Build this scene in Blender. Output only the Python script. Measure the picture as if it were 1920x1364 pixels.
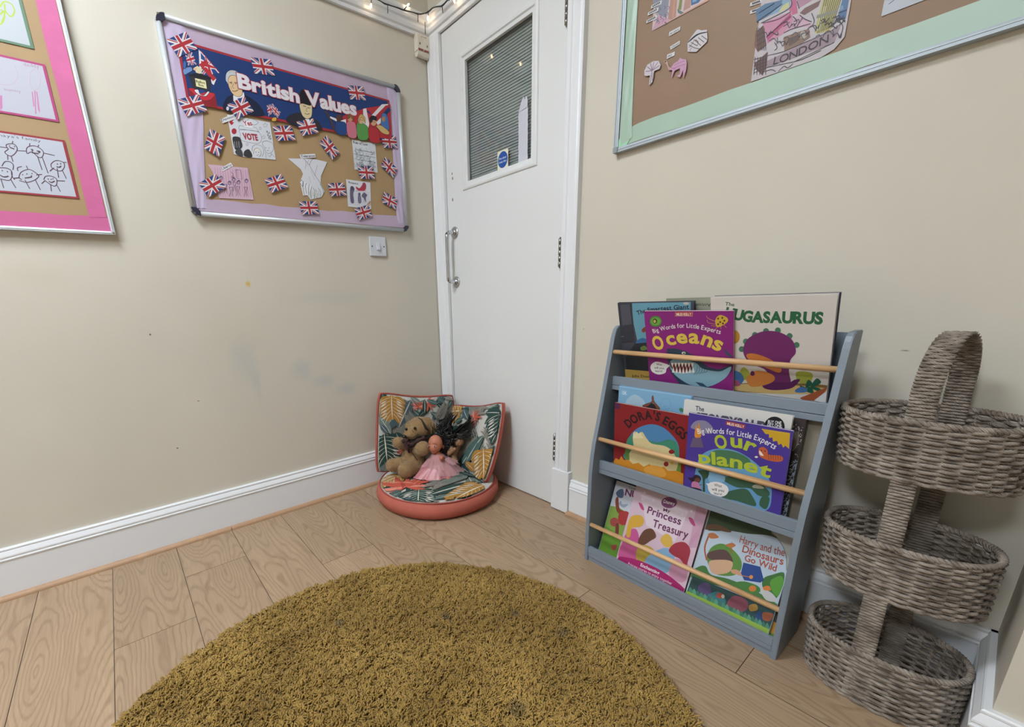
import bpy, bmesh, math, random
import numpy as np
from mathutils import Vector, Matrix
random.seed(7); RNG=np.random.RandomState(11)
for o in list(bpy.data.objects): bpy.data.objects.remove(o)
SC=bpy.context.scene; COL=SC.collection
# ---------------------------------------------------------------- camera
cam_d=bpy.data.cameras.new('camera'); cam=bpy.data.objects.new('camera',cam_d); COL.objects.link(cam)
cam_d.sensor_fit='HORIZONTAL'; cam_d.sensor_width=36.0; cam_d.lens=802.07/1920*36
cam_d.shift_x=(960-858.52)/1920; cam_d.shift_y=(793.33-682)/1920
cam_d.clip_start=.02
CAMP=Vector((-1.398,-1.909,.9))
_R=[Vector((.78310009,-.62088397,-.03545919)),Vector((.19751078,.19423794,.96086477)),Vector((-.58969801,-.75945686,.27473903))]
cam.matrix_world=Matrix(((_R[0][0],_R[1][0],_R[2][0],CAMP[0]),(_R[0][1],_R[1][1],_R[2][1],CAMP[1]),(_R[0][2],_R[1][2],_R[2][2],CAMP[2]),(0,0,0,1)))
SC.camera=cam
# ---------------------------------------------------------------- world, exposure, lamps
wd=bpy.data.worlds.new('world'); SC.world=wd; wd.use_nodes=True
wd.node_tree.nodes['Background'].inputs[0].default_value=(.8,.85,.9,1); wd.node_tree.nodes['Background'].inputs[1].default_value=.5
SC.view_settings.view_transform='Standard'; SC.view_settings.look='None'; SC.view_settings.gamma=1; SC.view_settings.use_curve_mapping=False
SC.view_settings.exposure=-.06
try: SC.cycles.use_denoising=True; SC.cycles.max_bounces=8; SC.cycles.diffuse_bounces=5
except Exception: pass
CEIL=2.72
LIGHTS=[((-1.8,-.85),.60,42.0,'square ceiling light panel nearest the white door'),((-3.3,-1.7),.60,66.0,'square ceiling light panel at the far left side behind the camera')]
# ---------------------------------------------------------------- helpers
def lin(h):
    if isinstance(h,str):
        v=[int(h[i:i+2],16)/255 for i in (0,2,4)]
        return tuple((c/12.92 if c<=.04045 else ((c+.055)/1.055)**2.4) for c in v)
    return h
MATS={}
def mat(name,col,rough=.6,metal=0.,spec=.5,bump=0.,bscale=60.,var=0.,vscale=8.,emit=0.,sheen=0.):
    if name in MATS: return MATS[name]
    m=bpy.data.materials.new(name); m.use_nodes=True; nt=m.node_tree; b=nt.nodes['Principled BSDF']
    c=lin(col); b.inputs['Base Color'].default_value=(*c,1); b.inputs['Roughness'].default_value=rough; b.inputs['Metallic'].default_value=metal
    b.inputs['Specular IOR Level'].default_value=spec
    if sheen: b.inputs['Sheen Weight'].default_value=sheen
    if emit: b.inputs['Emission Color'].default_value=(*c,1); b.inputs['Emission Strength'].default_value=emit
    if bump or var:
        tc=nt.nodes.new('ShaderNodeTexCoord')
        if var:
            n=nt.nodes.new('ShaderNodeTexNoise'); n.inputs['Scale'].default_value=vscale; n.inputs['Detail'].default_value=4
            nt.links.new(tc.outputs['Object'],n.inputs['Vector'])
            r=nt.nodes.new('ShaderNodeMapRange'); r.inputs[1].default_value=.5; r.inputs[2].default_value=.75; r.inputs[3].default_value=1-var; r.inputs[4].default_value=1+var
            nt.links.new(n.outputs['Fac'],r.inputs[0])
            x=nt.nodes.new('ShaderNodeVectorMath'); x.operation='SCALE'; x.inputs[0].default_value=c; nt.links.new(r.outputs[0],x.inputs['Scale'])
            nt.links.new(x.outputs[0],b.inputs['Base Color'])
        if bump:
            n=nt.nodes.new('ShaderNodeTexNoise'); n.inputs['Scale'].default_value=bscale; n.inputs['Detail'].default_value=3
            nt.links.new(tc.outputs['Object'],n.inputs['Vector'])
            bp=nt.nodes.new('ShaderNodeBump'); bp.inputs['Strength'].default_value=bump; bp.inputs['Distance'].default_value=.003
            nt.links.new(n.outputs['Fac'],bp.inputs['Height']); nt.links.new(bp.outputs[0],b.inputs['Normal'])
    MATS[name]=m; return m
def ink(hexs): return mat('print_'+hexs,tuple(c*.86 for c in lin(hexs)),rough=.5,spec=.35)
class MB:
    """collects shapes, builds one mesh object"""
    def __init__(s): s.bm=bmesh.new(); s.mats=[]
    def mi(s,m):
        if m not in s.mats: s.mats.append(m)
        return s.mats.index(m)
    def box(s,lo,hi,m,bev=0.):
        bm=bmesh.new(); bmesh.ops.create_cube(bm,size=1)
        for v in bm.verts: v.co=Vector([(lo[i]+hi[i])/2+v.co[i]*(hi[i]-lo[i]) for i in range(3)])
        if bev: bmesh.ops.bevel(bm,geom=list(bm.edges),offset=bev,segments=2,profile=.5,affect='EDGES')
        s.add(bm,m); return s
    def add(s,bm,m,mtx=None,smooth=None):
        k=s.mi(m); mp={}
        for v in bm.verts: mp[v]=s.bm.verts.new(mtx@v.co if mtx else v.co)
        for f in bm.faces:
            try: g=s.bm.faces.new([mp[v] for v in f.verts])
            except ValueError: continue
            g.material_index=k; g.smooth=f.smooth if smooth is None else smooth
        bm.free(); return s
    def poly(s,pts,m):
        f=s.bm.faces.new([s.bm.verts.new(p) for p in pts]); f.material_index=s.mi(m); return f
    def prism(s,pts,ext,m):
        """pts: 3D loop, ext: Vector"""
        a=[s.bm.verts.new(p) for p in pts]; b=[s.bm.verts.new(Vector(p)+Vector(ext)) for p in pts]; k=s.mi(m)
        n=len(pts); fs=[s.bm.faces.new(a),s.bm.faces.new(b[::-1])]+[s.bm.faces.new((a[i],b[i],b[(i+1)%n],a[(i+1)%n])) for i in range(n)]
        for f in fs: f.material_index=k
        return s
    def tube(s,pts,r,m,n=8,closed=False,cap=True,smooth=True):
        P=[Vector(p) for p in pts]; N=len(P); R=r if hasattr(r,'__len__') else [r]*N; k=s.mi(m); rings=[]
        up=None
        for i in range(N):
            a=P[i-1] if (i>0 or closed) else P[i]; b=P[(i+1)%N] if (i<N-1 or closed) else P[i]
            t=(b-a)
            if t.length<1e-9: t=Vector((0,0,1))
            t.normalize()
            if up is None: up=Vector((0,0,1)) if abs(t.z)<.9 else Vector((1,0,0))
            x=t.cross(up)
            if x.length<1e-6: x=t.orthogonal()
            x.normalize(); y=x.cross(t); up=y
            rings.append([s.bm.verts.new(P[i]+(x*math.cos(2*math.pi*j/n)+y*math.sin(2*math.pi*j/n))*R[i]) for j in range(n)])
        for i in range(N if closed else N-1):
            A,B=rings[i],rings[(i+1)%N]
            for j in range(n):
                f=s.bm.faces.new((A[j],A[(j+1)%n],B[(j+1)%n],B[j])); f.material_index=k; f.smooth=smooth
        if cap and not closed:
            for q in (rings[0][::-1],rings[-1]): f=s.bm.faces.new(q); f.material_index=k
        return s
    def ell(s,c,r,m,rot=None,seg=20):
        bm=bmesh.new(); bmesh.ops.create_uvsphere(bm,u_segments=seg,v_segments=max(8,seg//2),radius=1)
        M=Matrix.Translation(c)@(rot.to_4x4() if rot else Matrix())@Matrix.Diagonal((*r,1))
        return s.add(bm,m,M,True)
    def cyl(s,a,b,r,m,n=16): return s.tube([a,b],r,m,n)
    def build(s,name,parent=None,smooth=False,norm=True):
        if norm: bmesh.ops.recalc_face_normals(s.bm,faces=s.bm.faces)
        me=bpy.data.meshes.new(name); s.bm.to_mesh(me); s.bm.free()
        for m in s.mats: me.materials.append(m)
        if smooth: me.polygons.foreach_set('use_smooth',[True]*len(me.polygons))
        o=bpy.data.objects.new(name,me); COL.objects.link(o)
        if parent: o.parent=parent
        return o
def tag(o,label=None,cat=None,group=None,kind=None):
    if label: o['label']=label
    if cat: o['category']=cat
    if group: o['group']=group
    if kind: o['kind']=kind
    return o
def thing(name,label,cat,loc=(0,0,0),rz=0,group=None,mtx=None):
    o=bpy.data.objects.new(name,None); COL.objects.link(o); o.empty_display_size=.05
    if mtx is not None: o.matrix_world=mtx
    else: o.location=loc; o.rotation_euler=(0,0,rz)
    return tag(o,label,cat,group)
def struct(o): o['kind']='structure'; return o
def catmull(P,n=6,closed=True):
    P=[Vector(p) for p in P]; N=len(P); out=[]
    rng=range(N) if closed else range(N-1)
    for i in rng:
        p0=P[(i-1)%N] if closed or i>0 else P[i]; p1=P[i]; p2=P[(i+1)%N]; p3=P[(i+2)%N] if closed or i+2<N else p2
        for k in range(n):
            t=k/n; out.append(.5*((2*p1)+(p2-p0)*t+(2*p0-5*p1+4*p2-p3)*t*t+(3*p1-p0-3*p2+p3)*t**3))
    if not closed: out.append(P[-1])
    return out
# ---------------------------------------------------------------- lettering
_chars={}
def glyphs(keys):
    need=[k for k in keys if k not in _chars and k[0]!=' ']
    obs=[]
    for ch,bo in need:
        cu=bpy.data.curves.new('g','FONT'); cu.body=ch; cu.offset=bo; cu.resolution_u=3; o=bpy.data.objects.new('g',cu); COL.objects.link(o); obs.append(o)
    dg=bpy.context.evaluated_depsgraph_get(); dg.update()
    for k,o in zip(need,obs):
        me=bpy.data.meshes.new_from_object(o.evaluated_get(dg)); V=[(v.co.x,v.co.y) for v in me.vertices]; F=[tuple(p.vertices) for p in me.polygons]
        xs=[v[0] for v in V] or [0,.3]; _chars[k]=(V,F,min(xs),max(xs)); bpy.data.meshes.remove(me)
    for o in obs: c=o.data; bpy.data.objects.remove(o); bpy.data.curves.remove(c)
def pre_glyphs():
    ks=set()
    for v in ART.values():
        for e in v:
            if e[0]=='t':
                for ch in e[2]: ks.add((ch,e[5])); ks.add((ch,0.0))
    for ch in 'Firedookpshut ': ks.add((ch,.02)); ks.add((ch,0.0))
    glyphs(sorted(ks))
def layout(txt,bo):
    x=0; out=[]
    for ch in txt:
        if ch==' ': x+=.28; continue
        _,_,a,b=_chars[(ch,0.0)]; out.append((ch,x-a)); x+=(b-a)+.09
    return out,x-.09
def put_text(mb,m,txt,base,h,bo,z):
    P=[Vector((base[i],base[i+1])) for i in range(0,len(base),2)]
    if len(P)>2: P=catmull([(*p,0) for p in P],8,False); P=[Vector((p.x,p.y)) for p in P]
    L=[0]
    for a,b in zip(P,P[1:]): L.append(L[-1]+(b-a).length)
    def at(d):
        d=max(0,min(L[-1],d))
        for i in range(len(P)-1):
            if d<=L[i+1] or i==len(P)-2:
                t=(d-L[i])/max(1e-9,L[i+1]-L[i]); return P[i].lerp(P[i+1],t),(P[i+1]-P[i]).normalized()
    lay,W=layout(txt,bo); sx=L[-1]/W; sy=h/.70; k=mb.mi(m)
    for ch,x in lay:
        V,F,a,b=_chars[(ch,bo)]; mid=(_chars[(ch,0.0)][2]+_chars[(ch,0.0)][3])/2
        p,d=at((x+mid)*sx); n=Vector((-d.y,d.x)); vs=[]
        for vx,vy in V:
            q=p+d*((vx-mid)*sx)+n*(vy*sy); vs.append(mb.bm.verts.new((q.x,q.y,z)))
        for f in F:
            try: g=mb.bm.faces.new([vs[i] for i in f]); g.material_index=k
            except ValueError: pass
def clip_rect(pts,rc):
    """Sutherland-Hodgman against (x0,y0,x1,y1)"""
    for ax,val,sg in ((0,rc[0],1),(0,rc[2],-1),(1,rc[1],1),(1,rc[3],-1)):
        out=[]
        for i in range(len(pts)):
            a=pts[i-1]; b=pts[i]; ia=(a[ax]-val)*sg>=0; ib=(b[ax]-val)*sg>=0
            if ia!=ib:
                t=(val-a[ax])/(b[ax]-a[ax]); out.append((a[0]+(b[0]-a[0])*t,a[1]+(b[1]-a[1])*t))
            if ib: out.append((b[0],b[1]))
        pts=out
        if not pts: break
    return pts
U=1e-4
def art(mb,items,z0,dz=4e-5,clip=None,skip=0,lw=1.,outline=None):
    """flat printed shapes in the local x-y plane of mb, stacked towards +z"""
    z=z0
    for e in items[skip:]:
        z+=dz; m=ink(e[1])
        if e[0] in 'ps':
            a=e[2]; pts=[(a[i]*U,a[i+1]*U) for i in range(0,len(a),2)]
            if e[0]=='s': pts=[(p.x,p.y) for p in catmull([(*p,0) for p in pts],5)]
            if clip: pts=clip_rect(pts,clip)
            if len(pts)<3: continue
            A=sum(pts[i-1][0]*pts[i][1]-pts[i][0]*pts[i-1][1] for i in range(len(pts)))
            if A<0: pts=pts[::-1]
            mb.poly([(x,y,z) for x,y in pts],m)
            if outline and e[0]=='s':
                cl=[Vector((x,y)) for x,y in pts]; n=len(cl); z+=1e-5; k=mb.mi(ink(outline[0])); rr=[]
                for i in range(n):
                    t=(cl[(i+1)%n]-cl[i-1]); t=t.normalized() if t.length>1e-9 else Vector((1,0)); nn=Vector((-t.y,t.x))*outline[1]*.5; rr.append((mb.bm.verts.new((cl[i].x+nn.x,cl[i].y+nn.y,z)),mb.bm.verts.new((cl[i].x-nn.x,cl[i].y-nn.y,z))))
                for i in range(n): f=mb.bm.faces.new((rr[i][0],rr[i][1],rr[(i+1)%n][1],rr[(i+1)%n][0])); f.material_index=k
        elif e[0] in 'lk':
            w=e[2]*U*.5*lw; a=e[3]; pts=[Vector((a[i]*U,a[i+1]*U)) for i in range(0,len(a),2)]
            if e[0]=='k': pts=[Vector((p.x,p.y)) for p in catmull([(*p,0) for p in pts],5,False)]
            if clip: pts=[Vector((min(max(p.x,clip[0]),clip[2]),min(max(p.y,clip[1]),clip[3]))) for p in pts]
            Lf=[];Rt=[]
            for i in range(len(pts)):
                t=(pts[min(i+1,len(pts)-1)]-pts[max(i-1,0)])
                if t.length<1e-9: t=Vector((1,0))
                t.normalize(); n=Vector((-t.y,t.x))*w; Lf.append(pts[i]+n); Rt.append(pts[i]-n)
            k=mb.mi(m); A=[mb.bm.verts.new((p.x,p.y,z)) for p in Lf]; B=[mb.bm.verts.new((p.x,p.y,z)) for p in Rt]
            for i in range(len(pts)-1):
                f=mb.bm.faces.new((B[i],B[i+1],A[i+1],A[i])); f.material_index=k
        else: put_text(mb,m,e[2],[v*U for v in e[3]],e[4]*U,e[5],z)
    return z
ART={
'banner':[('p','a8323a',[480,3560,8480,3620,8480,5320,480,5360]),('p','1f3c74',[560,3640,8400,3700,8400,5260,560,5290]),('p','e8e6ea',[1118,5225,1167,5185,1097,4467,1011,4410]),('p','2a4a8c',[1174,5222,1416,4926,1678,4697,1077,4462]),('p','e8e6ea',[1174,5222,1195,5196,1654,4718,1678,4697,1623,4676,1165,5155]),('p','b8323c',[1174,5222,1183,5211,1668,4707,1678,4697,1654,4688,1170,5192]),('p','e8e6ea',[1416,4926,1393,4953,1086,4531,1077,4462,1130,4483,1439,4906]),('p','b8323c',[1416,4926,1406,4938,1081,4493,1077,4462,1101,4472,1426,4917]),('p','e8e6ea',[1265,5111,1323,5040,1447,4607,1303,4551]),('p','e8e6ea',[1142,4973,1501,4851,1591,4773,1109,4715]),('p','b8323c',[1277,5096,1311,5054,1417,4595,1333,4562]),('p','b8323c',[1135,4920,1520,4835,1572,4790,1116,4768]),('p','e8e6ea',[1340,4488,1522,4475,1410,4273,1357,4308]),('p','b8323c',[1039,4778,1282,4983,1365,4913,1137,4694]),('p','b8323c',[1104,4722,1263,4761,1526,4495,1409,4384]),('p','2a4a8c',[675,4951,895,5114,980,4763,705,4668]),('p','e8e6ea',[675,4951,694,4966,973,4795,980,4763,955,4755,677,4926]),('p','b8323c',[675,4951,683,4958,977,4777,980,4763,969,4759,676,4940]),('p','e8e6ea',[895,5114,875,5099,702,4694,705,4668,730,4677,903,5083]),('p','b8323c',[895,5114,886,5107,704,4680,705,4668,716,4672,898,5100]),('p','e8e6ea',[758,5013,811,5052,875,4727,809,4704]),('p','e8e6ea',[685,4858,923,4999,952,4880,695,4762]),('p','b8323c',[769,5021,800,5044,861,4722,823,4709]),('p','b8323c',[687,4839,929,4974,946,4904,693,4782]),('s','6f93c8',[544,4531,775,4650,814,4562,685,4459,542,4371]),('s','3a6cb4',[597,4774,663,4737,614,4566,544,4584]),('p','e6d9b4',[876,4648,993,4731,1150,4661,1009,4500,917,4515]),('p','e0b890',[953,4631,948,4619,939,4607,925,4595,909,4586,892,4580,875,4578,861,4580,851,4585,845,4594,844,4605,849,4617,859,4629,872,4640,888,4649,905,4655,922,4658,936,4656,947,4651,952,4642]),('p','33333c',[666,4401,1071,4533,1367,4476,1255,4053,728,4027]),('p','22222a',[666,4401,937,4519,1368,4485,1337,4414,686,4361]),('p','efe9b8',[850,4345,1171,4348,1168,4107,845,4108]),('t','3a3620','Ballot',[863,4231,1132,4234],73,0.02),('t','3a3620','Box',[927,4145,1078,4143],74,0.02),('p','8f2530',[580,3976,1405,4020,1409,3577,975,3555,595,3752]),('s','c83240',[591,3988,775,4029,970,3962,1209,4015,1402,4001,1252,3809,1064,3732,930,3732,805,3779,677,3898]),('s','e8e6ea',[765,3972,885,4017,921,3896,1033,3883,1173,4025,1230,4019,1109,3881,990,3856,860,3874]),('p','2a4a8c',[1073,4003,1065,3984,1050,3966,1028,3948,1001,3935,973,3926,946,3923,923,3926,906,3934,896,3947,895,3964,902,3983,918,4001,939,4018,966,4032,994,4041,1021,4044,1044,4042,1062,4033,1071,4020]),('s','1b2540',[1608,3570,1751,3944,2024,4117,2329,4203,2615,4128,2872,3964,2955,3639,2101,3571]),('p','e8e8ee',[2000,4093,2383,4273,2385,4157,2135,3910,1981,3916]),('p','3a5aa0',[2133,4025,2223,4064,2179,3919,2101,3893]),('s','e4c49a',[1881,4540,1980,4714,2220,4809,2308,4716,2339,4263,2208,4099,2043,4102,1923,4248]),('s','c8ccd0',[1829,4528,1882,4728,2024,4855,2192,4886,2306,4829,2265,4706,2146,4734,1995,4680,1912,4548,1897,4393,1857,4460]),('k','b0a8a0',8,[1969,4767,2102,4837,2220,4809]),('l','5c4630',12,[1940,4469,2036,4501]),('l','5c4630',12,[2099,4506,2204,4521]),('p','33261c',[2019,4455,2017,4451,2013,4446,2008,4442,2002,4439,1995,4437,1989,4436,1983,4436,1979,4438,1977,4442,1976,4446,1978,4450,1982,4455,1987,4459,1993,4462,2000,4464,2006,4465,2012,4464,2016,4462,2018,4459]),('p','33261c',[2167,4483,2165,4479,2161,4474,2156,4470,2150,4467,2143,4465,2137,4464,2131,4465,2127,4467,2124,4470,2124,4474,2126,4478,2129,4483,2135,4487,2141,4490,2148,4492,2154,4493,2160,4493,2164,4491,2166,4488]),('k','9c7048',9,[2072,4471,2021,4346,2078,4321]),('k','8c5040',12,[1982,4232,2085,4236,2188,4297]),('k','9c7048',6,[1964,4371,1976,4260]),('k','9c7048',6,[2209,4426,2208,4292]),('p','d8d8e0',[1791,3645,1785,3625,1776,3606,1763,3590,1748,3578,1734,3572,1720,3572,1708,3579,1701,3591,1697,3607,1698,3626,1704,3647,1713,3666,1726,3682,1740,3693,1755,3700,1769,3699,1780,3693,1788,3681,1792,3664]),('p','2a4a8c',[3133,4019,3366,4123,3368,3844,3141,3658]),('p','e8e6ea',[3133,4019,3154,4029,3368,3869,3368,3844,3348,3827,3134,3987]),('p','b8323c',[3133,4019,3142,4023,3368,3855,3368,3844,3359,3836,3133,4005]),('p','e8e6ea',[3366,4123,3345,4114,3140,3691,3141,3658,3161,3675,3366,4098]),('p','b8323c',[3366,4123,3357,4119,3140,3673,3141,3658,3150,3666,3366,4112]),('p','e8e6ea',[3221,4059,3277,4083,3281,3773,3227,3729]),('p','e8e6ea',[3136,3901,3367,4031,3368,3936,3138,3778]),('p','b8323c',[3233,4064,3265,4078,3270,3764,3238,3738]),('p','b8323c',[3136,3876,3367,4012,3367,3956,3138,3803]),('p','2a4a8c',[3366,4123,3630,3896,3488,3669,3263,3851]),('p','e8e6ea',[3366,4123,3389,4103,3501,3689,3488,3669,3468,3686,3357,4098]),('p','b8323c',[3366,4123,3376,4114,3494,3678,3488,3669,3479,3676,3362,4112]),('p','e8e6ea',[3630,3896,3606,3916,3272,3875,3263,3851,3283,3834,3617,3875]),('p','b8323c',[3630,3896,3619,3905,3267,3862,3263,3851,3272,3843,3624,3886]),('p','e8e6ea',[3465,4037,3529,3983,3402,3739,3348,3782]),('p','e8e6ea',[3332,4033,3583,3821,3535,3744,3297,3941]),('p','b8323c',[3479,4026,3515,3994,3391,3748,3359,3773]),('p','b8323c',[3325,4014,3573,3805,3545,3760,3304,3960]),('s','d8a848',[3273,3628,3427,3686,3410,3569,3258,3523]),('s','2c2c36',[3813,3625,3931,3830,4378,4022,4801,3946,5105,3842,5168,3580,4190,3537]),('s','dccaa0',[4410,4369,4688,4506,4894,4417,4850,4036,4733,3906,4573,3875,4437,4008]),('s','1c1c22',[4364,4359,4470,4693,4613,4853,4795,4842,4869,4465,4824,4363,4548,4371]),('l','4a3a28',12,[4537,4291,4659,4289]),('l','4a3a28',12,[4719,4270,4812,4268]),('k','8c6a48',9,[4704,4272,4641,4154,4700,4126]),('k','84503c',12,[4565,4046,4672,4033,4771,4079]),('p','e8e8ee',[4553,3845,4729,3878,4764,3670,4579,3689]),('p','b8323c',[6186,4269,7229,4758,8515,5167,8472,3807,6074,3601]),('p','1f3c74',[7239,4674,7613,4546,7407,4708]),('p','e8e6ea',[7540,4561,8081,5077,8437,5165,7722,4509]),('p','b8323c',[7687,4531,8273,5073,8492,5133,7835,4501]),('p','e8e6ea',[7152,4714,7304,4773,7393,4213,7237,3775,7093,3808]),('p','e8e6ea',[7743,4337,7994,4561,8058,4426,7809,4231]),('p','1f3c74',[8044,4689,8427,5060,8513,4930,8150,4592]),('p','e8e6ea',[5633,4147,5929,4108,5884,4016,5609,4088]),('p','e8e6ea',[6079,4080,6314,4181,6283,3609,6148,3642]),('p','1f3c74',[7325,3908,7451,4048,7411,3657,7221,3625]),('k','5a3a38',40,[5438,4300,5644,3971,5753,3629]),('s','274a86',[5843,3952,6058,4049,6294,4009,6248,3603,5833,3587]),('p','5a3a2c',[6143,4191,6132,4150,6109,4110,6076,4076,6037,4051,5995,4037,5955,4035,5921,4047,5895,4069,5881,4101,5879,4140,5890,4180,5913,4220,5945,4253,5984,4279,6026,4293,6066,4295,6100,4284,6126,4261,6141,4229]),('s','d0788c',[6333,4044,6590,4149,6740,4063,6724,3584,6348,3563]),('p','c89a70',[6643,4273,6632,4234,6610,4196,6578,4164,6540,4140,6500,4126,6460,4125,6427,4135,6401,4157,6387,4187,6385,4223,6395,4262,6417,4299,6449,4331,6486,4355,6527,4369,6566,4371,6600,4360,6626,4339,6641,4309]),('s','8a5a38',[6380,4306,6513,4403,6685,4366,6648,4188,6556,4312,6403,4198]),('s','5c9a50',[6798,4102,7059,4180,7337,4027,7256,3601,6811,3555]),('p','d8b48a',[7172,4316,7160,4270,7133,4224,7095,4185,7049,4156,7000,4140,6953,4138,6912,4151,6882,4177,6864,4214,6862,4257,6874,4304,6900,4349,6938,4388,6983,4417,7032,4433,7079,4435,7120,4423,7151,4397,7169,4360]),('s','c8a868',[6897,4350,7040,4506,7211,4410,7186,4175,7115,4363,6967,4335,6887,4090]),('s','b8323c',[7337,4027,7572,4129,7811,4054,7822,3576,7364,3560]),('p','d8a882',[7747,4338,7736,4294,7713,4252,7679,4216,7638,4189,7595,4174,7553,4173,7517,4186,7489,4210,7474,4245,7471,4286,7482,4330,7506,4371,7539,4407,7579,4434,7622,4449,7664,4450,7701,4438,7729,4414,7744,4379]),('s','26262c',[7412,4391,7577,4554,7780,4520,7730,4393,7599,4398,7472,4257]),('s','4a78b8',[8044,4689,8205,4765,8331,4656,8366,4394,8344,4149,8111,4167,7971,4320]),('p','b88a60',[8208,4543,8200,4511,8184,4479,8161,4453,8133,4433,8104,4423,8075,4422,8050,4432,8031,4450,8021,4477,8019,4507,8027,4540,8043,4571,8066,4597,8093,4617,8123,4628,8152,4628,8177,4619,8195,4600,8206,4574]),('s','d8b878',[7728,4187,7965,4260,8338,4088,8287,3958,8014,3970,7833,4087]),('p','33261c',[6497,4259,6490,4245,6477,4238,6465,4241,6461,4252,6468,4265,6481,4273,6493,4270]),('p','33261c',[6581,4261,6575,4247,6562,4240,6549,4243,6546,4254,6552,4267,6565,4275,6578,4272]),('p','33261c',[6998,4283,6991,4270,6977,4262,6965,4265,6961,4276,6968,4290,6981,4297,6994,4295]),('p','33261c',[7085,4286,7078,4272,7064,4264,7052,4267,7048,4278,7055,4292,7068,4300,7081,4297]),('p','33261c',[7591,4323,7584,4309,7570,4302,7557,4304,7553,4316,7560,4330,7574,4337,7587,4335]),('p','33261c',[7682,4325,7675,4312,7661,4304,7648,4307,7643,4318,7650,4332,7664,4340,7677,4337]),('t','a03a4c','British',[2253,4386,4390,4365],429,0.075),('t','a03a4c','Values',[4729,4365,6808,4420],470,0.075),('t','ead4da','British',[2253,4386,4390,4365],429,0.045),('t','ead4da','Values',[4729,4365,6808,4420],470,0.045),('t','e2e2ea','British',[2253,4386,4390,4365],429,0.02),('t','e2e2ea','Values',[4729,4365,6808,4420],470,0.02)],
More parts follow.
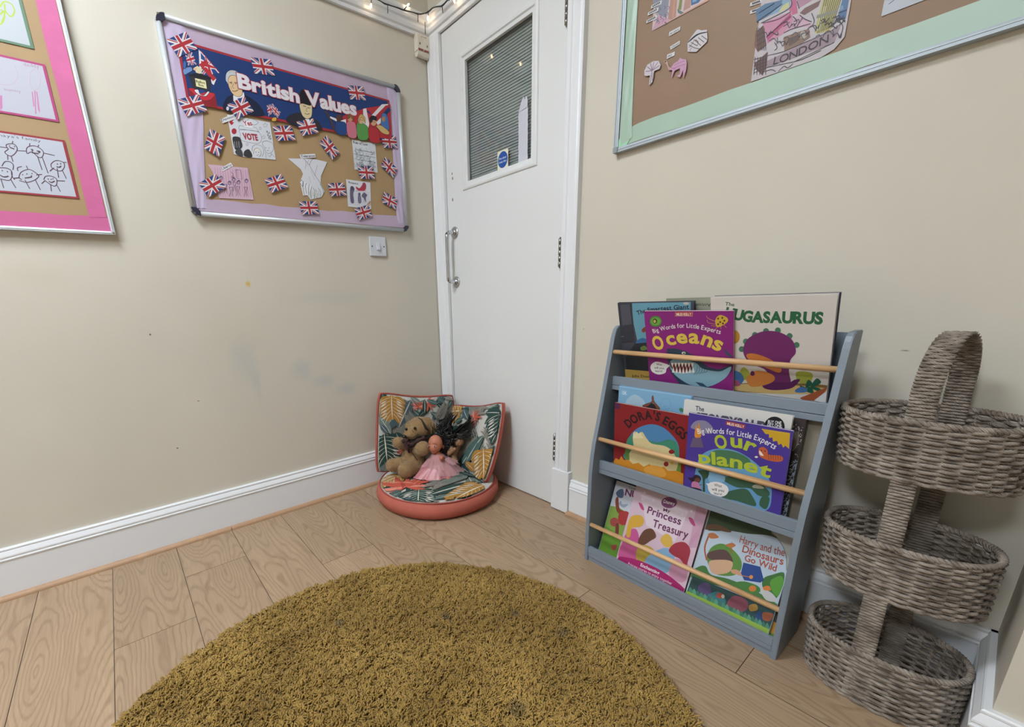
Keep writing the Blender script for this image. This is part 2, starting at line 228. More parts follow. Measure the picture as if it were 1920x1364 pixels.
'vote':[('p','dcdfe8',[1703,3458,3185,3485,3216,2238,2070,2163,1728,2203]),('k','3a3a44',5,[2058,2915,2083,2697,2702,2727,2731,3079,2079,3042,2058,2915]),('k','3a3a44',5,[2023,3066,2077,3176,2233,3182]),('l','3a3a44',5,[2229,3159,2522,3167]),('l','3a3a44',5,[2731,3079,2653,3214,2542,3216]),('l','3a3a44',5,[2023,3066,2735,3103]),('p','eceef4',[2252,3377,2534,3396,2522,3167,2229,3159]),('t','b04a54','Yes',[2237,3206,2526,3270],150,0.03),('t','a8404c','VOTE',[2153,2761,2651,2799],191,0.06),('k','3a3a44',5,[2364,3398,2473,3475,2642,3462,2757,3404,2616,3298,2496,3310]),('l','3a3a44',4,[3009,3447,3027,3395,3094,3402,3036,3352,3043,3295,2989,3316,2926,3273,2951,3337,2906,3367,2974,3385,3009,3447]),('l','3a3a44',4,[2806,3274,2817,3241,2859,3246,2823,3214,2827,3178,2794,3192,2754,3165,2770,3205,2742,3224,2785,3235,2806,3274]),('l','3a3a44',4,[2885,3013,2899,2971,2952,2977,2906,2937,2911,2891,2869,2909,2819,2876,2839,2926,2803,2951,2857,2964,2885,3013]),('l','3a3a44',4,[2245,2649,2255,2615,2296,2619,2260,2588,2264,2552,2231,2567,2193,2541,2209,2580,2181,2600,2223,2610,2245,2649]),('l','3a3a44',4,[2102,3408,2111,3379,2148,3383,2116,3355,2119,3323,2091,3335,2056,3311,2070,3346,2046,3363,2083,3373,2102,3408]),('p','b0303c',[1939,2972,1930,2941,1913,2912,1890,2887,1864,2869,1836,2860,1810,2860,1788,2869,1772,2887,1764,2912,1765,2941,1774,2972,1791,3001,1814,3025,1840,3043,1868,3053,1894,3053,1916,3044,1932,3026,1940,3001]),('p','b0303c',[1766,3284,1944,3373,1830,3252,1899,3243,1800,3136,1731,3211]),('s','3c3c40',[1771,2752,2003,2792,2054,2665,2064,2507,1963,2399,1812,2353,1762,2481]),('s','4a4a4e',[1780,2302,1942,2419,2025,2340,2024,2179,1834,2196]),('s','3a3a3e',[2100,2352,2261,2447,2352,2322,2332,2190,2073,2186]),('l','b8b8c0',8,[1809,2624,1794,2418]),('l','b8b8c0',8,[1882,2636,1867,2430]),('l','b8b8c0',8,[1955,2648,1941,2441]),('k','33333c',5,[2376,2395,2428,2566,2590,2650,2784,2600,2793,2413,2708,2270]),('p','f0e4c8',[2691,2409,2678,2363,2653,2320,2620,2284,2581,2258,2540,2245,2501,2246,2469,2261,2445,2288,2433,2326,2434,2369,2447,2414,2472,2457,2505,2493,2544,2519,2584,2533,2623,2532,2656,2517,2679,2490,2692,2453]),('p','dcdfe8',[2677,2383,2666,2345,2643,2309,2613,2278,2577,2256,2540,2245,2504,2245,2474,2257,2452,2280,2441,2311,2441,2347,2452,2385,2474,2421,2504,2451,2540,2473,2577,2485,2613,2485,2643,2473,2665,2450,2677,2420]),('p','33333c',[2528,2395,2527,2391,2524,2386,2520,2383,2515,2380,2510,2379,2506,2379,2502,2380,2499,2383,2497,2386,2497,2391,2499,2395,2502,2399,2505,2403,2510,2406,2515,2407,2520,2407,2523,2406,2526,2403,2528,2400]),('p','33333c',[2629,2399,2628,2395,2625,2390,2621,2387,2616,2384,2611,2382,2607,2382,2603,2384,2600,2386,2598,2390,2598,2395,2600,2399,2602,2403,2606,2407,2611,2410,2616,2411,2620,2411,2624,2410,2627,2407,2629,2404]),('k','33333c',5,[2511,2299,2546,2286,2601,2318]),('k','33333c',5,[2412,2307,2460,2455,2572,2531,2676,2477,2695,2351,2602,2242]),('k','33333c',5,[2804,2650,2809,2768,2973,2837,3170,2780,3164,2566,3013,2423,2876,2449,2849,2610,2804,2650]),('p','33333c',[2911,2596,2909,2593,2907,2589,2904,2586,2900,2584,2896,2582,2892,2582,2888,2583,2886,2586,2885,2589,2884,2592,2886,2596,2888,2600,2891,2603,2895,2605,2899,2606,2903,2607,2907,2605,2909,2603,2911,2600]),('p','33333c',[3027,2603,3026,2599,3024,2596,3020,2593,3016,2590,3012,2589,3008,2589,3005,2590,3002,2592,3001,2595,3001,2599,3002,2603,3005,2607,3008,2610,3012,2612,3016,2613,3020,2613,3023,2612,3026,2610,3027,2607]),('k','33333c',5,[2911,2514,2948,2503,3003,2528]),('l','33333c',5,[2859,2423,2856,2233]),('l','33333c',5,[3066,2431,3182,2329]),('l','33333c',5,[2927,2362,2995,2301,3089,2411]),('k','33333c',5,[2998,3172,3055,3043,3082,2884]),('p','8a8a94',[3057,3160,3047,3135,3028,3122,3013,3129,3010,3151,3020,3176,3039,3189,3054,3182]),('p','8a8a94',[3116,3124,3105,3099,3087,3086,3072,3093,3068,3115,3079,3140,3097,3153,3112,3146]),('p','8a8a94',[3065,3045,3055,3020,3037,3007,3021,3014,3018,3036,3029,3061,3047,3074,3062,3067]),('p','8a8a94',[3139,3022,3129,2997,3110,2985,3095,2992,3092,3014,3102,3039,3120,3052,3136,3045]),('p','8a8a94',[3092,2967,3082,2942,3064,2930,3048,2937,3045,2959,3055,2984,3074,2997,3089,2990]),('p','8a8a94',[3153,2943,3143,2918,3124,2905,3109,2912,3105,2934,3116,2960,3134,2972,3150,2965])],
'liberty':[('p','d4b4c6',[788,1738,2136,1811,2177,726,979,665,907,1518]),('l','c79ab4',12,[1001,1666,950,697]),('l','c79ab4',12,[1083,1671,1035,706]),('l','c79ab4',12,[1167,1676,1120,715]),('l','c79ab4',12,[1250,1680,1207,724]),('l','c79ab4',12,[1335,1685,1293,732]),('l','c79ab4',12,[1420,1690,1380,741]),('l','c79ab4',12,[1505,1694,1468,751]),('l','c79ab4',12,[1591,1699,1556,760]),('l','c79ab4',12,[1677,1704,1645,769]),('l','c79ab4',12,[1764,1709,1735,778]),('l','c79ab4',12,[1852,1714,1825,787]),('l','c79ab4',12,[1940,1718,1915,797]),('l','c79ab4',12,[2029,1723,2006,806]),('l','c79ab4',12,[2118,1728,2098,815]),('p','6a5a78',[1474,1222,1455,1176,1419,1144,1380,1140,1353,1164,1349,1207,1368,1253,1404,1285,1443,1289,1470,1265]),('p','b89ab0',[1450,1205,1437,1176,1414,1157,1389,1154,1371,1168,1368,1195,1380,1224,1404,1244,1429,1247,1447,1232]),('p','6a5a78',[1640,1359,1621,1313,1584,1281,1545,1276,1518,1300,1513,1343,1533,1390,1569,1421,1608,1426,1635,1403]),('p','b89ab0',[1616,1342,1603,1313,1580,1293,1554,1290,1536,1305,1533,1332,1545,1361,1569,1381,1594,1384,1612,1369]),('p','6a5a78',[1797,1284,1777,1238,1741,1206,1701,1201,1673,1225,1669,1269,1688,1315,1725,1347,1764,1352,1792,1328]),('p','b89ab0',[1772,1267,1760,1238,1736,1218,1710,1215,1692,1230,1688,1257,1701,1286,1725,1306,1751,1309,1769,1295]),('p','6a5a78',[1214,1353,1195,1307,1159,1276,1121,1271,1095,1295,1091,1337,1110,1383,1145,1414,1183,1419,1209,1395]),('p','b89ab0',[1190,1336,1178,1307,1155,1288,1130,1285,1113,1299,1110,1326,1122,1354,1145,1374,1170,1377,1187,1362]),('p','6a5a78',[2080,1366,2060,1319,2023,1287,1983,1282,1954,1306,1949,1350,1969,1397,2006,1429,2046,1434,2075,1410]),('p','b89ab0',[2055,1349,2042,1319,2018,1299,1992,1296,1973,1311,1969,1338,1982,1368,2006,1388,2033,1391,2051,1376]),('k','5a4e6c',7,[1200,1143,1211,1005,1160,836]),('k','5a4e6c',7,[1319,1157,1259,1010,1267,847]),('l','5a4e6c',6,[1200,1143,1319,1157]),('k','5a4e6c',7,[1375,1070,1388,931,1336,760]),('k','5a4e6c',7,[1497,1084,1437,936,1445,772]),('l','5a4e6c',6,[1375,1070,1497,1084]),('k','5a4e6c',7,[1623,1122,1636,982,1584,810]),('k','5a4e6c',7,[1746,1137,1686,987,1695,822]),('l','5a4e6c',6,[1623,1122,1746,1137]),('k','5a4e6c',7,[1892,1130,1906,988,1854,814]),('k','5a4e6c',7,[2018,1144,1956,993,1967,826]),('l','5a4e6c',6,[1892,1130,2018,1144]),('k','5a4e6c',7,[1524,1251,1537,1112,1485,942]),('k','5a4e6c',7,[1646,1266,1586,1118,1595,954]),('l','5a4e6c',6,[1524,1251,1646,1266]),('l','5a4e6c',6,[1704,1694,1875,1705,1872,1388,1703,1390,1704,1694]),('k','5a4e6c',7,[1522,1600,1580,1515,1515,1414,1617,1450])],
'liberty_label':[('p','e4e4ea',[1196,1670,1561,1904,1626,1798,1249,1575]),('t','26262e','Liberty',[1245,1620,1585,1804],79,0.01)],
'democracy_label':[('p','e4e4ea',[1441,3255,1958,3530,2256,3622,2262,3512,1513,3144]),('t','26262e','Democracy',[1492,3193,2195,3544],73,0.01)],
'tolerance':[('p','dcdee6',[3695,2354,4326,2443,4811,2490,5310,2461,4974,1904,4928,1651,5055,1341,4886,1096,4416,961,4311,1112,4117,1091,4060,1571,4132,1700,4223,1880,4151,2038]),('p','e6e8ee',[4060,1571,4132,1700,4214,1614,4332,1580,4490,1525,4530,1407,4467,1350,4311,1112,4129,1080]),('k','3e3e48',7,[4326,2443,4529,2234,4709,1919,4899,1648,5049,1366]),('k','4a4a54',7,[4811,2490,4668,2457,4529,2234]),('l','a06a80',6,[4867,2281,4702,1869]),('l','b07a88',5,[4527,2425,4411,2169]),('l','b07a88',5,[4562,2070,4683,1720]),('l','b07a88',5,[4449,1837,4500,1600]),('l','a06a80',6,[4413,2384,4343,2064]),('k','3a4440',8,[4214,1614,4153,1461,4172,1097]),('k','3a4440',8,[4331,1567,4257,1424,4276,1157]),('k','3a4440',8,[4438,1543,4390,1391,4353,1116]),('k','3a4440',8,[4537,1457,4458,1275,4449,1002]),('k','3a4440',8,[4666,1373,4729,1205,4681,1050]),('k','3a4440',8,[4787,1436,4883,1297,4860,1119]),('k','3a4440',8,[4893,1597,4983,1408,4993,1259]),('k','3a4440',8,[4587,1413,4624,1269,4577,1015]),('k','3a4440',8,[4074,1573,4139,1653,4187,1514,4146,1412,4067,1524]),('l','b8d4c0',16,[4398,1244,4428,1049]),('l','d8d0b0',16,[4483,1303,4498,1077]),('l','c8bcd8',16,[4556,1261,4569,1104]),('l','b8d4c0',16,[4642,1320,4632,1070]),('l','d8d0b0',16,[4716,1279,4704,1098]),('l','c8bcd8',16,[4803,1338,4775,1125]),('l','b8d4c0',16,[4877,1296,4840,1092])],
'tolerance_label':[('p','e4e4ea',[4177,2562,4823,2689,4827,2553,4204,2429]),('t','2e2e38','Tolerance',[4231,2471,4794,2574],80,0.02)],
'rule_of_law':[('p','dce0e6',[6525,3482,7640,3509,7644,2373,6530,2355]),('t','2e2e3c','Rule of Law',[6578,3354,7253,3369],84,0.02),('k','6a7484',5,[6772,2584,6729,2532,6846,2492,6723,2436]),('k','8a94a4',5,[7141,2674,7139,2627,7136,2569,7053,2519]),('k','5a6278',5,[6654,2685,6642,2637,6631,2579,6655,2544]),('k','6a7484',5,[6858,2941,6827,2891,6895,2845,6821,2795]),('k','8a94a4',5,[7171,3067,7138,3016,7161,2962,7101,2915]),('k','5a6278',5,[6760,3130,6814,3093,6839,3041,6673,2977]),('k','6a7484',5,[6648,3096,6668,3054,6704,3004,6541,2941]),('k','8a94a4',5,[7171,3272,7169,3226,7211,3176,7187,3134]),('k','5a6278',5,[6811,2638,6854,2598,6887,2546,6700,2481]),('k','6a7484',5,[6991,2501,6973,2452,7053,2406,6949,2353]),('k','8a94a4',5,[7313,2900,7247,2843,7281,2791,7215,2742]),('k','5a6278',5,[6791,2511,6803,2466,6852,2416,6752,2364]),('k','6a7484',5,[7160,2638,7211,2598,7236,2544,7154,2494]),('k','8a94a4',5,[6698,2978,6634,2922,6725,2880,6689,2837]),('k','5a6278',5,[6674,3109,6652,3060,6662,3006,6664,2969]),('k','6a7484',5,[6911,2768,6905,2721,6943,2670,6920,2628]),('k','8a94a4',5,[7507,3199,7547,3159,7509,3096,7406,3042]),('k','5a6278',5,[6950,2869,7005,2831,6955,2767,6840,2712]),('k','6a7484',5,[7427,3197,7420,3149,7496,3104,7382,3048]),('k','8a94a4',5,[6985,2643,6918,2587,7015,2544,6926,2493]),('k','5a6278',5,[7492,2653,7427,2597,7473,2545,7437,2501]),('k','6a7484',5,[7262,3018,7239,2968,7339,2926,7274,2878]),('k','8a94a4',5,[6940,2565,6913,2515,6908,2457,6896,2417]),('k','5a6278',5,[7177,2574,7233,2535,7234,2478,7163,2429]),('k','6a7484',5,[7239,2727,7269,2684,7323,2635,7174,2575]),('k','8a94a4',5,[6698,3071,6658,3019,6702,2970,6691,2931]),('k','5a6278',5,[6660,2908,6695,2868,6650,2805,6558,2753]),('k','6a7484',5,[6856,3195,6890,3155,6835,3091,6770,3043]),('k','8a94a4',5,[7329,2643,7336,2597,7406,2549,7223,2484]),('k','5a6278',5,[7491,2836,7460,2785,7557,2741,7464,2689]),('k','6a7484',5,[7548,3204,7554,3159,7567,3103,7520,3057]),('k','8a94a4',5,[6860,3237,6861,3192,6864,3136,6863,3098]),('k','5a6278',5,[7028,2943,7040,2899,7053,2844,7040,2804]),('k','6a7484',5,[7330,2891,7287,2838,7366,2792,7315,2746]),('k','8a94a4',5,[7258,2496,7216,2443,7271,2393,7200,2344]),('k','5a6278',5,[6903,2981,6895,2934,6929,2882,6825,2829]),('k','6a7484',5,[6740,3024,6689,2971,6737,2923,6715,2881]),('k','8a94a4',5,[7113,2491,7116,2444,7141,2390,7083,2343]),('k','5a6278',5,[7261,2795,7268,2749,7297,2696,7195,2643]),('k','6a7484',5,[7310,2805,7280,2754,7299,2699,7206,2647]),('k','8a94a4',5,[6958,3255,6911,3202,6923,3148,6883,3104]),('k','5a6278',5,[6911,2805,6942,2764,6948,2708,6820,2651]),('k','6a7484',5,[7410,2708,7405,2660,7452,2609,7364,2557]),('k','8a94a4',5,[6742,2762,6799,2724,6797,2668,6654,2609]),('k','5a6278',5,[6673,2536,6721,2496,6726,2440,6659,2393]),('k','6a7484',5,[6704,2629,6660,2576,6681,2523,6645,2479]),('k','8a94a4',5,[6572,2600,6524,2547,6623,2505,6536,2454]),('k','5a6278',5,[7304,2809,7360,2770,7310,2705,7256,2659]),('k','6a7484',5,[6889,2687,6859,2636,6949,2592,6789,2531]),('k','8a94a4',5,[6820,2922,6768,2868,6803,2817,6817,2781]),('k','5a6278',5,[6964,3096,7004,3057,6995,2999,6934,2951]),('k','6a7484',5,[7407,2721,7371,2669,7364,2610,7366,2571]),('k','8a94a4',5,[7228,2644,7182,2591,7268,2546,7238,2502]),('k','5a6278',5,[6853,3035,6839,2987,6883,2938,6869,2898]),('k','6a7484',5,[7109,2577,7125,2532,7127,2475,7036,2424]),('k','8a94a4',5,[6897,2660,6851,2607,6872,2553,6813,2506]),('k','5a6278',5,[7227,2986,7184,2933,7227,2883,7125,2829]),('k','6a7484',5,[6974,2635,6962,2587,6989,2533,6866,2477]),('k','8a94a4',5,[6890,3204,6828,3149,6958,3113,6870,3062]),('k','5a6278',5,[7398,3179,7375,3129,7475,3087,7341,3028]),('k','6a7484',5,[7422,2524,7352,2467,7436,2421,7385,2374]),('k','8a94a4',5,[6929,2973,6906,2924,6916,2869,6821,2817]),('k','5a6278',5,[7235,2492,7169,2436,7304,2396,7192,2342]),('k','6a7484',5,[6655,3200,6654,3155,6626,3095,6583,3050]),('k','8a94a4',5,[6812,2507,6803,2459,6805,2403,6821,2366]),('k','5a6278',5,[7481,2718,7427,2664,7556,2624,7425,2566]),('k','6a7484',5,[7309,2713,7324,2668,7366,2616,7302,2568]),('k','8a94a4',5,[7025,2892,6968,2837,7029,2789,7027,2750]),('k','5a6278',5,[6780,2679,6815,2638,6762,2574,6767,2536]),('k','6a7484',5,[7167,2509,7147,2459,7223,2412,7164,2365]),('l','5a6278',6,[6647,3140,7571,3143]),('l','5a6278',6,[6641,2950,7579,2957]),('l','5a6278',6,[6636,2759,7587,2770]),('l','5a6278',6,[6631,2566,7595,2581])],
'respect':[('p','dcdee6',[6080,1918,7236,1928,7176,843,6056,849]),('t','2e2e3c','Respect',[6187,1782,6639,1773],72,0.02),('l','9aa0ac',4,[6166,1463,7161,1519]),('l','9aa0ac',4,[6158,1392,7154,1446]),('l','9aa0ac',4,[6150,1321,7146,1372]),('l','9aa0ac',4,[6142,1249,7139,1299]),('l','9aa0ac',4,[6134,1178,7131,1225]),('l','9aa0ac',4,[6126,1106,7124,1151]),('l','9aa0ac',4,[6118,1034,7116,1077]),('l','9aa0ac',4,[6110,962,7109,1003]),('s','6a6480',[6247,1628,6361,1680,6443,1572,6359,1380,6353,1036,6210,1022,6195,1310]),('p','4e4a66',[6407,1607,6388,1556,6349,1521,6306,1517,6275,1543,6267,1592,6286,1643,6324,1677,6367,1682,6399,1656]),('s','7a7490',[6574,1323,6704,1337,6707,1070,6560,1043]),('p','6a6480',[6711,1404,6694,1361,6659,1333,6619,1329,6590,1350,6582,1390,6598,1432,6633,1461,6673,1465,6703,1444]),('s','6a6480',[6752,1342,6881,1489,7034,1398,6960,1310,6937,1092,6855,1246]),('s','b83a50',[6519,1686,6672,1637,6814,1772,6890,1887,7013,1822,6958,1603,6725,1538,6539,1583]),('p','a0445c',[7000,1821,6978,1768,6932,1732,6880,1726,6841,1752,6830,1801,6851,1853,6897,1889,6949,1895,6989,1869]),('l','a8405a',9,[6501,1526,6986,1567]),('l','6a6480',8,[6855,1246,6838,1083]),('p','c8b0a0',[7036,1102,7178,1197,7175,1006,6917,901]),('l','8a5048',12,[6923,956,7174,1156])],
'london':[('p','c3bcc2',[3790,660,5180,640,5410,710,5560,880,5560,6300,3790,6300]),('p','5a7a9c',[3751,1902,3692,2180,3882,2214,4241,2129,4256,2021,3977,1924]),('p','88a8c4',[3977,1924,4428,1906,4406,2054,4241,2129,4229,2033]),('p','c8c48c',[4194,1907,4401,1918,4378,2029,4258,2007]),('p','c0688c',[4434,2042,4528,1999,4595,1720,4493,1727,4411,1851]),('p','c88ca8',[3879,1834,4467,1813,4540,1580,4344,1417,4043,1353,3963,1626]),('p','b0557c',[4008,1501,4231,1646,4446,1785,4485,1692,4247,1535,4047,1418]),('p','cca8bc',[4368,1433,4534,1620,4612,1687,4904,1388,4890,1319,4635,1451]),('p','7a5c58',[4725,1763,5010,1782,4979,1674,4734,1622,4635,1702]),('p','b48aa0',[4542,1993,4857,1851,4644,1811,4594,1808]),('p','b8b070',[4980,1206,5047,1765,5379,1615,5281,1094,5025,1151]),('p','d0cc9c',[5017,1204,5068,1635,5141,1615,5091,1185]),('l','4a4a44',7,[5048,1153,5079,1750]),('l','4a4a44',7,[5079,1153,5116,1733]),('l','4a4a44',7,[5110,1153,5153,1717]),('l','4a4a44',7,[5141,1152,5190,1700]),('l','4a4a44',7,[5172,1152,5227,1683]),('l','4a4a44',7,[5202,1152,5264,1667]),('l','4a4a44',7,[5232,1151,5300,1650]),('l','4a4a44',7,[5263,1151,5337,1634]),('l','4a4a44',7,[5293,1150,5373,1618]),('p','8c8c80',[4980,1515,5359,1458,5357,1400,4978,1455]),('p','5878a0',[5362,1230,5403,1604,5521,1550,5520,1222]),('p','7a9ab8',[5375,1499,5431,1497,5455,1416,5400,1417]),('p','7c5a50',[3751,1686,3899,1786,4032,1331,3861,1248,3766,1422]),('l','3c3438',7,[3748,1715,3925,1748]),('l','3c3438',7,[3773,1785,3870,1286]),('l','3c3438',7,[3770,1611,3951,1644]),('l','3c3438',7,[3812,1769,3912,1270]),('l','3c3438',7,[3793,1507,3976,1541]),('l','3c3438',7,[3851,1753,3953,1253]),('l','3c3438',7,[3816,1403,4002,1437]),('l','3c3438',7,[3890,1737,3995,1237]),('l','3c3438',7,[3838,1298,4027,1332]),('l','3c3438',7,[3928,1721,4036,1221]),('p','8a7060',[4380,1350,4716,1328,4868,1303,4919,1131,4707,1050,4438,1038]),('p','6a5850',[4469,1275,4673,1282,4716,1162,4519,1112]),('p','b0a8a0',[4854,1195,4854,1172,4847,1154,4834,1142,4816,1139,4794,1144,4771,1157,4748,1177,4730,1201,4716,1228,4708,1255,4708,1279,4715,1297,4729,1308,4747,1311,4769,1306,4792,1293,4814,1273,4833,1249,4847,1222]),('l','33333a',7,[4730,1233,4780,1314,4872,1201,4796,1130,4730,1233]),('p','a08c98',[4094,982,5293,1089,5455,1143,5390,842,5158,835,4100,843]),('l','3a363e',7,[4093,1091,4424,1044,5293,1089,5453,1155]),('l','3a363e',7,[4100,843,4676,750,5390,842]),('p','6a4c4a',[3819,1030,4081,1177,4096,872,4035,701,3865,901]),('l','3c3034',7,[3792,1123,4078,1097]),('l','3c3034',7,[3814,1170,3837,786]),('l','3c3034',7,[3802,1050,4087,1032]),('l','3c3034',7,[3875,1147,3906,761]),('l','3c3034',7,[3811,977,4096,967]),('l','3c3034',7,[3934,1124,3973,737]),('l','3c3034',7,[3821,903,4105,903]),('l','3c3034',7,[3994,1102,4041,713]),('l','3c3034',7,[3831,830,4114,838]),('l','3c3034',7,[4053,1079,4107,689]),('k','3c3640',7,[3894,1828,4214,1770,4442,1812]),('k','3c3640',7,[4008,1501,4235,1618,4456,1717]),('k','3c3640',7,[4368,1433,4521,1447,4878,1399]),('k','3c3640',7,[4510,1694,4607,1551,4540,1490]),('k','3c3640',7,[4641,1662,4759,1536,4898,1427]),('k','3c3640',7,[4198,1318,4271,1183,4222,1149]),('k','3c3640',7,[4676,750,4804,741,4953,749,5166,781]),('k','3c3640',7,[4372,662,4469,734,4557,675,4655,719]),('k','3c3640',7,[4040,768,4208,762,4315,683]),('k','3c3640',7,[4871,1599,4947,1419,4912,1334]),('k','3a4458',7,[3741,1919,3996,1981,4253,2048]),('k','3a4458',7,[3761,2083,4082,2137]),('k','3a4458',7,[3849,1847,4405,1891,4420,2048]),('k','3a4458',7,[4545,1966,4608,1802]),('k','3a4458',7,[5372,1238,5506,1240]),('k','3a4458',7,[5372,1381,5517,1377]),('k','3a4458',7,[5291,1175,5350,1235,5451,1168,5504,1050,5471,907]),('k','4a444e',7,[4479,1509,4554,1536,4596,1434,4644,1506]),('k','5a5460',7,[4372,1305,4446,1328,4567,1201,4545,1280]),('k','4a444e',7,[4888,1334,4972,1327,5030,1250,5049,1307]),('k','5a5460',7,[4339,1573,4417,1582,4471,1492,4508,1567]),('k','4a444e',7,[5347,961,5416,1002,5489,880,5493,975]),('k','5a5460',7,[4072,1395,4172,1409,4260,1293,4248,1393]),('k','4a444e',7,[5211,1236,5279,1260,5294,1177,5360,1235]),('k','5a5460',7,[4834,1308,4924,1343,5010,1210,4994,1295]),('k','4a444e',7,[4233,1253,4312,1296,4386,1166,4408,1241]),('k','5a5460',7,[5276,1333,5341,1337,5359,1273,5429,1300]),('k','4a444e',7,[5332,1237,5377,1287,5462,1158,5482,1213]),('k','5a5460',7,[5021,1096,5084,1105,5150,1018,5175,1098]),('k','4a444e',7,[5345,1258,5436,1265,5517,1161,5497,1223]),('k','5a5460',7,[4280,1657,4403,1639,4402,1580,4456,1611]),('k','4a444e',7,[5330,1307,5393,1336,5425,1242,5479,1289]),('k','5a5460',7,[4541,1580,4637,1582,4651,1508,4703,1584]),('k','4a444e',7,[5230,1188,5299,1184,5388,1097,5385,1151]),('k','5a5460',7,[4726,1262,4833,1252,4820,1198,4887,1257]),('k','4a444e',7,[3917,1598,3974,1612,4034,1523,4097,1593]),('k','5a5460',7,[5068,1320,5155,1332,5158,1258,5225,1288]),('k','4a444e',7,[5073,1367,5134,1383,5153,1308,5225,1361]),('k','5a5460',7,[4533,1313,4620,1343,4699,1220,4703,1282]),('k','4a444e',7,[4049,1551,4103,1559,4246,1444,4228,1524]),('k','5a5460',7,[5173,1084,5252,1112,5357,984,5323,1093]),('k','4a444e',7,[4311,1259,4401,1260,4451,1177,4484,1241]),('k','5a5460',7,[5337,969,5416,1001,5472,890,5492,924]),('t','3c3840','LONDON',[4237,847,4561,826,4924,856,5279,886],160,0)],
'strip_london_0':[('p','d4d2d4',[3543,2385,3848,2358,3863,2267,3543,2315]),('k','5a5a64',10,[3593,2332,3598,2366,3615,2330,3623,2335]),('k','5a5a64',10,[3628,2327,3633,2361,3649,2325,3657,2330]),('k','5a5a64',10,[3662,2322,3668,2356,3684,2320,3692,2325]),('k','5a5a64',10,[3697,2317,3702,2352,3718,2315,3726,2320]),('k','5a5a64',10,[3731,2312,3736,2347,3752,2311,3760,2315])],
'strip_london_1':[('p','d4d2d4',[3565,2222,3870,2199,3885,2108,3564,2152]),('k','5a5a64',10,[3615,2170,3620,2204,3637,2168,3644,2173]),('k','5a5a64',10,[3650,2165,3655,2200,3671,2164,3679,2168]),('k','5a5a64',10,[3684,2160,3689,2195,3706,2159,3714,2164]),('k','5a5a64',10,[3719,2156,3724,2191,3740,2154,3748,2159]),('k','5a5a64',10,[3753,2151,3758,2186,3774,2150,3782,2154])],
'house_drawing':[('p','cdbcc0',[1000,2870,2510,2890,2510,4600,1000,4600]),('p','c8a0b4',[1002,2883,1165,3184,1491,2936,1541,2900]),('p','8c90a0',[947,3648,1442,3423,1410,3002,1165,3184,1005,3438]),('p','b88c80',[1451,2969,1481,3406,1671,3320,1677,2917,1541,2900]),('p','c49a80',[1565,2935,1576,3363,1614,3345,1621,2926]),('p','808c50',[1717,3048,1746,3286,1820,3252,1811,3007]),('p','6a7a7c',[1696,3080,1892,2913,1822,2899,1724,2986]),('p','b89084',[1870,2952,1894,3219,2058,3144,2061,2955]),('p','4a6a94',[2058,3144,2342,3015,2264,2965,2075,2985]),('p','7aa4cc',[2094,3128,2236,3063,2207,3019,2104,3037]),('p','d0a088',[1541,2900,2515,2937,2520,2893,2273,2890,998,2882]),('k','6e6478',6,[1221,3112,1266,3047,1217,3037]),('k','6e6478',6,[1359,3064,1403,2999,1355,2989]),('k','6e6478',6,[1028,3204,1073,3138,1023,3129]),('k','6e6478',6,[1432,3263,1475,3199,1428,3190]),('k','6e6478',6,[1316,3322,1360,3258,1312,3249]),('k','6e6478',6,[1377,2926,1421,2861,1373,2851]),('k','6e6478',6,[1127,3087,1172,3021,1123,3011]),('k','6e6478',6,[1170,3042,1215,2977,1166,2967]),('k','6e6478',6,[1045,3160,1090,3094,1040,3084]),('k','6e6478',6,[1107,3330,1152,3264,1103,3255]),('k','6e6478',6,[1104,3108,1149,3042,1099,3032]),('k','6e6478',6,[1100,3339,1145,3274,1096,3265]),('k','6e6478',6,[1169,3353,1213,3288,1164,3279]),('k','6e6478',6,[1130,3127,1175,3062,1126,3052]),('k','6e6478',6,[1287,3046,1331,2981,1283,2971]),('k','6e6478',6,[1090,3247,1135,3182,1086,3172]),('k','6e6478',6,[1034,3498,1079,3432,1029,3424]),('k','6e6478',6,[1214,3169,1258,3104,1210,3095]),('k','6e6478',6,[1337,3128,1381,3064,1333,3054]),('k','6e6478',6,[1046,3352,1091,3286,1042,3277]),('k','6e6478',6,[1366,2923,1410,2859,1362,2848]),('k','6e6478',6,[1414,3133,1458,3068,1410,3059])],
'strip_house_0':[('p','d6d6d8',[918,3427,936,3497,1241,3482,1230,3396]),('k','5a5a64',10,[968,3442,976,3479,995,3442,1007,3447]),('k','5a5a64',10,[1015,3441,1023,3478,1042,3442,1053,3446]),('k','5a5a64',10,[1061,3441,1070,3477,1088,3441,1100,3445]),('k','5a5a64',10,[1108,3440,1116,3476,1134,3440,1146,3444]),('k','5a5a64',10,[1154,3439,1162,3475,1180,3439,1191,3443])],
'strip_house_1':[('p','d6d6d8',[831,3301,848,3371,1158,3358,1147,3271]),('k','5a5a64',10,[881,3316,890,3353,909,3317,920,3321]),('k','5a5a64',10,[929,3316,937,3353,956,3316,968,3321]),('k','5a5a64',10,[976,3315,984,3352,1003,3316,1014,3320]),('k','5a5a64',10,[1023,3315,1031,3351,1050,3315,1061,3320]),('k','5a5a64',10,[1069,3315,1078,3351,1096,3315,1108,3319])],
'strip_house_2':[('p','d6d6d8',[802,3129,820,3200,1131,3191,1120,3103]),('k','5a5a64',10,[853,3146,861,3183,881,3146,892,3151]),('k','5a5a64',10,[901,3146,909,3183,928,3146,940,3151]),('k','5a5a64',10,[948,3146,957,3183,976,3146,987,3151]),('k','5a5a64',10,[996,3146,1004,3182,1023,3146,1034,3151]),('k','5a5a64',10,[1042,3146,1051,3182,1070,3146,1081,3151])],
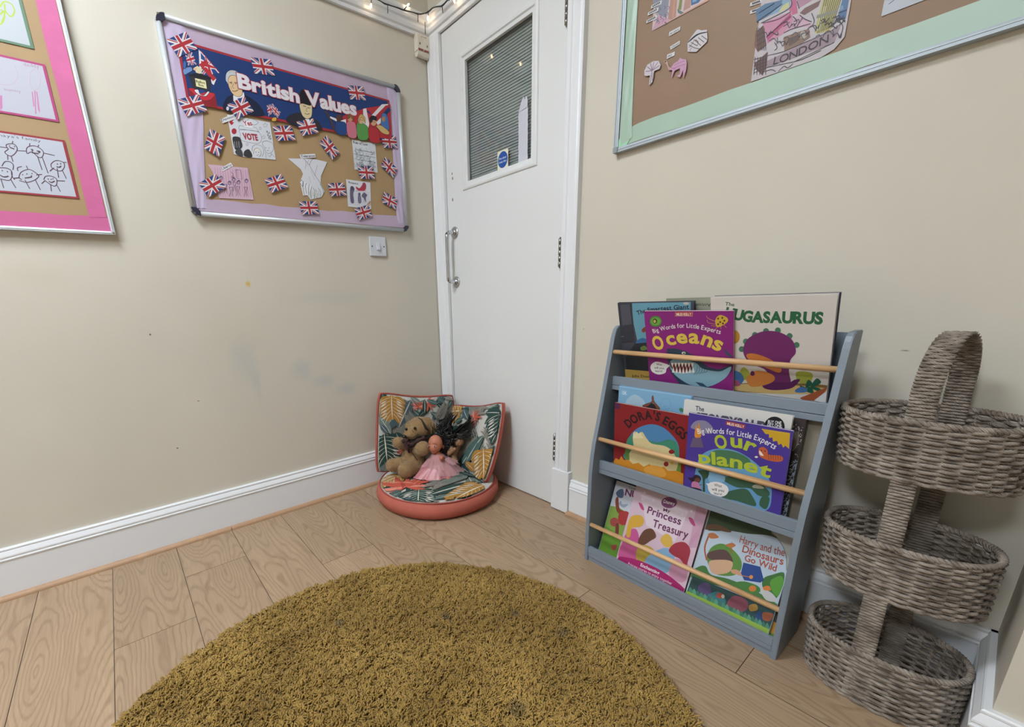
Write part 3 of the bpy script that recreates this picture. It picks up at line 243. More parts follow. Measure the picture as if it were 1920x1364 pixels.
'strip_camel_0':[('p','d6d6d8',[1517,2528,1526,2629,1832,2634,1831,2544]),('t','4a4a54','Arabic',[1541,2549,1804,2565],50,0.01)],
'strip_camel_1':[('p','d6d6d8',[1605,2181,1584,2269,1846,2300,1862,2218]),('t','4a4a54','Oman',[1629,2202,1839,2237],51,0.01)],
'strip_camel_2':[('p','d6d6d8',[1510,2001,1518,2105,1734,2095,1731,2003]),('t','4a4a54','Al',[1534,2023,1641,2025],51,0.01)],
'shell_cutout':[('p','d2cdd2',[2078,2165,2189,2270,2291,2353,2334,2350,2425,2290,2563,2248,2603,2043,2595,1973,2340,1845,2102,1944]),('s','2c2c34',[2078,2165,2293,2257,2559,2206,2553,2186,2349,2219,2132,2159]),('k','6a585c',8,[2122,2088,2274,1967,2421,1880]),('k','6a585c',8,[2170,2129,2341,1986]),('k','6a585c',8,[2253,2155,2448,1944]),('k','6a585c',8,[2356,2158,2527,1986]),('k','6a585c',8,[2439,2168,2590,2019]),('k','6a585c',8,[2129,2025,2226,2091,2253,2155]),('k','6a585c',8,[2343,1970,2368,2049,2289,2140]),('k','6a585c',8,[2156,1939,2202,1996])],
'tree_cutout':[('p','cfc8d0',[882,1827,871,1947,953,2065,1132,2087,1294,2034,1365,1904,1344,1823,1176,1828,1181,1769,1172,1658,1150,1566,1052,1526,1061,1763,958,1783]),('l','8a7088',10,[1113,1859,915,1914]),('l','8a7088',10,[1113,1859,957,2014]),('l','8a7088',10,[1113,1859,1054,2060]),('l','8a7088',10,[1113,1859,1154,2063]),('l','8a7088',10,[1113,1859,1277,2009]),('l','8a7088',10,[1113,1859,1336,1907]),('l','7c6878',10,[1114,1842,1091,1554]),('l','7c6878',10,[1159,1793,1147,1600])],
'camel_cutout':[('p','cc9cbc',[1437,1965,1494,1967,1556,1912,1606,1791,1670,1720,1756,1799,1865,1812,1913,1871,1992,1811,2086,1768,2119,1663,2121,1524,2069,1340,2030,1542,1964,1393,1865,1460,1955,1475,1940,1621,1793,1612,1717,1449,1724,1653,1616,1692,1544,1846]),('p','c8a090',[1437,1965,1494,1967,1556,1912,1606,1791,1671,1712,1616,1692,1544,1846]),('p','3a343c',[1525,1924,1518,1915,1499,1918,1479,1930,1469,1945,1476,1953,1495,1951,1516,1939]),('k','b07c9c',10,[1761,1750,1871,1756,2052,1750]),('k','b07c9c',10,[1730,1682,1915,1677,2080,1663]),('k','b07c9c',10,[1690,1713,1808,1654])],
'blue_drawing':[('p','c0c8d2',[6120,1000,8200,1000,8200,3000,6120,3000]),('k','6a84a4',8,[7977,1427,8077,1487,8037,1567]),('k','8098b0',8,[7372,2194,7472,2254,7432,2334]),('k','5a708c',8,[6203,1173,6303,1233,6263,1313]),('k','6a84a4',8,[6810,1374,6910,1434,6870,1514]),('k','8098b0',8,[6532,1877,6632,1937,6592,2017]),('k','5a708c',8,[7415,1777,7515,1837,7475,1917]),('k','6a84a4',8,[7529,1527,7629,1587,7589,1667]),('k','8098b0',8,[6895,1249,6995,1309,6955,1389]),('k','5a708c',8,[6612,1780,6712,1840,6672,1920]),('k','6a84a4',8,[7770,1760,7870,1820,7830,1900]),('k','8098b0',8,[7878,2455,7978,2515,7938,2595]),('k','5a708c',8,[7665,2218,7765,2278,7725,2358]),('k','6a84a4',8,[6227,2089,6327,2149,6287,2229]),('k','8098b0',8,[6265,2182,6365,2242,6325,2322]),('k','5a708c',8,[7007,1175,7107,1235,7067,1315]),('k','6a84a4',8,[7967,1327,8067,1387,8027,1467]),('k','8098b0',8,[8024,2226,8124,2286,8084,2366]),('k','5a708c',8,[7953,1989,8053,2049,8013,2129]),('k','6a84a4',8,[6868,2098,6968,2158,6928,2238]),('k','8098b0',8,[7074,2151,7174,2211,7134,2291]),('k','5a708c',8,[8012,1135,8112,1195,8072,1275]),('k','6a84a4',8,[6514,1695,6614,1755,6574,1835]),('k','8098b0',8,[6252,1589,6352,1649,6312,1729]),('k','5a708c',8,[7004,1311,7104,1371,7064,1451]),('k','6a84a4',8,[6279,2002,6379,2062,6339,2142]),('k','8098b0',8,[6650,2100,6750,2160,6710,2240]),('k','5a708c',8,[6991,2397,7091,2457,7051,2537]),('k','6a84a4',8,[6765,1861,6865,1921,6825,2001]),('k','8098b0',8,[6741,2472,6841,2532,6801,2612]),('k','5a708c',8,[6727,2064,6827,2124,6787,2204]),('k','6a84a4',8,[6873,2075,6973,2135,6933,2215]),('k','8098b0',8,[7377,2209,7477,2269,7437,2349]),('k','5a708c',8,[7389,1734,7489,1794,7449,1874]),('k','6a84a4',8,[7056,1284,7156,1344,7116,1424]),('k','8098b0',8,[6423,1282,6523,1342,6483,1422]),('k','5a708c',8,[7966,2055,8066,2115,8026,2195]),('k','6a84a4',8,[7919,1972,8019,2032,7979,2112]),('k','8098b0',8,[6604,1068,6704,1128,6664,1208]),('k','5a708c',8,[7213,2509,7313,2569,7273,2649]),('k','6a84a4',8,[7708,1153,7808,1213,7768,1293])],
'family_drawing':[('p','a03c46',[-2950,1010,-705,1012,-705,2625,-2950,2640]),('p','c5c9d6',[-2890,1060,-770,1065,-770,2570,-2890,2585]),('t','4a4248',"Inaya's family",[-2176,2481,-1674,2492,-1266,2475],75,-0.005),('k','5c4450',11,[-2052,2228,-2045,2284,-1962,2325,-1872,2326,-1830,2235,-1886,2115,-2002,2006,-2087,2028,-2117,2093,-2031,2176,-2052,2228]),('k','5c4450',11,[-1653,2122,-1629,2253,-1548,2330,-1424,2357,-1317,2303,-1272,2210,-1329,2085,-1418,2065,-1522,2185,-1643,2117]),('k','5c4450',11,[-1179,1830,-1165,1920,-1064,2015,-960,2038,-863,1993,-877,1872,-970,1762,-1083,1762,-1181,1822]),('k','5c4450',11,[-1946,1524,-1872,1620,-1690,1702,-1536,1592,-1541,1518,-1659,1416,-1830,1344,-1986,1376]),('k','5c4450',11,[-1946,1524,-1969,1450,-1923,1398]),('k','5c4450',11,[-1433,1458,-1375,1554,-1258,1584,-1135,1525,-1162,1372,-1231,1311,-1331,1367,-1411,1446]),('k','5c4450',11,[-2342,1656,-2181,1671,-2095,1605,-2126,1444,-2211,1348,-2386,1369]),('k','5c4450',11,[-2268,1708,-2178,1833,-2073,1848,-2016,1771,-2058,1638]),('k','5c4450',11,[-1953,1624,-1944,1710,-1840,1760]),('k','5c4450',11,[-2098,1590,-2113,1474,-2078,1379]),('l','5c4450',10,[-2234,2212,-2046,2208]),('l','5c4450',10,[-1851,2169,-1650,2186]),('l','5c4450',10,[-1281,2194,-1031,2167]),('l','5c4450',10,[-1910,2334,-1881,2408]),('l','5c4450',10,[-1546,2337,-1524,2412]),('l','5c4450',10,[-1371,2330,-1331,2401]),('l','5c4450',10,[-2079,2015,-2102,1893]),('l','5c4450',10,[-2008,2005,-2002,1858]),('l','5c4450',10,[-1429,2070,-1410,1725]),('l','5c4450',10,[-1329,2085,-1292,1653]),('l','5c4450',10,[-1052,1818,-1076,1562]),('l','5c4450',10,[-942,1773,-895,1555]),('l','5c4450',10,[-1857,1406,-1804,1172]),('l','5c4450',10,[-1625,1434,-1570,1168]),('l','5c4450',10,[-1306,1340,-1327,1158]),('l','5c4450',10,[-1165,1356,-1117,1173]),('l','5c4450',10,[-2369,1371,-2363,1130]),('l','5c4450',10,[-2160,1368,-2105,1159]),('l','5c4450',10,[-1739,1796,-1722,1691]),('l','5c4450',10,[-1576,1572,-1437,1605]),('l','5c4450',10,[-879,2005,-794,2017]),('l','5c4450',10,[-1241,1719,-1125,1823]),('l','5c4450',10,[-1507,1346,-1413,1438]),('l','5c4450',10,[-1146,1471,-947,1488]),('l','5c4450',10,[-2091,1420,-1969,1450]),('p','5c4450',[-1968,2269,-1974,2258,-1985,2252,-1994,2255,-1996,2264,-1989,2275,-1978,2281,-1969,2279]),('p','5c4450',[-1865,2272,-1871,2261,-1882,2255,-1891,2258,-1893,2267,-1887,2278,-1876,2284,-1867,2281]),('p','5c4450',[-1858,1543,-1865,1532,-1876,1526,-1885,1529,-1887,1539,-1881,1550,-1870,1556,-1860,1553]),('p','5c4450',[-1763,1577,-1770,1566,-1781,1560,-1790,1563,-1792,1573,-1785,1584,-1774,1590,-1765,1587]),('p','5c4450',[-1645,1599,-1652,1588,-1663,1583,-1673,1586,-1675,1596,-1668,1607,-1657,1613,-1647,1609]),('p','5c4450',[-1003,1943,-1010,1932,-1022,1926,-1032,1929,-1034,1939,-1027,1950,-1015,1956,-1005,1953]),('p','5c4450',[-930,1961,-937,1949,-949,1943,-959,1946,-961,1956,-954,1968,-942,1974,-932,1971]),('p','5c4450',[-1312,1495,-1319,1484,-1331,1478,-1340,1481,-1342,1491,-1336,1503,-1324,1509,-1314,1505]),('p','5c4450',[-1244,1496,-1251,1485,-1263,1479,-1272,1482,-1275,1492,-1268,1504,-1256,1510,-1246,1507]),('p','5c4450',[-1196,1517,-1203,1506,-1215,1500,-1225,1503,-1227,1513,-1220,1525,-1208,1530,-1198,1527]),('p','5c4450',[-2275,1595,-2282,1584,-2293,1578,-2301,1581,-2303,1591,-2297,1602,-2286,1607,-2277,1605]),('p','5c4450',[-2172,1580,-2178,1570,-2189,1564,-2198,1567,-2200,1577,-2193,1588,-2182,1593,-2173,1590]),('k','5c4450',11,[-1990,2231,-1894,2204]),('k','5c4450',11,[-1851,1457,-1699,1505,-1690,1543]),('k','5c4450',11,[-1061,1861,-998,1862,-940,1900]),('k','5c4450',11,[-1328,1434,-1271,1411,-1187,1459]),('k','5c4450',11,[-2362,1471,-2293,1430,-2189,1465]),('k','5c4450',11,[-1542,2253,-1496,2246,-1527,2213]),('k','5c4450',11,[-1417,2230,-1346,2227,-1390,2191]),('k','5c4450',11,[-1537,2168,-1467,2165,-1396,2162])],
'daddy_drawing':[('p','b84a80',[-2950,3100,-725,3098,-720,4555,-2950,4575]),('p','c3c3d0',[-2890,3150,-790,3150,-785,4500,-2890,4520]),('t','b090a8','daddy',[-1196,4407,-864,4427],77,0),('t','b090a8','mummy',[-1757,3675,-1415,3697],78,0),('k','c8b4c4',7,[-1099,4244,-970,4387,-873,4299,-968,3959,-1093,3840,-1163,3960,-1099,4244]),('k','c8b4c4',7,[-1817,3811,-1584,3864,-1390,4086,-1398,4348]),('l','cc88b4',14,[-1165,3779,-1211,3404]),('l','cc88b4',14,[-1099,3817,-1213,3218]),('l','cc88b4',14,[-1063,3802,-1120,3283]),('l','cc88b4',14,[-1085,3614,-1129,3328]),('l','cc88b4',14,[-1882,3533,-1950,3163]),('l','cc88b4',14,[-1851,3539,-1920,3214])],
'scribble_drawing':[('p','6c8c74',[-2950,4885,-870,4890,-870,6500,-2950,6500]),('p','c2c8cf',[-2890,4945,-940,4950,-940,6450,-2890,6450]),('k','b8cc50',16,[-1374,5711,-1267,5867,-1121,5871,-1084,5716,-1193,5558,-1279,5657,-1257,5829]),('k','b8cc50',16,[-1416,5533,-1299,5651,-1370,5422,-1473,5288]),('k','b8cc50',16,[-1366,5672,-1319,5562,-1419,5366])],
'oceans':[('p','8f2a80',[-10,2319,2331,2318,2343,-162,13,-235]),('p','c04c3c',[900,2297,1369,2296,1358,2179,886,2176]),('l','e8e0d8',5,[907,2289,887,2184,1351,2179,1365,2288]),('t','ece4dc','MILES KELLY',[933,2196,1327,2201],70,0.03),('p','4c8a3c',[510,2025,498,1974,470,1928,428,1891,376,1867,319,1857,263,1864,214,1886,176,1922,153,1968,148,2019,161,2070,191,2117,234,2153,286,2177,343,2185,397,2177,446,2155,482,2119,505,2075]),('p','74aa50',[478,2024,468,1986,445,1952,411,1924,369,1906,322,1898,277,1903,236,1920,205,1947,186,1981,182,2020,192,2058,216,2093,251,2120,294,2138,340,2144,385,2139,424,2122,455,2095,473,2062]),('p','2e4a28',[377,2031,372,2008,361,1987,346,1971,326,1960,306,1956,286,1959,268,1969,254,1985,246,2006,245,2029,250,2052,261,2073,277,2089,296,2100,316,2103,336,2100,354,2090,367,2074,375,2054]),('p','d8c060',[339,2022,337,2008,330,1995,321,1985,311,1979,299,1976,288,1978,278,1985,270,1994,266,2007,265,2021,268,2035,274,2048,283,2058,294,2064,305,2067,317,2065,327,2058,334,2048,339,2036]),('s','d8b040',[1921,2084,2020,2212,2181,2159,2213,2052,2085,1940,1953,1900]),('k','d8b040',9,[1921,2047,1754,2119,1704,2192]),('k','d8b040',9,[1920,1973,1752,2007,1719,2081]),('k','d8b040',9,[1953,1919,1819,1934]),('k','d8b040',9,[1986,1901,1919,1843]),('k','d8b040',9,[2117,1959,2182,1888]),('k','d8b040',9,[2052,1921,2052,1847]),('p','4a3a30',[2010,2121,2003,2103,1987,2096,1971,2103,1964,2121,1971,2139,1987,2147,2003,2139]),('p','4a3a30',[2107,2140,2101,2122,2085,2115,2069,2122,2062,2140,2069,2158,2085,2165,2101,2158]),('p','4a3a30',[2156,2069,2149,2051,2133,2043,2117,2050,2111,2068,2117,2086,2133,2094,2149,2087]),('p','4a3a30',[2059,2031,2052,2013,2036,2005,2020,2012,2013,2030,2020,2048,2036,2056,2052,2049]),('p','4a3a30',[2124,1996,2117,1978,2101,1970,2085,1977,2078,1995,2085,2013,2101,2021,2117,2014]),('p','4a3a30',[2010,1975,2003,1957,1986,1949,1970,1956,1963,1974,1970,1993,1987,2000,2003,1993]),('t','f0e8ee','Big Words for Little Experts',[243,1666,720,1807,1181,1860,1611,1815,2035,1709],126,0.01),('t','e8cc58','O',[244,1155,541,1219],397,0.035),('t','e8cc58','ceans',[661,1320,1050,1410,1460,1426,1743,1348,2010,1242],399,0.03),('p','33475a',[606,1207,848,1236,1155,1175,1377,1048,1734,753,2015,722,2317,894,2319,697,1726,121,956,95,688,464,606,853]),('s','8fb8cc',[662,749,833,917,1371,861,1589,696,2015,662,2301,833,2152,475,1726,164,1274,141,925,315,731,513]),('p','3a5064',[2101,1360,2332,1109,2283,1085,2184,1154]),('p','34506a',[1374,265,1580,250,1707,140,1503,153]),('p','e8e8e0',[1138,1119,1135,1106,1127,1094,1115,1084,1099,1077,1083,1073,1066,1074,1051,1079,1040,1087,1032,1098,1030,1111,1033,1124,1042,1136,1054,1147,1069,1154,1086,1157,1103,1156,1117,1151,1129,1143,1136,1132]),('p','26262c',[1115,1109,1113,1101,1110,1094,1104,1088,1098,1084,1091,1082,1084,1083,1077,1086,1072,1091,1069,1098,1069,1106,1070,1114,1074,1121,1079,1127,1085,1131,1093,1133,1100,1132,1106,1129,1111,1124,1114,1117]),('p','6a2c30',[664,793,1333,836,1289,621,1052,485,813,523,697,642]),('p','f0eee8',[705,784,794,792,742,638]),('p','f0eee8',[721,477,804,486,772,672]),('p','f0eee8',[802,793,891,802,840,649]),('p','f0eee8',[819,479,901,489,869,683]),('p','f0eee8',[899,802,986,811,936,659]),('p','f0eee8',[916,482,997,492,965,693]),('p','f0eee8',[994,812,1080,820,1031,669]),('p','f0eee8',[1012,485,1091,494,1060,703]),('p','f0eee8',[1088,821,1173,829,1126,680]),('p','f0eee8',[1107,505,1186,514,1154,712]),('p','f0eee8',[1181,830,1265,838,1218,689]),('p','f0eee8',[1201,525,1278,534,1246,722]),('p','f0eee8',[1273,839,1356,847,1310,699]),('p','f0eee8',[1294,544,1370,553,1338,732]),('k','33475a',9,[1342,477,1420,593,1451,765]),('k','33475a',9,[1414,503,1491,601,1509,746]),('k','33475a',9,[1486,529,1562,609,1568,727]),('k','33475a',9,[1557,554,1631,617,1626,708]),('k','33475a',9,[1627,579,1700,625,1683,690]),('s','f0eeee',[79,622,243,774,497,754,659,691,570,584,520,444,301,363,109,442]),('p','f0eeee',[556,694,667,697,573,629]),('t','3a3440','What',[269,660,441,669],73,0.01),('t','3a3440','will you',[191,543,493,558],73,0.01),('t','3a3440','learn?',[219,445,436,457],65,0.01)],
'huga':[('p','ded9d4',[101,2707,2482,2663,2487,51,254,-240]),('t','3c6048','The',[340,2471,544,2444],89,0.02),('t','2f6a4a','HUGASAURUS',[332,2166,897,2059,1630,2044,2277,2031],259,0.05),('p','c8923c',[676,1655,671,1600,655,1549,630,1508,598,1481,563,1470,527,1476,495,1500,469,1539,452,1589,447,1645,452,1700,469,1751,494,1791,526,1818,562,1827,597,1820,628,1796,654,1758,670,1710]),('s','a8b048',[549,768,632,617,760,831,888,727,955,538,600,451]),('s','a8b048',[1882,806,2040,861,2200,809,2163,588,1950,558]),('s','8a6a3c',[465,266,1235,458,2473,560,2462,378,1543,190,465,98]),('s','d8b878',[465,266,1236,418,2454,485,2363,326,1396,166,465,140]),('s','4a78b0',[499,682,697,665,780,475,667,296,499,292]),('s','b05878',[516,398,633,435,700,301,550,258]),('p','4c8068',[792,1333,779,1284,745,1251,702,1248,667,1275,653,1324,666,1374,701,1406,743,1409,778,1381]),('p','4c8068',[881,1544,869,1495,836,1464,794,1461,759,1489,746,1536,758,1585,792,1616,834,1618,868,1591]),('p','4c8068',[1073,1723,1061,1677,1029,1646,989,1644,955,1672,942,1718,954,1765,986,1795,1026,1796,1059,1769]),('p','4c8068',[1301,1831,1290,1785,1260,1756,1221,1755,1188,1782,1175,1827,1186,1872,1217,1901,1255,1902,1287,1875]),('p','4c8068',[1536,1856,1527,1812,1498,1783,1460,1782,1429,1808,1415,1852,1425,1897,1454,1925,1492,1926,1523,1900]),('p','4c8068',[1771,1729,1762,1685,1734,1656,1698,1654,1667,1680,1653,1724,1663,1769,1691,1797,1727,1798,1757,1772]),('p','4c8068',[1914,1515,1906,1471,1878,1441,1843,1439,1812,1464,1798,1508,1807,1553,1835,1582,1870,1584,1901,1559]),('s','77316e',[755,1255,844,1597,1138,1808,1477,1820,1757,1643,1853,1339,1756,1118,1743,827,1762,456,1240,300,1286,773,916,963]),('s','60265c',[1730,527,1865,620,1973,635,1821,389,1481,279,1240,300,1235,458]),('s','d27f3e',[834,1185,1003,1229,1333,1116,1571,918,1549,767,1313,852,914,1040]),('s','d88a44',[859,565,1013,742,1226,767,1436,677,1442,525,1237,379,959,298,845,443]),('p','60265c',[1027,685,1025,663,1018,642,1007,625,994,614,978,608,963,610,949,618,937,632,930,651,927,673,929,695,936,715,947,732,960,744,976,749,991,747,1005,739,1016,725,1024,706]),('s','24604c',[2088,504,2132,656,2217,559,2118,449]),('s','24604c',[2193,519,2284,712,2368,616,2223,465]),('s','24604c',[1981,488,2093,430,2196,483,2012,433]),('s','24604c',[2196,483,2353,470,2386,366,2226,429]),('s','24604c',[2095,394,2197,465,2260,309,2125,339]),('s','4a78b0',[1906,364,2011,448,2121,416,2100,320,1910,289]),('p','ac5a38',[2001,152,2501,521,2377,143,2060,86]),('p','eae8e8',[2273,124,2519,459,2522,95]),('t','4a4a4a','RACHEL BRIGHT',[551,27,850,56],42,0)],
'smart':[('p','4a4c58',[0,0,2260,0,2260,2560,0,2560]),('p','6ea6bc',[460,2546,2174,2572,2143,1467,553,1337,477,1908]),('s','3f70a0',[534,1381,746,1481,957,1360,945,1183,522,1246]),('p','30343a',[457,1287,957,1360,888,404,74,310,99,797]),('p','c4a050',[32,379,888,404,846,-174,-14,-304]),('s','6a8440',[630,1162,771,1239,852,1132,668,1074]),('p','3a3c48',[0,2554,482,2546,423,1330,-23,1259]),('p','565864',[90,2510,413,2526,422,1907,90,1856]),('l','2a2c34',15,[-43,1304,463,1355]),('l','2a2c34',15,[411,2505,457,1287]),('l','c8c8cc',9,[-22,1490,100,1505]),('t','2a2a38','The Smartest Giant',[628,2189,1109,2301,2124,2366],128,0.02),('t','3a3020','Julia Donaldson',[254,135,1274,209],88,0.01),('s','8a4a34',[723,1741,840,1831,852,1703,760,1656]),('p','c8c4b8',[2129,2517,2125,2505,2114,2495,2098,2487,2078,2482,2055,2480,2032,2483,2012,2488,1996,2497,1986,2508,1983,2519,1987,2531,1998,2541,2014,2549,2035,2554,2057,2556,2080,2553,2100,2548,2116,2539,2126,2528])],
'steve':[('p','a8ab98',[0,0,2500,0,2500,2620,0,2620]),('p','8e927e',[0,2600,2500,2600,2500,2620,0,2620]),('t','4a4a48','Steve Antony',[1580,2465,739,2472],85,0.01)],
'dora':[('p','8a2026',[-91,2318,2291,2304,2287,1,-81,-91]),('p','54244c',[-42,2290,188,2298,180,2106,-37,2103]),('s','4f86b8',[484,844,517,1221,776,1596,1202,1828,1575,1816,1866,1632,2058,1388,2104,1022,2134,604,1993,340,450,459]),('s','3f8a72',[450,1113,605,1333,879,1309,1440,1316,1757,1480,2018,1419,2117,941,2134,604,1951,371,497,472,416,732]),('s','d8c898',[654,1254,691,1479,850,1458,957,1527,1097,1362,1276,1231,1691,1251,1941,1104,2103,766,1990,384,1669,279,928,226,544,486,580,777,690,945]),('p','e8dcb0',[654,1254,669,1460,731,1399,780,1508,829,1422,892,1512,941,1413,1010,1341]),('p','8a2026',[1966,1153,1963,1132,1952,1110,1934,1090,1911,1074,1885,1063,1858,1059,1833,1062,1813,1071,1799,1087,1794,1106,1797,1128,1808,1151,1826,1171,1849,1186,1876,1197,1902,1201,1927,1198,1947,1188,1960,1173]),('p','8a2026',[1818,724,1816,699,1808,675,1793,653,1773,636,1751,625,1729,622,1708,627,1690,639,1679,658,1674,681,1676,706,1685,731,1700,753,1719,770,1742,780,1764,783,1785,778,1802,765,1813,747]),('p','d8a840',[1843,775,1959,852,1928,714]),('s','5c8a3c',[411,871,505,896,568,493,450,459]),('s','6c943c',[2057,580,2148,950,2184,447,2110,379]),('p','d08a28',[-37,195,83,425,209,389,277,552,378,438,544,486,690,387,871,488,1056,404,1226,547,1446,478,1691,598,1820,505,2057,580,2261,558,2287,1,-80,-141]),('s','e0a044',[1060,313,1314,528,1653,542,1751,306,1336,124]),('t','26141a',"DORA'S EGGS",[504,1558,853,1867,1277,1996,1651,1895,1936,1751,2171,1573],257,0.03)],
'planet':[('p','4c3a98',[-6,2426,2328,2447,2347,175,-13,180]),('p','a03a44',[924,2403,1364,2388,1363,2274,919,2285]),('t','f0e0d8','MILES KELLY',[955,2300,1338,2289],66,0.03),('p','d0a82c',[1706,2357,2272,2377,2301,1986,2220,2050,2187,1990,2137,2080,2088,2033,2050,2127,1973,2090,1948,2188,1882,2162,1871,2256,1803,2240]),('l','e8cc60',5,[1862,2340,2263,2348,2290,2017]),('s','8a86a4',[75,2032,186,2232,390,2293,529,2246,640,2119,618,1981,348,1937,239,1990]),('s','d89038',[200,1785,210,2140,253,2033,275,2212,322,2048,357,1822]),('p','6a5a78',[150,1733,358,1803,449,1530,97,1458]),('s','6aa0cc',[290,794,398,1277,720,1563,1198,1653,1673,1453,1999,1114,2102,703,2037,258,1500,160,699,139,323,342]),('s','4c7a58',[578,1208,723,1525,1201,1617,1550,1491,1485,1247,1088,1124,692,1082]),('s','3f6450',[988,776,1353,1014,1719,1020,2035,791,2024,636,1823,599,1629,722,1325,653]),('s','3f6450',[1087,407,1511,679,1711,519,1797,278,1362,267,1037,225]),('s','3f6450',[1912,594,2069,616,2033,295,1879,350]),('s','8ab8dc',[641,864,974,931,1027,709,700,556]),('t','f0f0f4','Big Words for Little Experts',[274,1889,813,2023,1252,2056,1670,2032,2021,1904],149,0.01),('t','b4c43c','O',[764,1598,1025,1668],358,0.03),('t','b4c43c','ur',[1109,1728,1312,1751,1589,1694],363,0.03),('t','b4c43c','planet',[384,1078,756,1133,1242,1187,1642,1183,1995,1149],344,0.03),('s','c8643c',[1706,1827,1798,1905,1890,1840,1929,1744,2172,1778,2212,1666,2057,1596,1771,1628]),('s','e8e0d8',[1724,1796,1787,1741,1823,1679,1741,1692]),('l','3a2a30',8,[1912,1768,1944,1606]),('l','3a2a30',8,[1962,1771,1990,1619]),('l','3a2a30',8,[2011,1775,2036,1633]),('l','3a2a30',8,[2061,1778,2081,1646]),('l','3a2a30',8,[2109,1781,2126,1659]),('l','3a2a30',8,[2158,1784,2171,1672]),('p','3a2a30',[1780,1811,1780,1805,1778,1800,1776,1795,1772,1792,1768,1790,1763,1789,1759,1791,1756,1794,1753,1798,1752,1803,1752,1809,1754,1814,1756,1819,1760,1822,1764,1824,1768,1825,1773,1823,1776,1820,1779,1816]),('p','3a2a30',[1856,1814,1856,1808,1855,1803,1852,1798,1849,1795,1844,1793,1840,1792,1836,1794,1832,1797,1830,1801,1829,1806,1829,1812,1830,1817,1833,1822,1836,1825,1841,1827,1845,1827,1849,1826,1852,1823,1855,1819]),('p','e8e4d8',[1714,1619,1713,1611,1709,1603,1702,1595,1693,1589,1683,1585,1672,1583,1662,1584,1654,1587,1648,1593,1646,1600,1647,1608,1651,1616,1658,1624,1667,1630,1677,1634,1688,1636,1698,1635,1706,1632,1712,1626]),('s','2e2430',[215,560,298,680,426,671,453,555,344,560,242,441,105,523]),('p','6a4438',[442,552,440,525,431,499,415,474,394,455,370,443,346,439,323,443,304,455,291,475,286,499,288,526,297,552,313,576,334,595,358,607,383,611,405,607,424,595,436,575]),('s','c880a8',[242,441,387,470,430,379,471,309,235,268]),('k','6a4438',16,[428,400,497,445]),('s','2e2838',[217,262,473,289,481,185,189,122]),('s','34503c',[361,816,534,891,641,864,619,694,554,631,586,224,534,205,488,650]),('k','34503c',15,[396,828,554,631,637,904]),('s','f0eeee',[646,455,699,576,898,657,1102,614,1157,473,1064,296,833,210,693,305]),('p','f0eeee',[591,519,702,536,685,406]),('t','3a3440','What',[809,503,993,528],82,0.01),('t','3a3440','will you',[758,362,1060,413],82,0.01),('t','3a3440','learn?',[828,271,1017,299],63,0.01),('s','b0b0a0',[1680,817,1762,891,1880,887,1916,824,1715,771])],
'stomp':[('p','dedcd8',[0,0,2500,0,2500,2690,0,2690]),('t','3c4454','The',[323,2430,542,2440],130,0.02),('t','5a5a68','STOMPYSAURUS',[372,2133,1174,2168,2305,2198],245,0.05),('p','1c1c22',[2374,2407,2375,2330,2356,2256,2319,2191,2267,2143,2205,2116,2139,2113,2076,2135,2022,2180,1983,2243,1962,2319,1962,2398,1983,2474,2022,2538,2075,2585,2137,2609,2202,2610,2264,2586,2316,2542,2353,2480]),('t','e8e8e8','BUY ONE',[2027,2426,2298,2442],75,0.03),('t','e8e8e8','GET ONE',[2025,2357,2314,2371],61,0.03),('t','e8e8e8','HALF',[2027,2281,2325,2291],82,0.05)],
'yoga':[('p','7fb0d4',[0,0,2250,0,2250,2770,0,2770]),('p','9cc8e6',[0,2735,2250,2735,2250,2770,0,2770]),('l','c8dcec',7,[109,2636,288,2644,299,2515,119,2506,109,2636]),('t','d8e8f4','DK',[147,2519,279,2525],91,0.03),('s','a8c4d8',[258,2254,339,2421,536,2560,720,2524,886,2401,883,2187,242,2162]),('p','2a2428',[834,2243,1125,2399,1345,2311,1418,2199,887,2145]),('s','7a4c38',[832,2264,957,2349,1105,2437,1101,2562,1129,2633,1169,2572,1205,2454,1390,2277,1312,2222,1151,2403,966,2245]),('s','3f8060',[1944,2356,2016,2396,2103,2305,1990,2284]),('k','6a98bc',8,[1382,2359,1443,2574,1605,2580,1702,2414,1596,2273,1504,2380])],
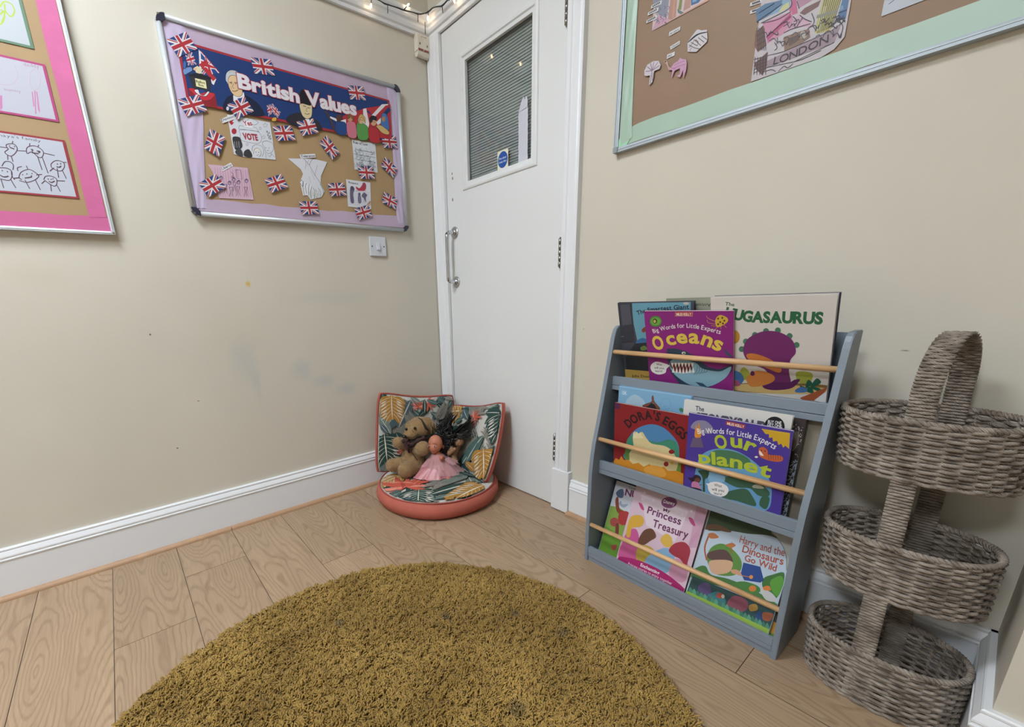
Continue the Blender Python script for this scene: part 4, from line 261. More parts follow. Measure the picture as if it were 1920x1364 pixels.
'snow':[('p','3f3434',[0,0,2320,0,2320,2700,0,2700]),('p','b8b0ac',[1933,2340,1930,2328,1920,2326,1914,2336,1917,2348,1927,2350]),('p','b8b0ac',[2023,2206,2020,2192,2008,2189,2000,2200,2004,2214,2016,2217]),('p','b8b0ac',[1953,2121,1950,2108,1939,2106,1932,2116,1935,2129,1946,2132]),('p','b8b0ac',[1977,2393,1972,2375,1957,2372,1947,2387,1952,2405,1967,2408]),('p','b8b0ac',[1882,2393,1877,2375,1862,2372,1852,2387,1857,2405,1872,2408]),('p','b8b0ac',[1918,2440,1914,2429,1905,2427,1898,2436,1901,2448,1911,2450]),('p','b8b0ac',[2103,1888,2099,1872,2087,1869,2078,1881,2082,1897,2095,1900]),('p','b8b0ac',[2075,2099,2070,2081,2056,2078,2046,2092,2050,2110,2065,2114]),('p','b8b0ac',[1964,2053,1959,2036,1945,2032,1935,2046,1940,2064,1954,2067]),('p','b8b0ac',[1984,2266,1981,2253,1971,2251,1964,2261,1967,2274,1977,2276]),('p','b8b0ac',[2085,2056,2081,2044,2071,2041,2064,2051,2067,2064,2078,2066]),('p','b8b0ac',[1992,2341,1988,2325,1974,2322,1965,2335,1970,2352,1983,2354]),('p','b8b0ac',[1982,2041,1978,2029,1968,2026,1961,2036,1964,2049,1975,2051]),('p','b8b0ac',[2044,2330,2039,2313,2025,2310,2016,2324,2020,2341,2034,2344]),('p','b8b0ac',[2000,2316,1997,2305,1988,2303,1982,2312,1985,2323,1994,2325]),('p','b8b0ac',[1956,2094,1951,2076,1936,2073,1926,2087,1931,2106,1946,2109]),('p','b8b0ac',[2040,2240,2036,2226,2025,2224,2018,2235,2021,2248,2033,2251]),('p','b8b0ac',[1951,1821,1946,1805,1933,1801,1924,1814,1928,1831,1942,1834]),('p','b8b0ac',[2047,1987,2045,1977,2037,1975,2031,1983,2034,1993,2042,1995]),('p','b8b0ac',[2027,1984,2023,1969,2011,1966,2002,1978,2006,1993,2019,1996]),('p','b8b0ac',[2066,2212,2063,2200,2054,2198,2048,2208,2051,2219,2060,2221]),('p','b8b0ac',[2013,1967,2009,1950,1995,1946,1985,1960,1990,1978,2004,1981]),('p','b8b0ac',[2060,2059,2056,2046,2046,2044,2039,2054,2042,2067,2053,2070]),('p','b8b0ac',[2042,2174,2039,2161,2028,2158,2021,2169,2024,2182,2035,2185]),('p','b8b0ac',[1908,2031,1905,2019,1896,2017,1889,2026,1892,2038,1902,2040]),('p','b8b0ac',[2049,2398,2047,2388,2039,2387,2033,2395,2036,2404,2044,2406]),('p','b8b0ac',[2071,1682,2068,1670,2058,1667,2052,1677,2055,1689,2065,1692]),('p','b8b0ac',[1878,2363,1876,2354,1868,2352,1863,2360,1865,2369,1873,2370]),('p','b8b0ac',[2017,2182,2012,2165,1998,2162,1989,2175,1993,2192,2007,2196]),('p','b8b0ac',[1954,2009,1952,1999,1943,1997,1938,2005,1940,2015,1949,2017]),('p','b8b0ac',[2024,1732,2020,1717,2008,1713,2000,1725,2004,1741,2016,1744]),('p','b8b0ac',[2054,1721,2051,1708,2041,1705,2034,1715,2037,1728,2047,1731]),('p','b8b0ac',[1916,2075,1912,2060,1899,2057,1891,2070,1895,2085,1908,2087]),('p','b8b0ac',[2053,2178,2050,2164,2038,2161,2030,2173,2034,2187,2046,2190]),('p','b8b0ac',[2103,1977,2100,1965,2090,1962,2083,1972,2086,1984,2096,1986]),('p','b8b0ac',[2108,2029,2103,2012,2089,2008,2080,2022,2084,2039,2098,2043]),('p','b8b0ac',[2091,1942,2088,1930,2078,1928,2071,1937,2075,1950,2084,1952]),('p','b8b0ac',[1993,2368,1989,2352,1977,2350,1968,2362,1972,2378,1985,2380]),('p','b8b0ac',[1991,2201,1988,2187,1977,2185,1969,2195,1973,2209,1984,2211]),('p','b8b0ac',[1960,2074,1957,2061,1946,2058,1938,2069,1942,2082,1953,2085]),('p','6a6054',[1871,2266,1986,2292,2008,1993,1936,1770]),('k','a09888',9,[1986,2292,2013,1995,1946,1790]),('l','8fa0b2',16,[2028,1513,1972,1502]),('l','c4ccd4',16,[2035,1527,1989,1550]),('l','5c6c80',16,[2042,1537,2015,1577]),('l','aab6c2',16,[2049,1541,2031,1595]),('l','8fa0b2',16,[2069,1543,2085,1581]),('l','c4ccd4',16,[2077,1534,2120,1577]),('l','5c6c80',16,[2085,1533,2131,1553]),('l','aab6c2',16,[2103,1520,2163,1506]),('l','8fa0b2',16,[2095,1510,2185,1477]),('l','c4ccd4',16,[2093,1499,2182,1430]),('l','5c6c80',16,[2089,1479,2123,1408]),('l','aab6c2',16,[2073,1476,2104,1374]),('l','8fa0b2',16,[2057,1483,2063,1349]),('l','c4ccd4',16,[2046,1485,2014,1359]),('l','5c6c80',16,[2023,1475,1997,1405]),('l','aab6c2',16,[2008,1482,1951,1412]),('l','8fa0b2',16,[2011,1323,1943,1313]),('l','c4ccd4',16,[2031,1332,1951,1355]),('l','5c6c80',16,[2045,1354,2024,1397]),('l','aab6c2',16,[2063,1358,2066,1434]),('l','8fa0b2',16,[2074,1350,2108,1430]),('l','c4ccd4',16,[2086,1350,2125,1384]),('l','5c6c80',16,[2098,1348,2138,1359]),('l','aab6c2',16,[2098,1334,2156,1330]),('l','8fa0b2',16,[2101,1322,2202,1292]),('l','c4ccd4',16,[2091,1311,2146,1258]),('l','5c6c80',16,[2092,1292,2134,1215]),('l','aab6c2',16,[2075,1282,2102,1178]),('l','8fa0b2',16,[2055,1275,2056,1194]),('l','c4ccd4',16,[2041,1274,2021,1158]),('l','5c6c80',16,[2024,1292,1973,1213]),('l','aab6c2',16,[2015,1301,1956,1247]),('l','8fa0b2',16,[2016,1146,1973,1130]),('l','c4ccd4',16,[2018,1157,1954,1172]),('l','5c6c80',16,[2041,1174,2025,1200]),('l','aab6c2',16,[2056,1171,2053,1233]),('l','8fa0b2',16,[2064,1175,2083,1256]),('l','c4ccd4',16,[2088,1182,2119,1204]),('l','5c6c80',16,[2092,1168,2180,1217]),('l','aab6c2',16,[2109,1159,2187,1155]),('l','8fa0b2',16,[2109,1152,2191,1134]),('l','c4ccd4',16,[2092,1130,2148,1073]),('l','5c6c80',16,[2082,1121,2121,1052]),('l','aab6c2',16,[2066,1106,2083,1024]),('l','8fa0b2',16,[2050,1096,2049,994]),('l','c4ccd4',16,[2039,1095,2024,988]),('l','5c6c80',16,[2015,1103,1978,1021]),('l','aab6c2',16,[2029,1125,1940,1032]),('l','8fa0b2',16,[2012,931,1975,910]),('l','c4ccd4',16,[2040,945,1971,977]),('l','5c6c80',16,[2032,961,1993,991]),('l','aab6c2',16,[2063,977,2063,1027]),('l','8fa0b2',16,[2079,979,2101,1036]),('l','c4ccd4',16,[2093,966,2162,1033]),('l','5c6c80',16,[2093,953,2145,968]),('l','aab6c2',16,[2097,942,2189,941]),('l','8fa0b2',16,[2115,936,2176,908]),('l','c4ccd4',16,[2096,927,2155,881]),('l','5c6c80',16,[2083,915,2138,828]),('l','aab6c2',16,[2075,908,2117,791]),('l','8fa0b2',16,[2054,889,2050,790]),('l','c4ccd4',16,[2041,890,2014,779]),('l','5c6c80',16,[2035,905,1991,819]),('l','aab6c2',16,[2014,906,1963,844]),('l','8fa0b2',16,[2010,758,1964,745]),('l','c4ccd4',16,[2032,773,1989,792]),('l','5c6c80',16,[2049,774,2010,825]),('l','aab6c2',16,[2064,780,2065,854]),('l','8fa0b2',16,[2069,782,2082,855]),('l','c4ccd4',16,[2086,782,2132,828]),('l','5c6c80',16,[2103,788,2166,829]),('l','aab6c2',16,[2113,767,2210,765]),('l','8fa0b2',16,[2109,754,2185,719]),('l','c4ccd4',16,[2097,749,2182,699]),('l','5c6c80',16,[2086,737,2157,639]),('l','aab6c2',16,[2074,730,2100,641]),('l','8fa0b2',16,[2065,723,2076,605]),('l','c4ccd4',16,[2047,722,2027,628]),('l','5c6c80',16,[2028,718,1983,625]),('l','aab6c2',16,[2011,724,1938,646]),('l','8fa0b2',16,[2026,578,1955,572]),('l','c4ccd4',16,[2035,591,2002,598]),('l','5c6c80',16,[2043,608,2022,635]),('l','aab6c2',16,[2064,614,2064,674]),('l','8fa0b2',16,[2069,600,2082,669]),('l','c4ccd4',16,[2086,601,2155,683]),('l','5c6c80',16,[2106,609,2159,635]),('l','aab6c2',16,[2117,595,2211,609]),('l','8fa0b2',16,[2116,585,2196,570]),('l','c4ccd4',16,[2100,564,2171,506]),('l','5c6c80',16,[2101,548,2135,487]),('l','aab6c2',16,[2083,540,2116,446]),('l','8fa0b2',16,[2058,533,2055,409]),('l','c4ccd4',16,[2047,530,2033,433]),('l','5c6c80',16,[2033,544,1962,431]),('l','aab6c2',16,[2017,550,1966,493]),('l','8fa0b2',16,[2031,394,1978,376]),('l','c4ccd4',16,[2031,405,1976,409]),('l','5c6c80',16,[2043,419,2001,453]),('l','aab6c2',16,[2068,421,2061,482]),('l','8fa0b2',16,[2080,424,2101,475]),('l','c4ccd4',16,[2112,438,2173,492]),('l','5c6c80',16,[2114,428,2155,438]),('l','aab6c2',16,[2120,415,2180,415]),('l','8fa0b2',16,[2121,395,2178,361]),('l','c4ccd4',16,[2115,390,2171,347]),('l','5c6c80',16,[2096,368,2155,265]),('l','aab6c2',16,[2088,365,2134,249]),('l','8fa0b2',16,[2060,347,2059,266]),('l','c4ccd4',16,[2049,352,2024,240]),('l','5c6c80',16,[2037,351,1992,238]),('l','aab6c2',16,[2037,373,1981,305]),('l','8fa0b2',16,[2026,205,1944,177]),('l','c4ccd4',16,[2039,228,1991,244]),('l','5c6c80',16,[2053,240,2023,287]),('l','aab6c2',16,[2059,253,2053,268]),('l','8fa0b2',16,[2088,255,2109,302]),('l','c4ccd4',16,[2109,257,2160,308]),('l','5c6c80',16,[2105,234,2186,270]),('l','aab6c2',16,[2119,235,2209,256]),('l','8fa0b2',16,[2109,216,2218,199]),('l','c4ccd4',16,[2107,205,2208,148]),('l','5c6c80',16,[2098,179,2126,109]),('l','aab6c2',16,[2080,178,2101,73]),('l','8fa0b2',16,[2070,177,2076,77]),('l','c4ccd4',16,[2058,181,2033,63]),('l','5c6c80',16,[2028,165,2001,92]),('l','aab6c2',16,[2034,189,1971,120])],
'princess':[('p','d8bccc',[28,2819,2299,2841,2306,105,-56,65]),('p','cfa2bc',[1929,2816,2287,2815,2300,1568,2047,1454]),('p','e2d0dc',[221,2494,1769,2492,1626,1448,669,1605]),('p','7a3a6a',[1383,2629,1386,2574,1367,2516,1328,2462,1272,2415,1204,2381,1131,2364,1061,2364,999,2382,953,2418,927,2466,924,2522,944,2581,986,2637,1043,2683,1112,2716,1185,2732,1254,2731,1314,2711,1358,2676]),('p','94608a',[1355,2619,1357,2573,1340,2525,1305,2479,1255,2440,1196,2411,1133,2395,1071,2394,1018,2408,978,2437,956,2476,954,2523,973,2572,1009,2619,1060,2658,1120,2687,1184,2702,1244,2701,1296,2686,1334,2658]),('p','7a3a6a',[1343,2615,1345,2573,1328,2529,1295,2487,1248,2450,1193,2423,1133,2408,1076,2407,1026,2419,989,2445,969,2481,967,2523,985,2568,1019,2611,1067,2648,1124,2674,1183,2688,1240,2689,1288,2675,1324,2650]),('t','f0e8ee','Disney',[996,2481,1334,2520],107,0.01),('t','6a2a5c','My',[1058,2225,1265,2257],97,0.02),('t','6a2a5c','Princess',[584,1991,1647,2007],229,0.02),('t','6a2a5c','Treasury',[859,1643,1942,1692],240,0.02),('s','c04a84',[229,2206,354,2203,470,2053,375,2042]),('s','c04a84',[1817,2311,1940,2314,2059,2142,1940,2160]),('p','e8dce6',[364,2601,363,2575,349,2555,327,2547,305,2555,292,2576,292,2602,306,2622,328,2630,350,2621]),('p','e8dce6',[708,2449,708,2424,695,2404,674,2396,653,2404,640,2424,640,2450,653,2470,674,2477,696,2469]),('p','e8dce6',[1655,2337,1655,2314,1643,2294,1624,2287,1605,2295,1593,2314,1593,2338,1605,2357,1624,2364,1643,2357]),('p','e8dce6',[1737,2266,1737,2243,1726,2224,1707,2216,1688,2223,1676,2243,1676,2266,1688,2285,1707,2293,1726,2285]),('p','e8dce6',[346,2369,346,2343,332,2322,310,2315,288,2323,274,2343,274,2369,288,2390,311,2397,333,2389]),('p','e8dce6',[1874,2531,1874,2508,1863,2489,1844,2482,1826,2490,1814,2509,1814,2532,1826,2551,1844,2558,1863,2551]),('k','c890b0',8,[2191,2130,2098,1873,2004,1613]),('k','c890b0',8,[2212,2051,2127,1885,2015,1573]),('k','c890b0',8,[2233,1973,2156,1897,2025,1533]),('k','c890b0',8,[2253,1895,2185,1910,2036,1494]),('k','c890b0',8,[2274,1817,2214,1922,2047,1454]),('s','c85a94',[33,307,57,765,139,1195,399,1350,598,1000,657,449,269,218]),('s','d8a840',[81,1220,104,1672,408,1837,568,1707,507,1491,251,1339,259,1048,144,1000]),('s','b8a040',[657,449,622,915,1029,1000,1182,789,1063,546]),('s','6a4434',[554,981,631,1398,870,1568,1061,1389,929,1192,752,972]),('s','86aed0',[950,445,1076,834,1436,1182,1725,1085,1747,689,1558,414]),('s','d8b050',[1207,1358,1323,1592,1515,1536,1582,1292,1385,1205]),('s','cc94b0',[1714,491,1758,965,2079,1027,2193,906,2189,462,1920,369]),('s','a03444',[1537,1136,1637,1408,1893,1564,2101,1435,2131,1140,2110,910,1909,1036,1736,1045]),('s','a82068',[53,167,141,297,755,448,1547,455,2241,269,2300,80,-43,21]),('t','f4ecf2','Enchanting',[838,296,1453,307],104,0.02),('t','f4ecf2','Princess stories to enjoy together',[441,153,1166,182,1882,192],86,0)],
'harry':[('p','b9c8d8',[0,0,2115,0,2115,2720,0,2720]),('s','34482c',[-21,2719,535,2759,1216,2820,1820,2713,1952,2425,1733,2561,1448,2557,1046,2428,645,2343,243,2177,47,2183]),('s','6a4c34',[-10,2247,299,2392,645,2343,589,2279,232,2216,23,2130]),('s','5c8a40',[299,1688,505,1906,764,1895,1063,1703,1139,1413,959,1160,552,1041,280,1336]),('s','3f7034',[1668,1437,1839,1640,2051,1783,2098,1349,1994,1025,1730,1194]),('s','5a9a38',[1827,1440,1986,1675,2088,1573,2078,1185,1951,1195]),('k','a85c38',45,[290,1298,144,1618,153,2011]),('s','b87040',[125,2042,258,2119,408,2055,300,1966,192,1941]),('k','a85c38',30,[820,1754,780,1902]),('s','b87040',[621,1915,762,2039,861,2001,764,1895]),('l','6a3c28',9,[751,2014,746,2074]),('s','5a4240',[255,1496,450,1692,687,1777,900,1585,808,1459,348,1368]),('s','d0a888',[352,1284,621,1475,894,1541,921,1306,786,1136,518,1024]),('s','cc9878',[921,1306,1041,1386,1228,1336,1008,1246]),('p','24468c',[1148,1641,1534,1706,1691,1409,1636,1310,1281,1200,1164,1344]),('k','c88038',16,[1108,1267,1412,1347]),('p','d89048',[1451,1375,1453,1359,1451,1342,1444,1326,1435,1313,1423,1305,1409,1300,1396,1302,1384,1308,1374,1319,1368,1333,1366,1349,1369,1366,1375,1382,1385,1395,1397,1404,1410,1408,1424,1406,1436,1400,1445,1389]),('t','a8503c','Harry and the',[916,2127,1489,2139,1949,2194],201,0.01),('t','a8503c','Dinosaurs',[1044,1906,1543,1927,1974,1968],195,0.02),('t','a8503c','Go Wild',[1153,1704,1876,1743],170,0.02),('s','4a7840',[100,991,298,1130,495,970,916,1056,1431,1077,1671,1045,2101,969,2162,850,1056,799,-49,656]),('s','4a8040',[1101,1027,1305,1172,1598,1204,1691,1095,1535,933,1210,880]),('p','d08038',[1590,1120,1592,1095,1587,1068,1574,1042,1556,1020,1534,1004,1509,995,1485,994,1464,1003,1447,1018,1437,1040,1435,1066,1440,1094,1453,1120,1471,1142,1494,1158,1518,1166,1542,1166,1564,1158,1580,1142]),('s','c8c8c8',[1673,1164,1924,1180,2084,1036,1856,949]),('s','d88038',[1721,1229,1825,1322,1893,1241,1769,1168]),('p','2c4a4c',[58,709,2170,816,2108,205,28,168]),('s','5a4a78',[296,570,489,712,627,488,481,324,304,401]),('s','3a7880',[548,360,780,611,988,515,1005,318,687,267]),('s','8a4a5c',[1070,478,1186,705,1454,729,1538,536,1389,331,1118,299]),('s','b08a40',[1549,622,1685,737,1749,616,1614,500]),('s','2c4c80',[1727,446,1814,613,1913,476,1856,325]),('s','a86040',[1878,611,2079,688,2067,489,1922,442]),('s','b0503c',[790,575,928,607,925,481,787,448]),('p','c8c4b8',[964,564,967,548,965,531,960,515,951,502,940,493,928,489,915,491,904,497,894,508,888,523,886,540,887,557,893,573,902,586,913,594,925,598,938,597,949,590,958,579]),('s','4c8a70',[62,265,87,374,178,282,134,181]),('s','5c9c80',[166,266,191,377,281,284,238,183]),('s','3c7464',[269,268,294,379,383,285,340,185]),('s','4c8a70',[371,270,395,381,484,286,441,188]),('s','5c9c80',[472,272,495,383,583,288,541,190]),('s','3c7464',[572,273,594,385,681,289,640,192]),('s','4c8a70',[670,275,692,387,778,290,737,194]),('s','5c9c80',[767,277,788,390,874,291,833,196]),('s','3c7464',[863,278,883,392,968,292,928,199]),('s','4c8a70',[957,280,977,394,1062,294,1022,201]),('s','5c9c80',[1051,282,1070,396,1154,295,1115,203]),('s','3c7464',[1143,283,1162,398,1245,296,1206,205]),('s','4c8a70',[1234,285,1253,400,1336,297,1297,207]),('s','5c9c80',[1325,286,1343,401,1425,298,1386,209]),('s','3c7464',[1414,288,1431,403,1513,299,1475,211]),('s','4c8a70',[1502,289,1519,405,1600,300,1562,213]),('s','5c9c80',[1589,291,1605,407,1686,302,1648,215]),('s','3c7464',[1675,292,1691,409,1771,303,1734,217]),('s','4c8a70',[1760,294,1775,411,1855,304,1818,219]),('s','5c9c80',[1844,295,1859,413,1938,305,1902,220]),('s','3c7464',[1927,297,1941,414,2020,306,1984,222]),('s','4c8a70',[2009,298,2023,416,2101,307,2066,224]),('p','98b84c',[1,233,2105,280,2150,39,44,-21]),('s','b2b2ae',[1543,2715,1733,2561,1896,2381,2009,2145,2082,1875,2264,1889,2201,2386,2014,2909]),('k','54544c',12,[1548,2697,1735,2554,1897,2377,2012,2147,2080,1874])],
'nurs':[('p','cdd2dc',[0,0,2200,0,2200,2540,0,2540]),('p','8aa84c',[-36,1616,306,1689,983,1542,927,69,-27,-113]),('p','6a9a34',[-27,888,724,786,785,3,-27,-113]),('t','7a2a5c','NURSERY',[432,2166,1855,2257],222,0.03),('t','7a2a5c','TALES',[750,1862,1756,1937],209,0.03),('t','8a6a80','THE',[478,2419,787,2437],78,0),('s','5a6a88',[98,2129,191,2289,316,2330,386,2176,369,2043,214,2015]),('k','8a4434',40,[183,1927,306,1689,483,1449]),('s','8a4434',[140,1886,214,2015,369,1661,542,1624,532,1468,296,1532]),('s','b03a3c',[408,1523,638,1660,795,1569,811,1325,622,1149,437,1228]),('s','a85048',[150,1166,305,1304,499,1201,440,1025,228,990]),('s','7c3c34',[389,1107,501,1100,567,771,456,775]),('s','9aa4b4',[305,1791,346,1933,428,1835,622,1905,509,1738]),('s','a85048',[420,322,609,432,606,251,508,208])],
'sign':[],
}
BOOK={'oceans': (0.122, 0.63, -17, 0.119, 0.2345, 0.232, 0.007), 'huga': (0.1335, 0.63, -18, 0.297, 0.25, 0.268, 0.009), 'smart': (0.136, 0.63, -16.5, 0.026, 0.226, 0.256, 0.009), 'steve': (0.1475, 0.63, -14, 0.165, 0.25, 0.262, 0.006), 'yoga': (0.072, 0.345, 0, 0.0455, 0.225, 0.277, 0.01), 'dora': (0.0555, 0.345, -4, 0.0555, 0.231, 0.2305, 0.006), 'stomp': (0.062, 0.345, -1, 0.2585, 0.25, 0.269, 0.009), 'planet': (0.045, 0.345, -5, 0.2895, 0.233, 0.2435, 0.007), 'snow': (0.073, 0.345, 2, 0.32, 0.208, 0.27, 0.022), 'princess': (0.02, 0.03, 20, 0.1085, 0.226, 0.2835, 0.022), 'nurs': (0.048, 0.03, 19, 0.024, 0.22, 0.256, 0.01), 'harry': (0.022, 0.03, 22, 0.3375, 0.2115, 0.272, 0.007), 'redback': (0.06, 0.03, 19, 0.02, 0.2, 0.27, 0.01)}
LEAF_L= [('leaf', '2f4743', 0.922, 0.687, 1.138, 0.733, 0.3837274589516725), ('leaf', '4b6560', 0.262, 0.437, 0.434, 0.44, 0.35217498388853347), ('frond', '4a5c62', 0.752, 0.858, 0.913, 1.047, 0.31966106896856383), ('leaf', '738078', 0.585, 0.949, 0.479, 0.857, 0.4147983561257083), ('leaf', '2f4743', 0.46, 0.461, 0.506, 0.684, 0.32077985057951375), ('frond', '85827a', 0.123, 0.623, 0.248, 0.444, 0.3490132632182418), ('leaf', '2f4743', 0.542, 0.471, 0.39, 0.482, 0.3189868088621759), ('leaf', '4b6560', 0.549, 0.682, 0.419, 0.809, 0.37797661308232106), ('frond', '4a5c62', 0.417, 0.625, 0.428, 0.774, 0.3450690922305051), ('leaf', '738078', 0.514, 0.597, 0.517, 0.408, 0.3749917012876917), ('leaf', '2f4743', 0.857, 0.778, 0.749, 0.887, 0.35973529375407665), ('frond', '85827a', 0.229, 0.465, 0.009, 0.36, 0.3500131565614035), ('leaf', '2f4743', 0.866, 0.757, 0.771, 0.586, 0.4014532378912936), ('leaf', '4b6560', 0.83, 0.658, 1.012, 0.569, 0.32945444502997223), ('frond', '4a5c62', 0.722, 0.502, 0.511, 0.509, 0.3078081374859369), ('leaf', '738078', 0.536, 0.885, 0.391, 0.994, 0.3921309641196895), ('leaf', '2f4743', 0.084, 0.879, -0.011, 1.052, 0.3685969645937699), ('frond', '85827a', 0.813, 0.712, 0.881, 0.888, 0.41120648318883013), ('leaf', '2f4743', 0.65, 0.879, 0.495, 0.702, 0.34203422530266187), ('leaf', '4b6560', 0.224, 0.694, 0.057, 0.561, 0.3524119550327416), ('frond', '738078', 0.134, 0.304, 0.316, 0.427, 0.5), ('leaf', '4b6560', 0.028, 0.788, 0.022, 0.599, 0.45), ('frond', '85827a', 0.39, 0.875, 0.26, 0.943, 0.4), ('leaf', '4a5c62', 0.679, 0.644, 0.736, 0.76, 0.35), ('frond', '738078', 0.892, 0.653, 0.765, 0.818, 0.4), ('leaf', '2f4743', 0.329, 0.485, 0.401, 0.631, 0.4), ('leaf', '85827a', 0.021, 0.043, 0.201, 0.223, 0.3), ('leaf', '4b6560', 0.888, 0.78, 0.974, 0.939, 0.35), ('flower', 'c25c49', 0.131, 0.361, 0.222, 0.422, 0.6), ('leaf', '2f4743', 0.028, 0.213, 0.131, 0.051, 0.5), ('leaf', '4a5c62', 0.308, 0.944, 0.058, 0.528, 0.42), ('leaf', '4a5c62', 0.387, 0.947, 0.232, 0.551, 0.34), ('mon', 'a97a36', 0.139, 0.968, 0.162, 0.67, 1.0), ('leaf', '738078', 0.017, 0.7, 0.148, 0.49, 0.35), ('flower', 'c25c49', 0.485, 0.849, 0.481, 0.95, 0.9), ('flower', 'c25c49', 0.608, 0.912, 0.675, 0.771, 0.8), ('leaf', '2f4743', 0.574, 0.968, 0.567, 0.752, 0.25), ('leaf', '4b6560', 0.606, 0.955, 0.747, 0.888, 0.4), ('leaf', '4b6560', 0.76, 0.982, 0.839, 0.892, 0.55), ('leaf', '85827a', 0.852, 0.978, 0.99, 0.926, 0.3), ('leaf', '85827a', 0.797, 0.776, 0.887, 0.822, 0.3), ('frond', '85827a', 0.285, 0.426, 0.462, 0.662, 0.6), ('frond', '85827a', 0.467, 0.549, 0.332, 0.771, 0.5), ('leaf', '4b6560', 0.644, 0.77, 0.801, 0.649, 0.35), ('mon', '2f4743', 0.069, 0.472, 0.111, 0.133, 1.1), ('leaf', '2f4743', 0.202, 0.507, 0.291, 0.313, 0.6), ('frond', '738078', 0.04, -0.011, 0.143, 0.135, 0.5), ('leaf', '4a5c62', 0.021, 0.613, 0.107, 0.502, 0.4), ('flower', 'c25c49', 0.278, 0.256, 0.197, 0.308, 0.6), ('frond', '85827a', 0.74, 0.646, 0.87, 0.893, 0.4)]
LEAF_R= [('leaf', '2f4743', 0.411, 0.616, 0.021, 0.464, 0.41755395144485824), ('leaf', '4b6560', 0.693, 0.877, 0.608, 1.054, 0.39912274404302633), ('frond', '4a5c62', 0.434, 0.896, 0.22, 0.985, 0.39114354349959973), ('leaf', '738078', 0.911, 0.642, 1.097, 0.698, 0.41311030196723764), ('leaf', '2f4743', 0.693, 0.328, 0.633, 0.585, 0.4167933592954717), ('frond', '85827a', 0.112, 0.933, -0.155, 0.972, 0.3788981563002327), ('leaf', '2f4743', 0.738, 0.419, 0.482, 0.328, 0.41396027279374126), ('leaf', '4b6560', 0.767, 0.93, 1.033, 0.829, 0.33456441923972496), ('frond', '4a5c62', 0.639, 0.305, 0.409, 0.039, 0.38645425457095395), ('leaf', '738078', 0.649, 0.806, 0.359, 0.686, 0.41889561822204685), ('leaf', '2f4743', 0.165, 0.839, 0.098, 1.055, 0.3106527428868243), ('frond', '85827a', 1.036, 0.346, 0.887, 0.494, 0.35334487974411605), ('leaf', '2f4743', 0.609, 0.246, 0.497, 0.044, 0.4122349028680425), ('leaf', '4b6560', 1.163, 0.203, 1.189, 0.347, 0.3109092661945092), ('frond', '4a5c62', 0.805, 0.256, 1.007, 0.426, 0.4146965512780698), ('leaf', '738078', 0.263, 0.769, 0.134, 0.62, 0.3374646038736062), ('leaf', '2f4743', 0.252, 0.64, 0.606, 0.619, 0.4134993953610532), ('frond', '85827a', 0.641, 0.448, 0.266, 0.589, 0.38814228636103787), ('leaf', '2f4743', 0.92, 0.697, 1.074, 0.775, 0.3489578722672741), ('leaf', '4b6560', 0.846, 0.696, 1.049, 0.833, 0.31981417444798643), ('frond', '4a5c62', 0.318, 0.902, 0.473, 1.017, 0.34718960740398663), ('leaf', '738078', 0.369, 0.848, 0.091, 0.805, 0.36757838819159105), ('frond', '738078', 0.589, 0.899, 0.329, 0.968, 0.4), ('leaf', '2f4743', 0.426, 0.874, 0.254, 0.956, 0.5), ('frond', '85827a', 0.994, 0.52, 0.774, 0.648, 0.4), ('leaf', '4b6560', 1.052, 0.607, 1.084, 0.751, 0.4), ('frond', '738078', 0.753, 0.281, 0.855, 0.45, 0.4), ('leaf', '4a5c62', 0.38, 0.341, 0.208, 0.461, 0.35), ('leaf', '2f4743', 0.8, 0.933, 0.97, 0.965, 0.4), ('leaf', '85827a', 0.75, 0.091, 0.502, 0.18, 0.35), ('leaf', '4a5c62', 0.416, 0.571, 0.541, 0.71, 0.3), ('mon', 'a97a36', 0.239, 0.902, -0.129, 0.861, 1.0), ('leaf', 'a97a36', 0.147, 0.958, 0.255, 0.818, 0.5), ('leaf', '4a5c62', 0.283, 0.942, 0.448, 0.778, 0.45), ('leaf', '4b6560', 0.318, 0.776, 0.195, 0.7, 0.5), ('frond', '85827a', 0.407, 0.953, 0.764, 0.91, 0.4), ('leaf', '738078', 0.757, 0.934, 0.943, 0.988, 0.25), ('flower', 'c25c49', 0.577, 0.807, 0.706, 0.885, 0.9), ('flower', 'c25c49', 0.541, 0.71, 0.426, 0.648, 0.7), ('mon', '2f4743', 0.987, 0.86, 1.045, 0.566, 1.15), ('leaf', '2f4743', 0.776, 0.872, 1.041, 0.871, 0.5), ('frond', '85827a', 0.696, 0.587, 0.322, 0.335, 0.6), ('frond', '85827a', 0.489, 0.606, 0.282, 0.224, 0.5), ('leaf', '4b6560', 0.822, 0.566, 0.518, 0.109, 0.3), ('leaf', '4a5c62', 1.033, 0.537, 1.024, 0.283, 0.4), ('leaf', '4b6560', 0.752, 0.472, 0.594, 0.157, 0.25), ('mon', 'a97a36', 0.873, 0.391, 0.975, 0.04, 1.0), ('leaf', 'a97a36', 0.594, 0.157, 0.802, 0.099, 0.4), ('flower', 'c25c49', 0.353, 0.178, 0.221, 0.216, 0.8), ('leaf', '2f4743', 0.468, 0.064, 0.71, 0.029, 0.35)]
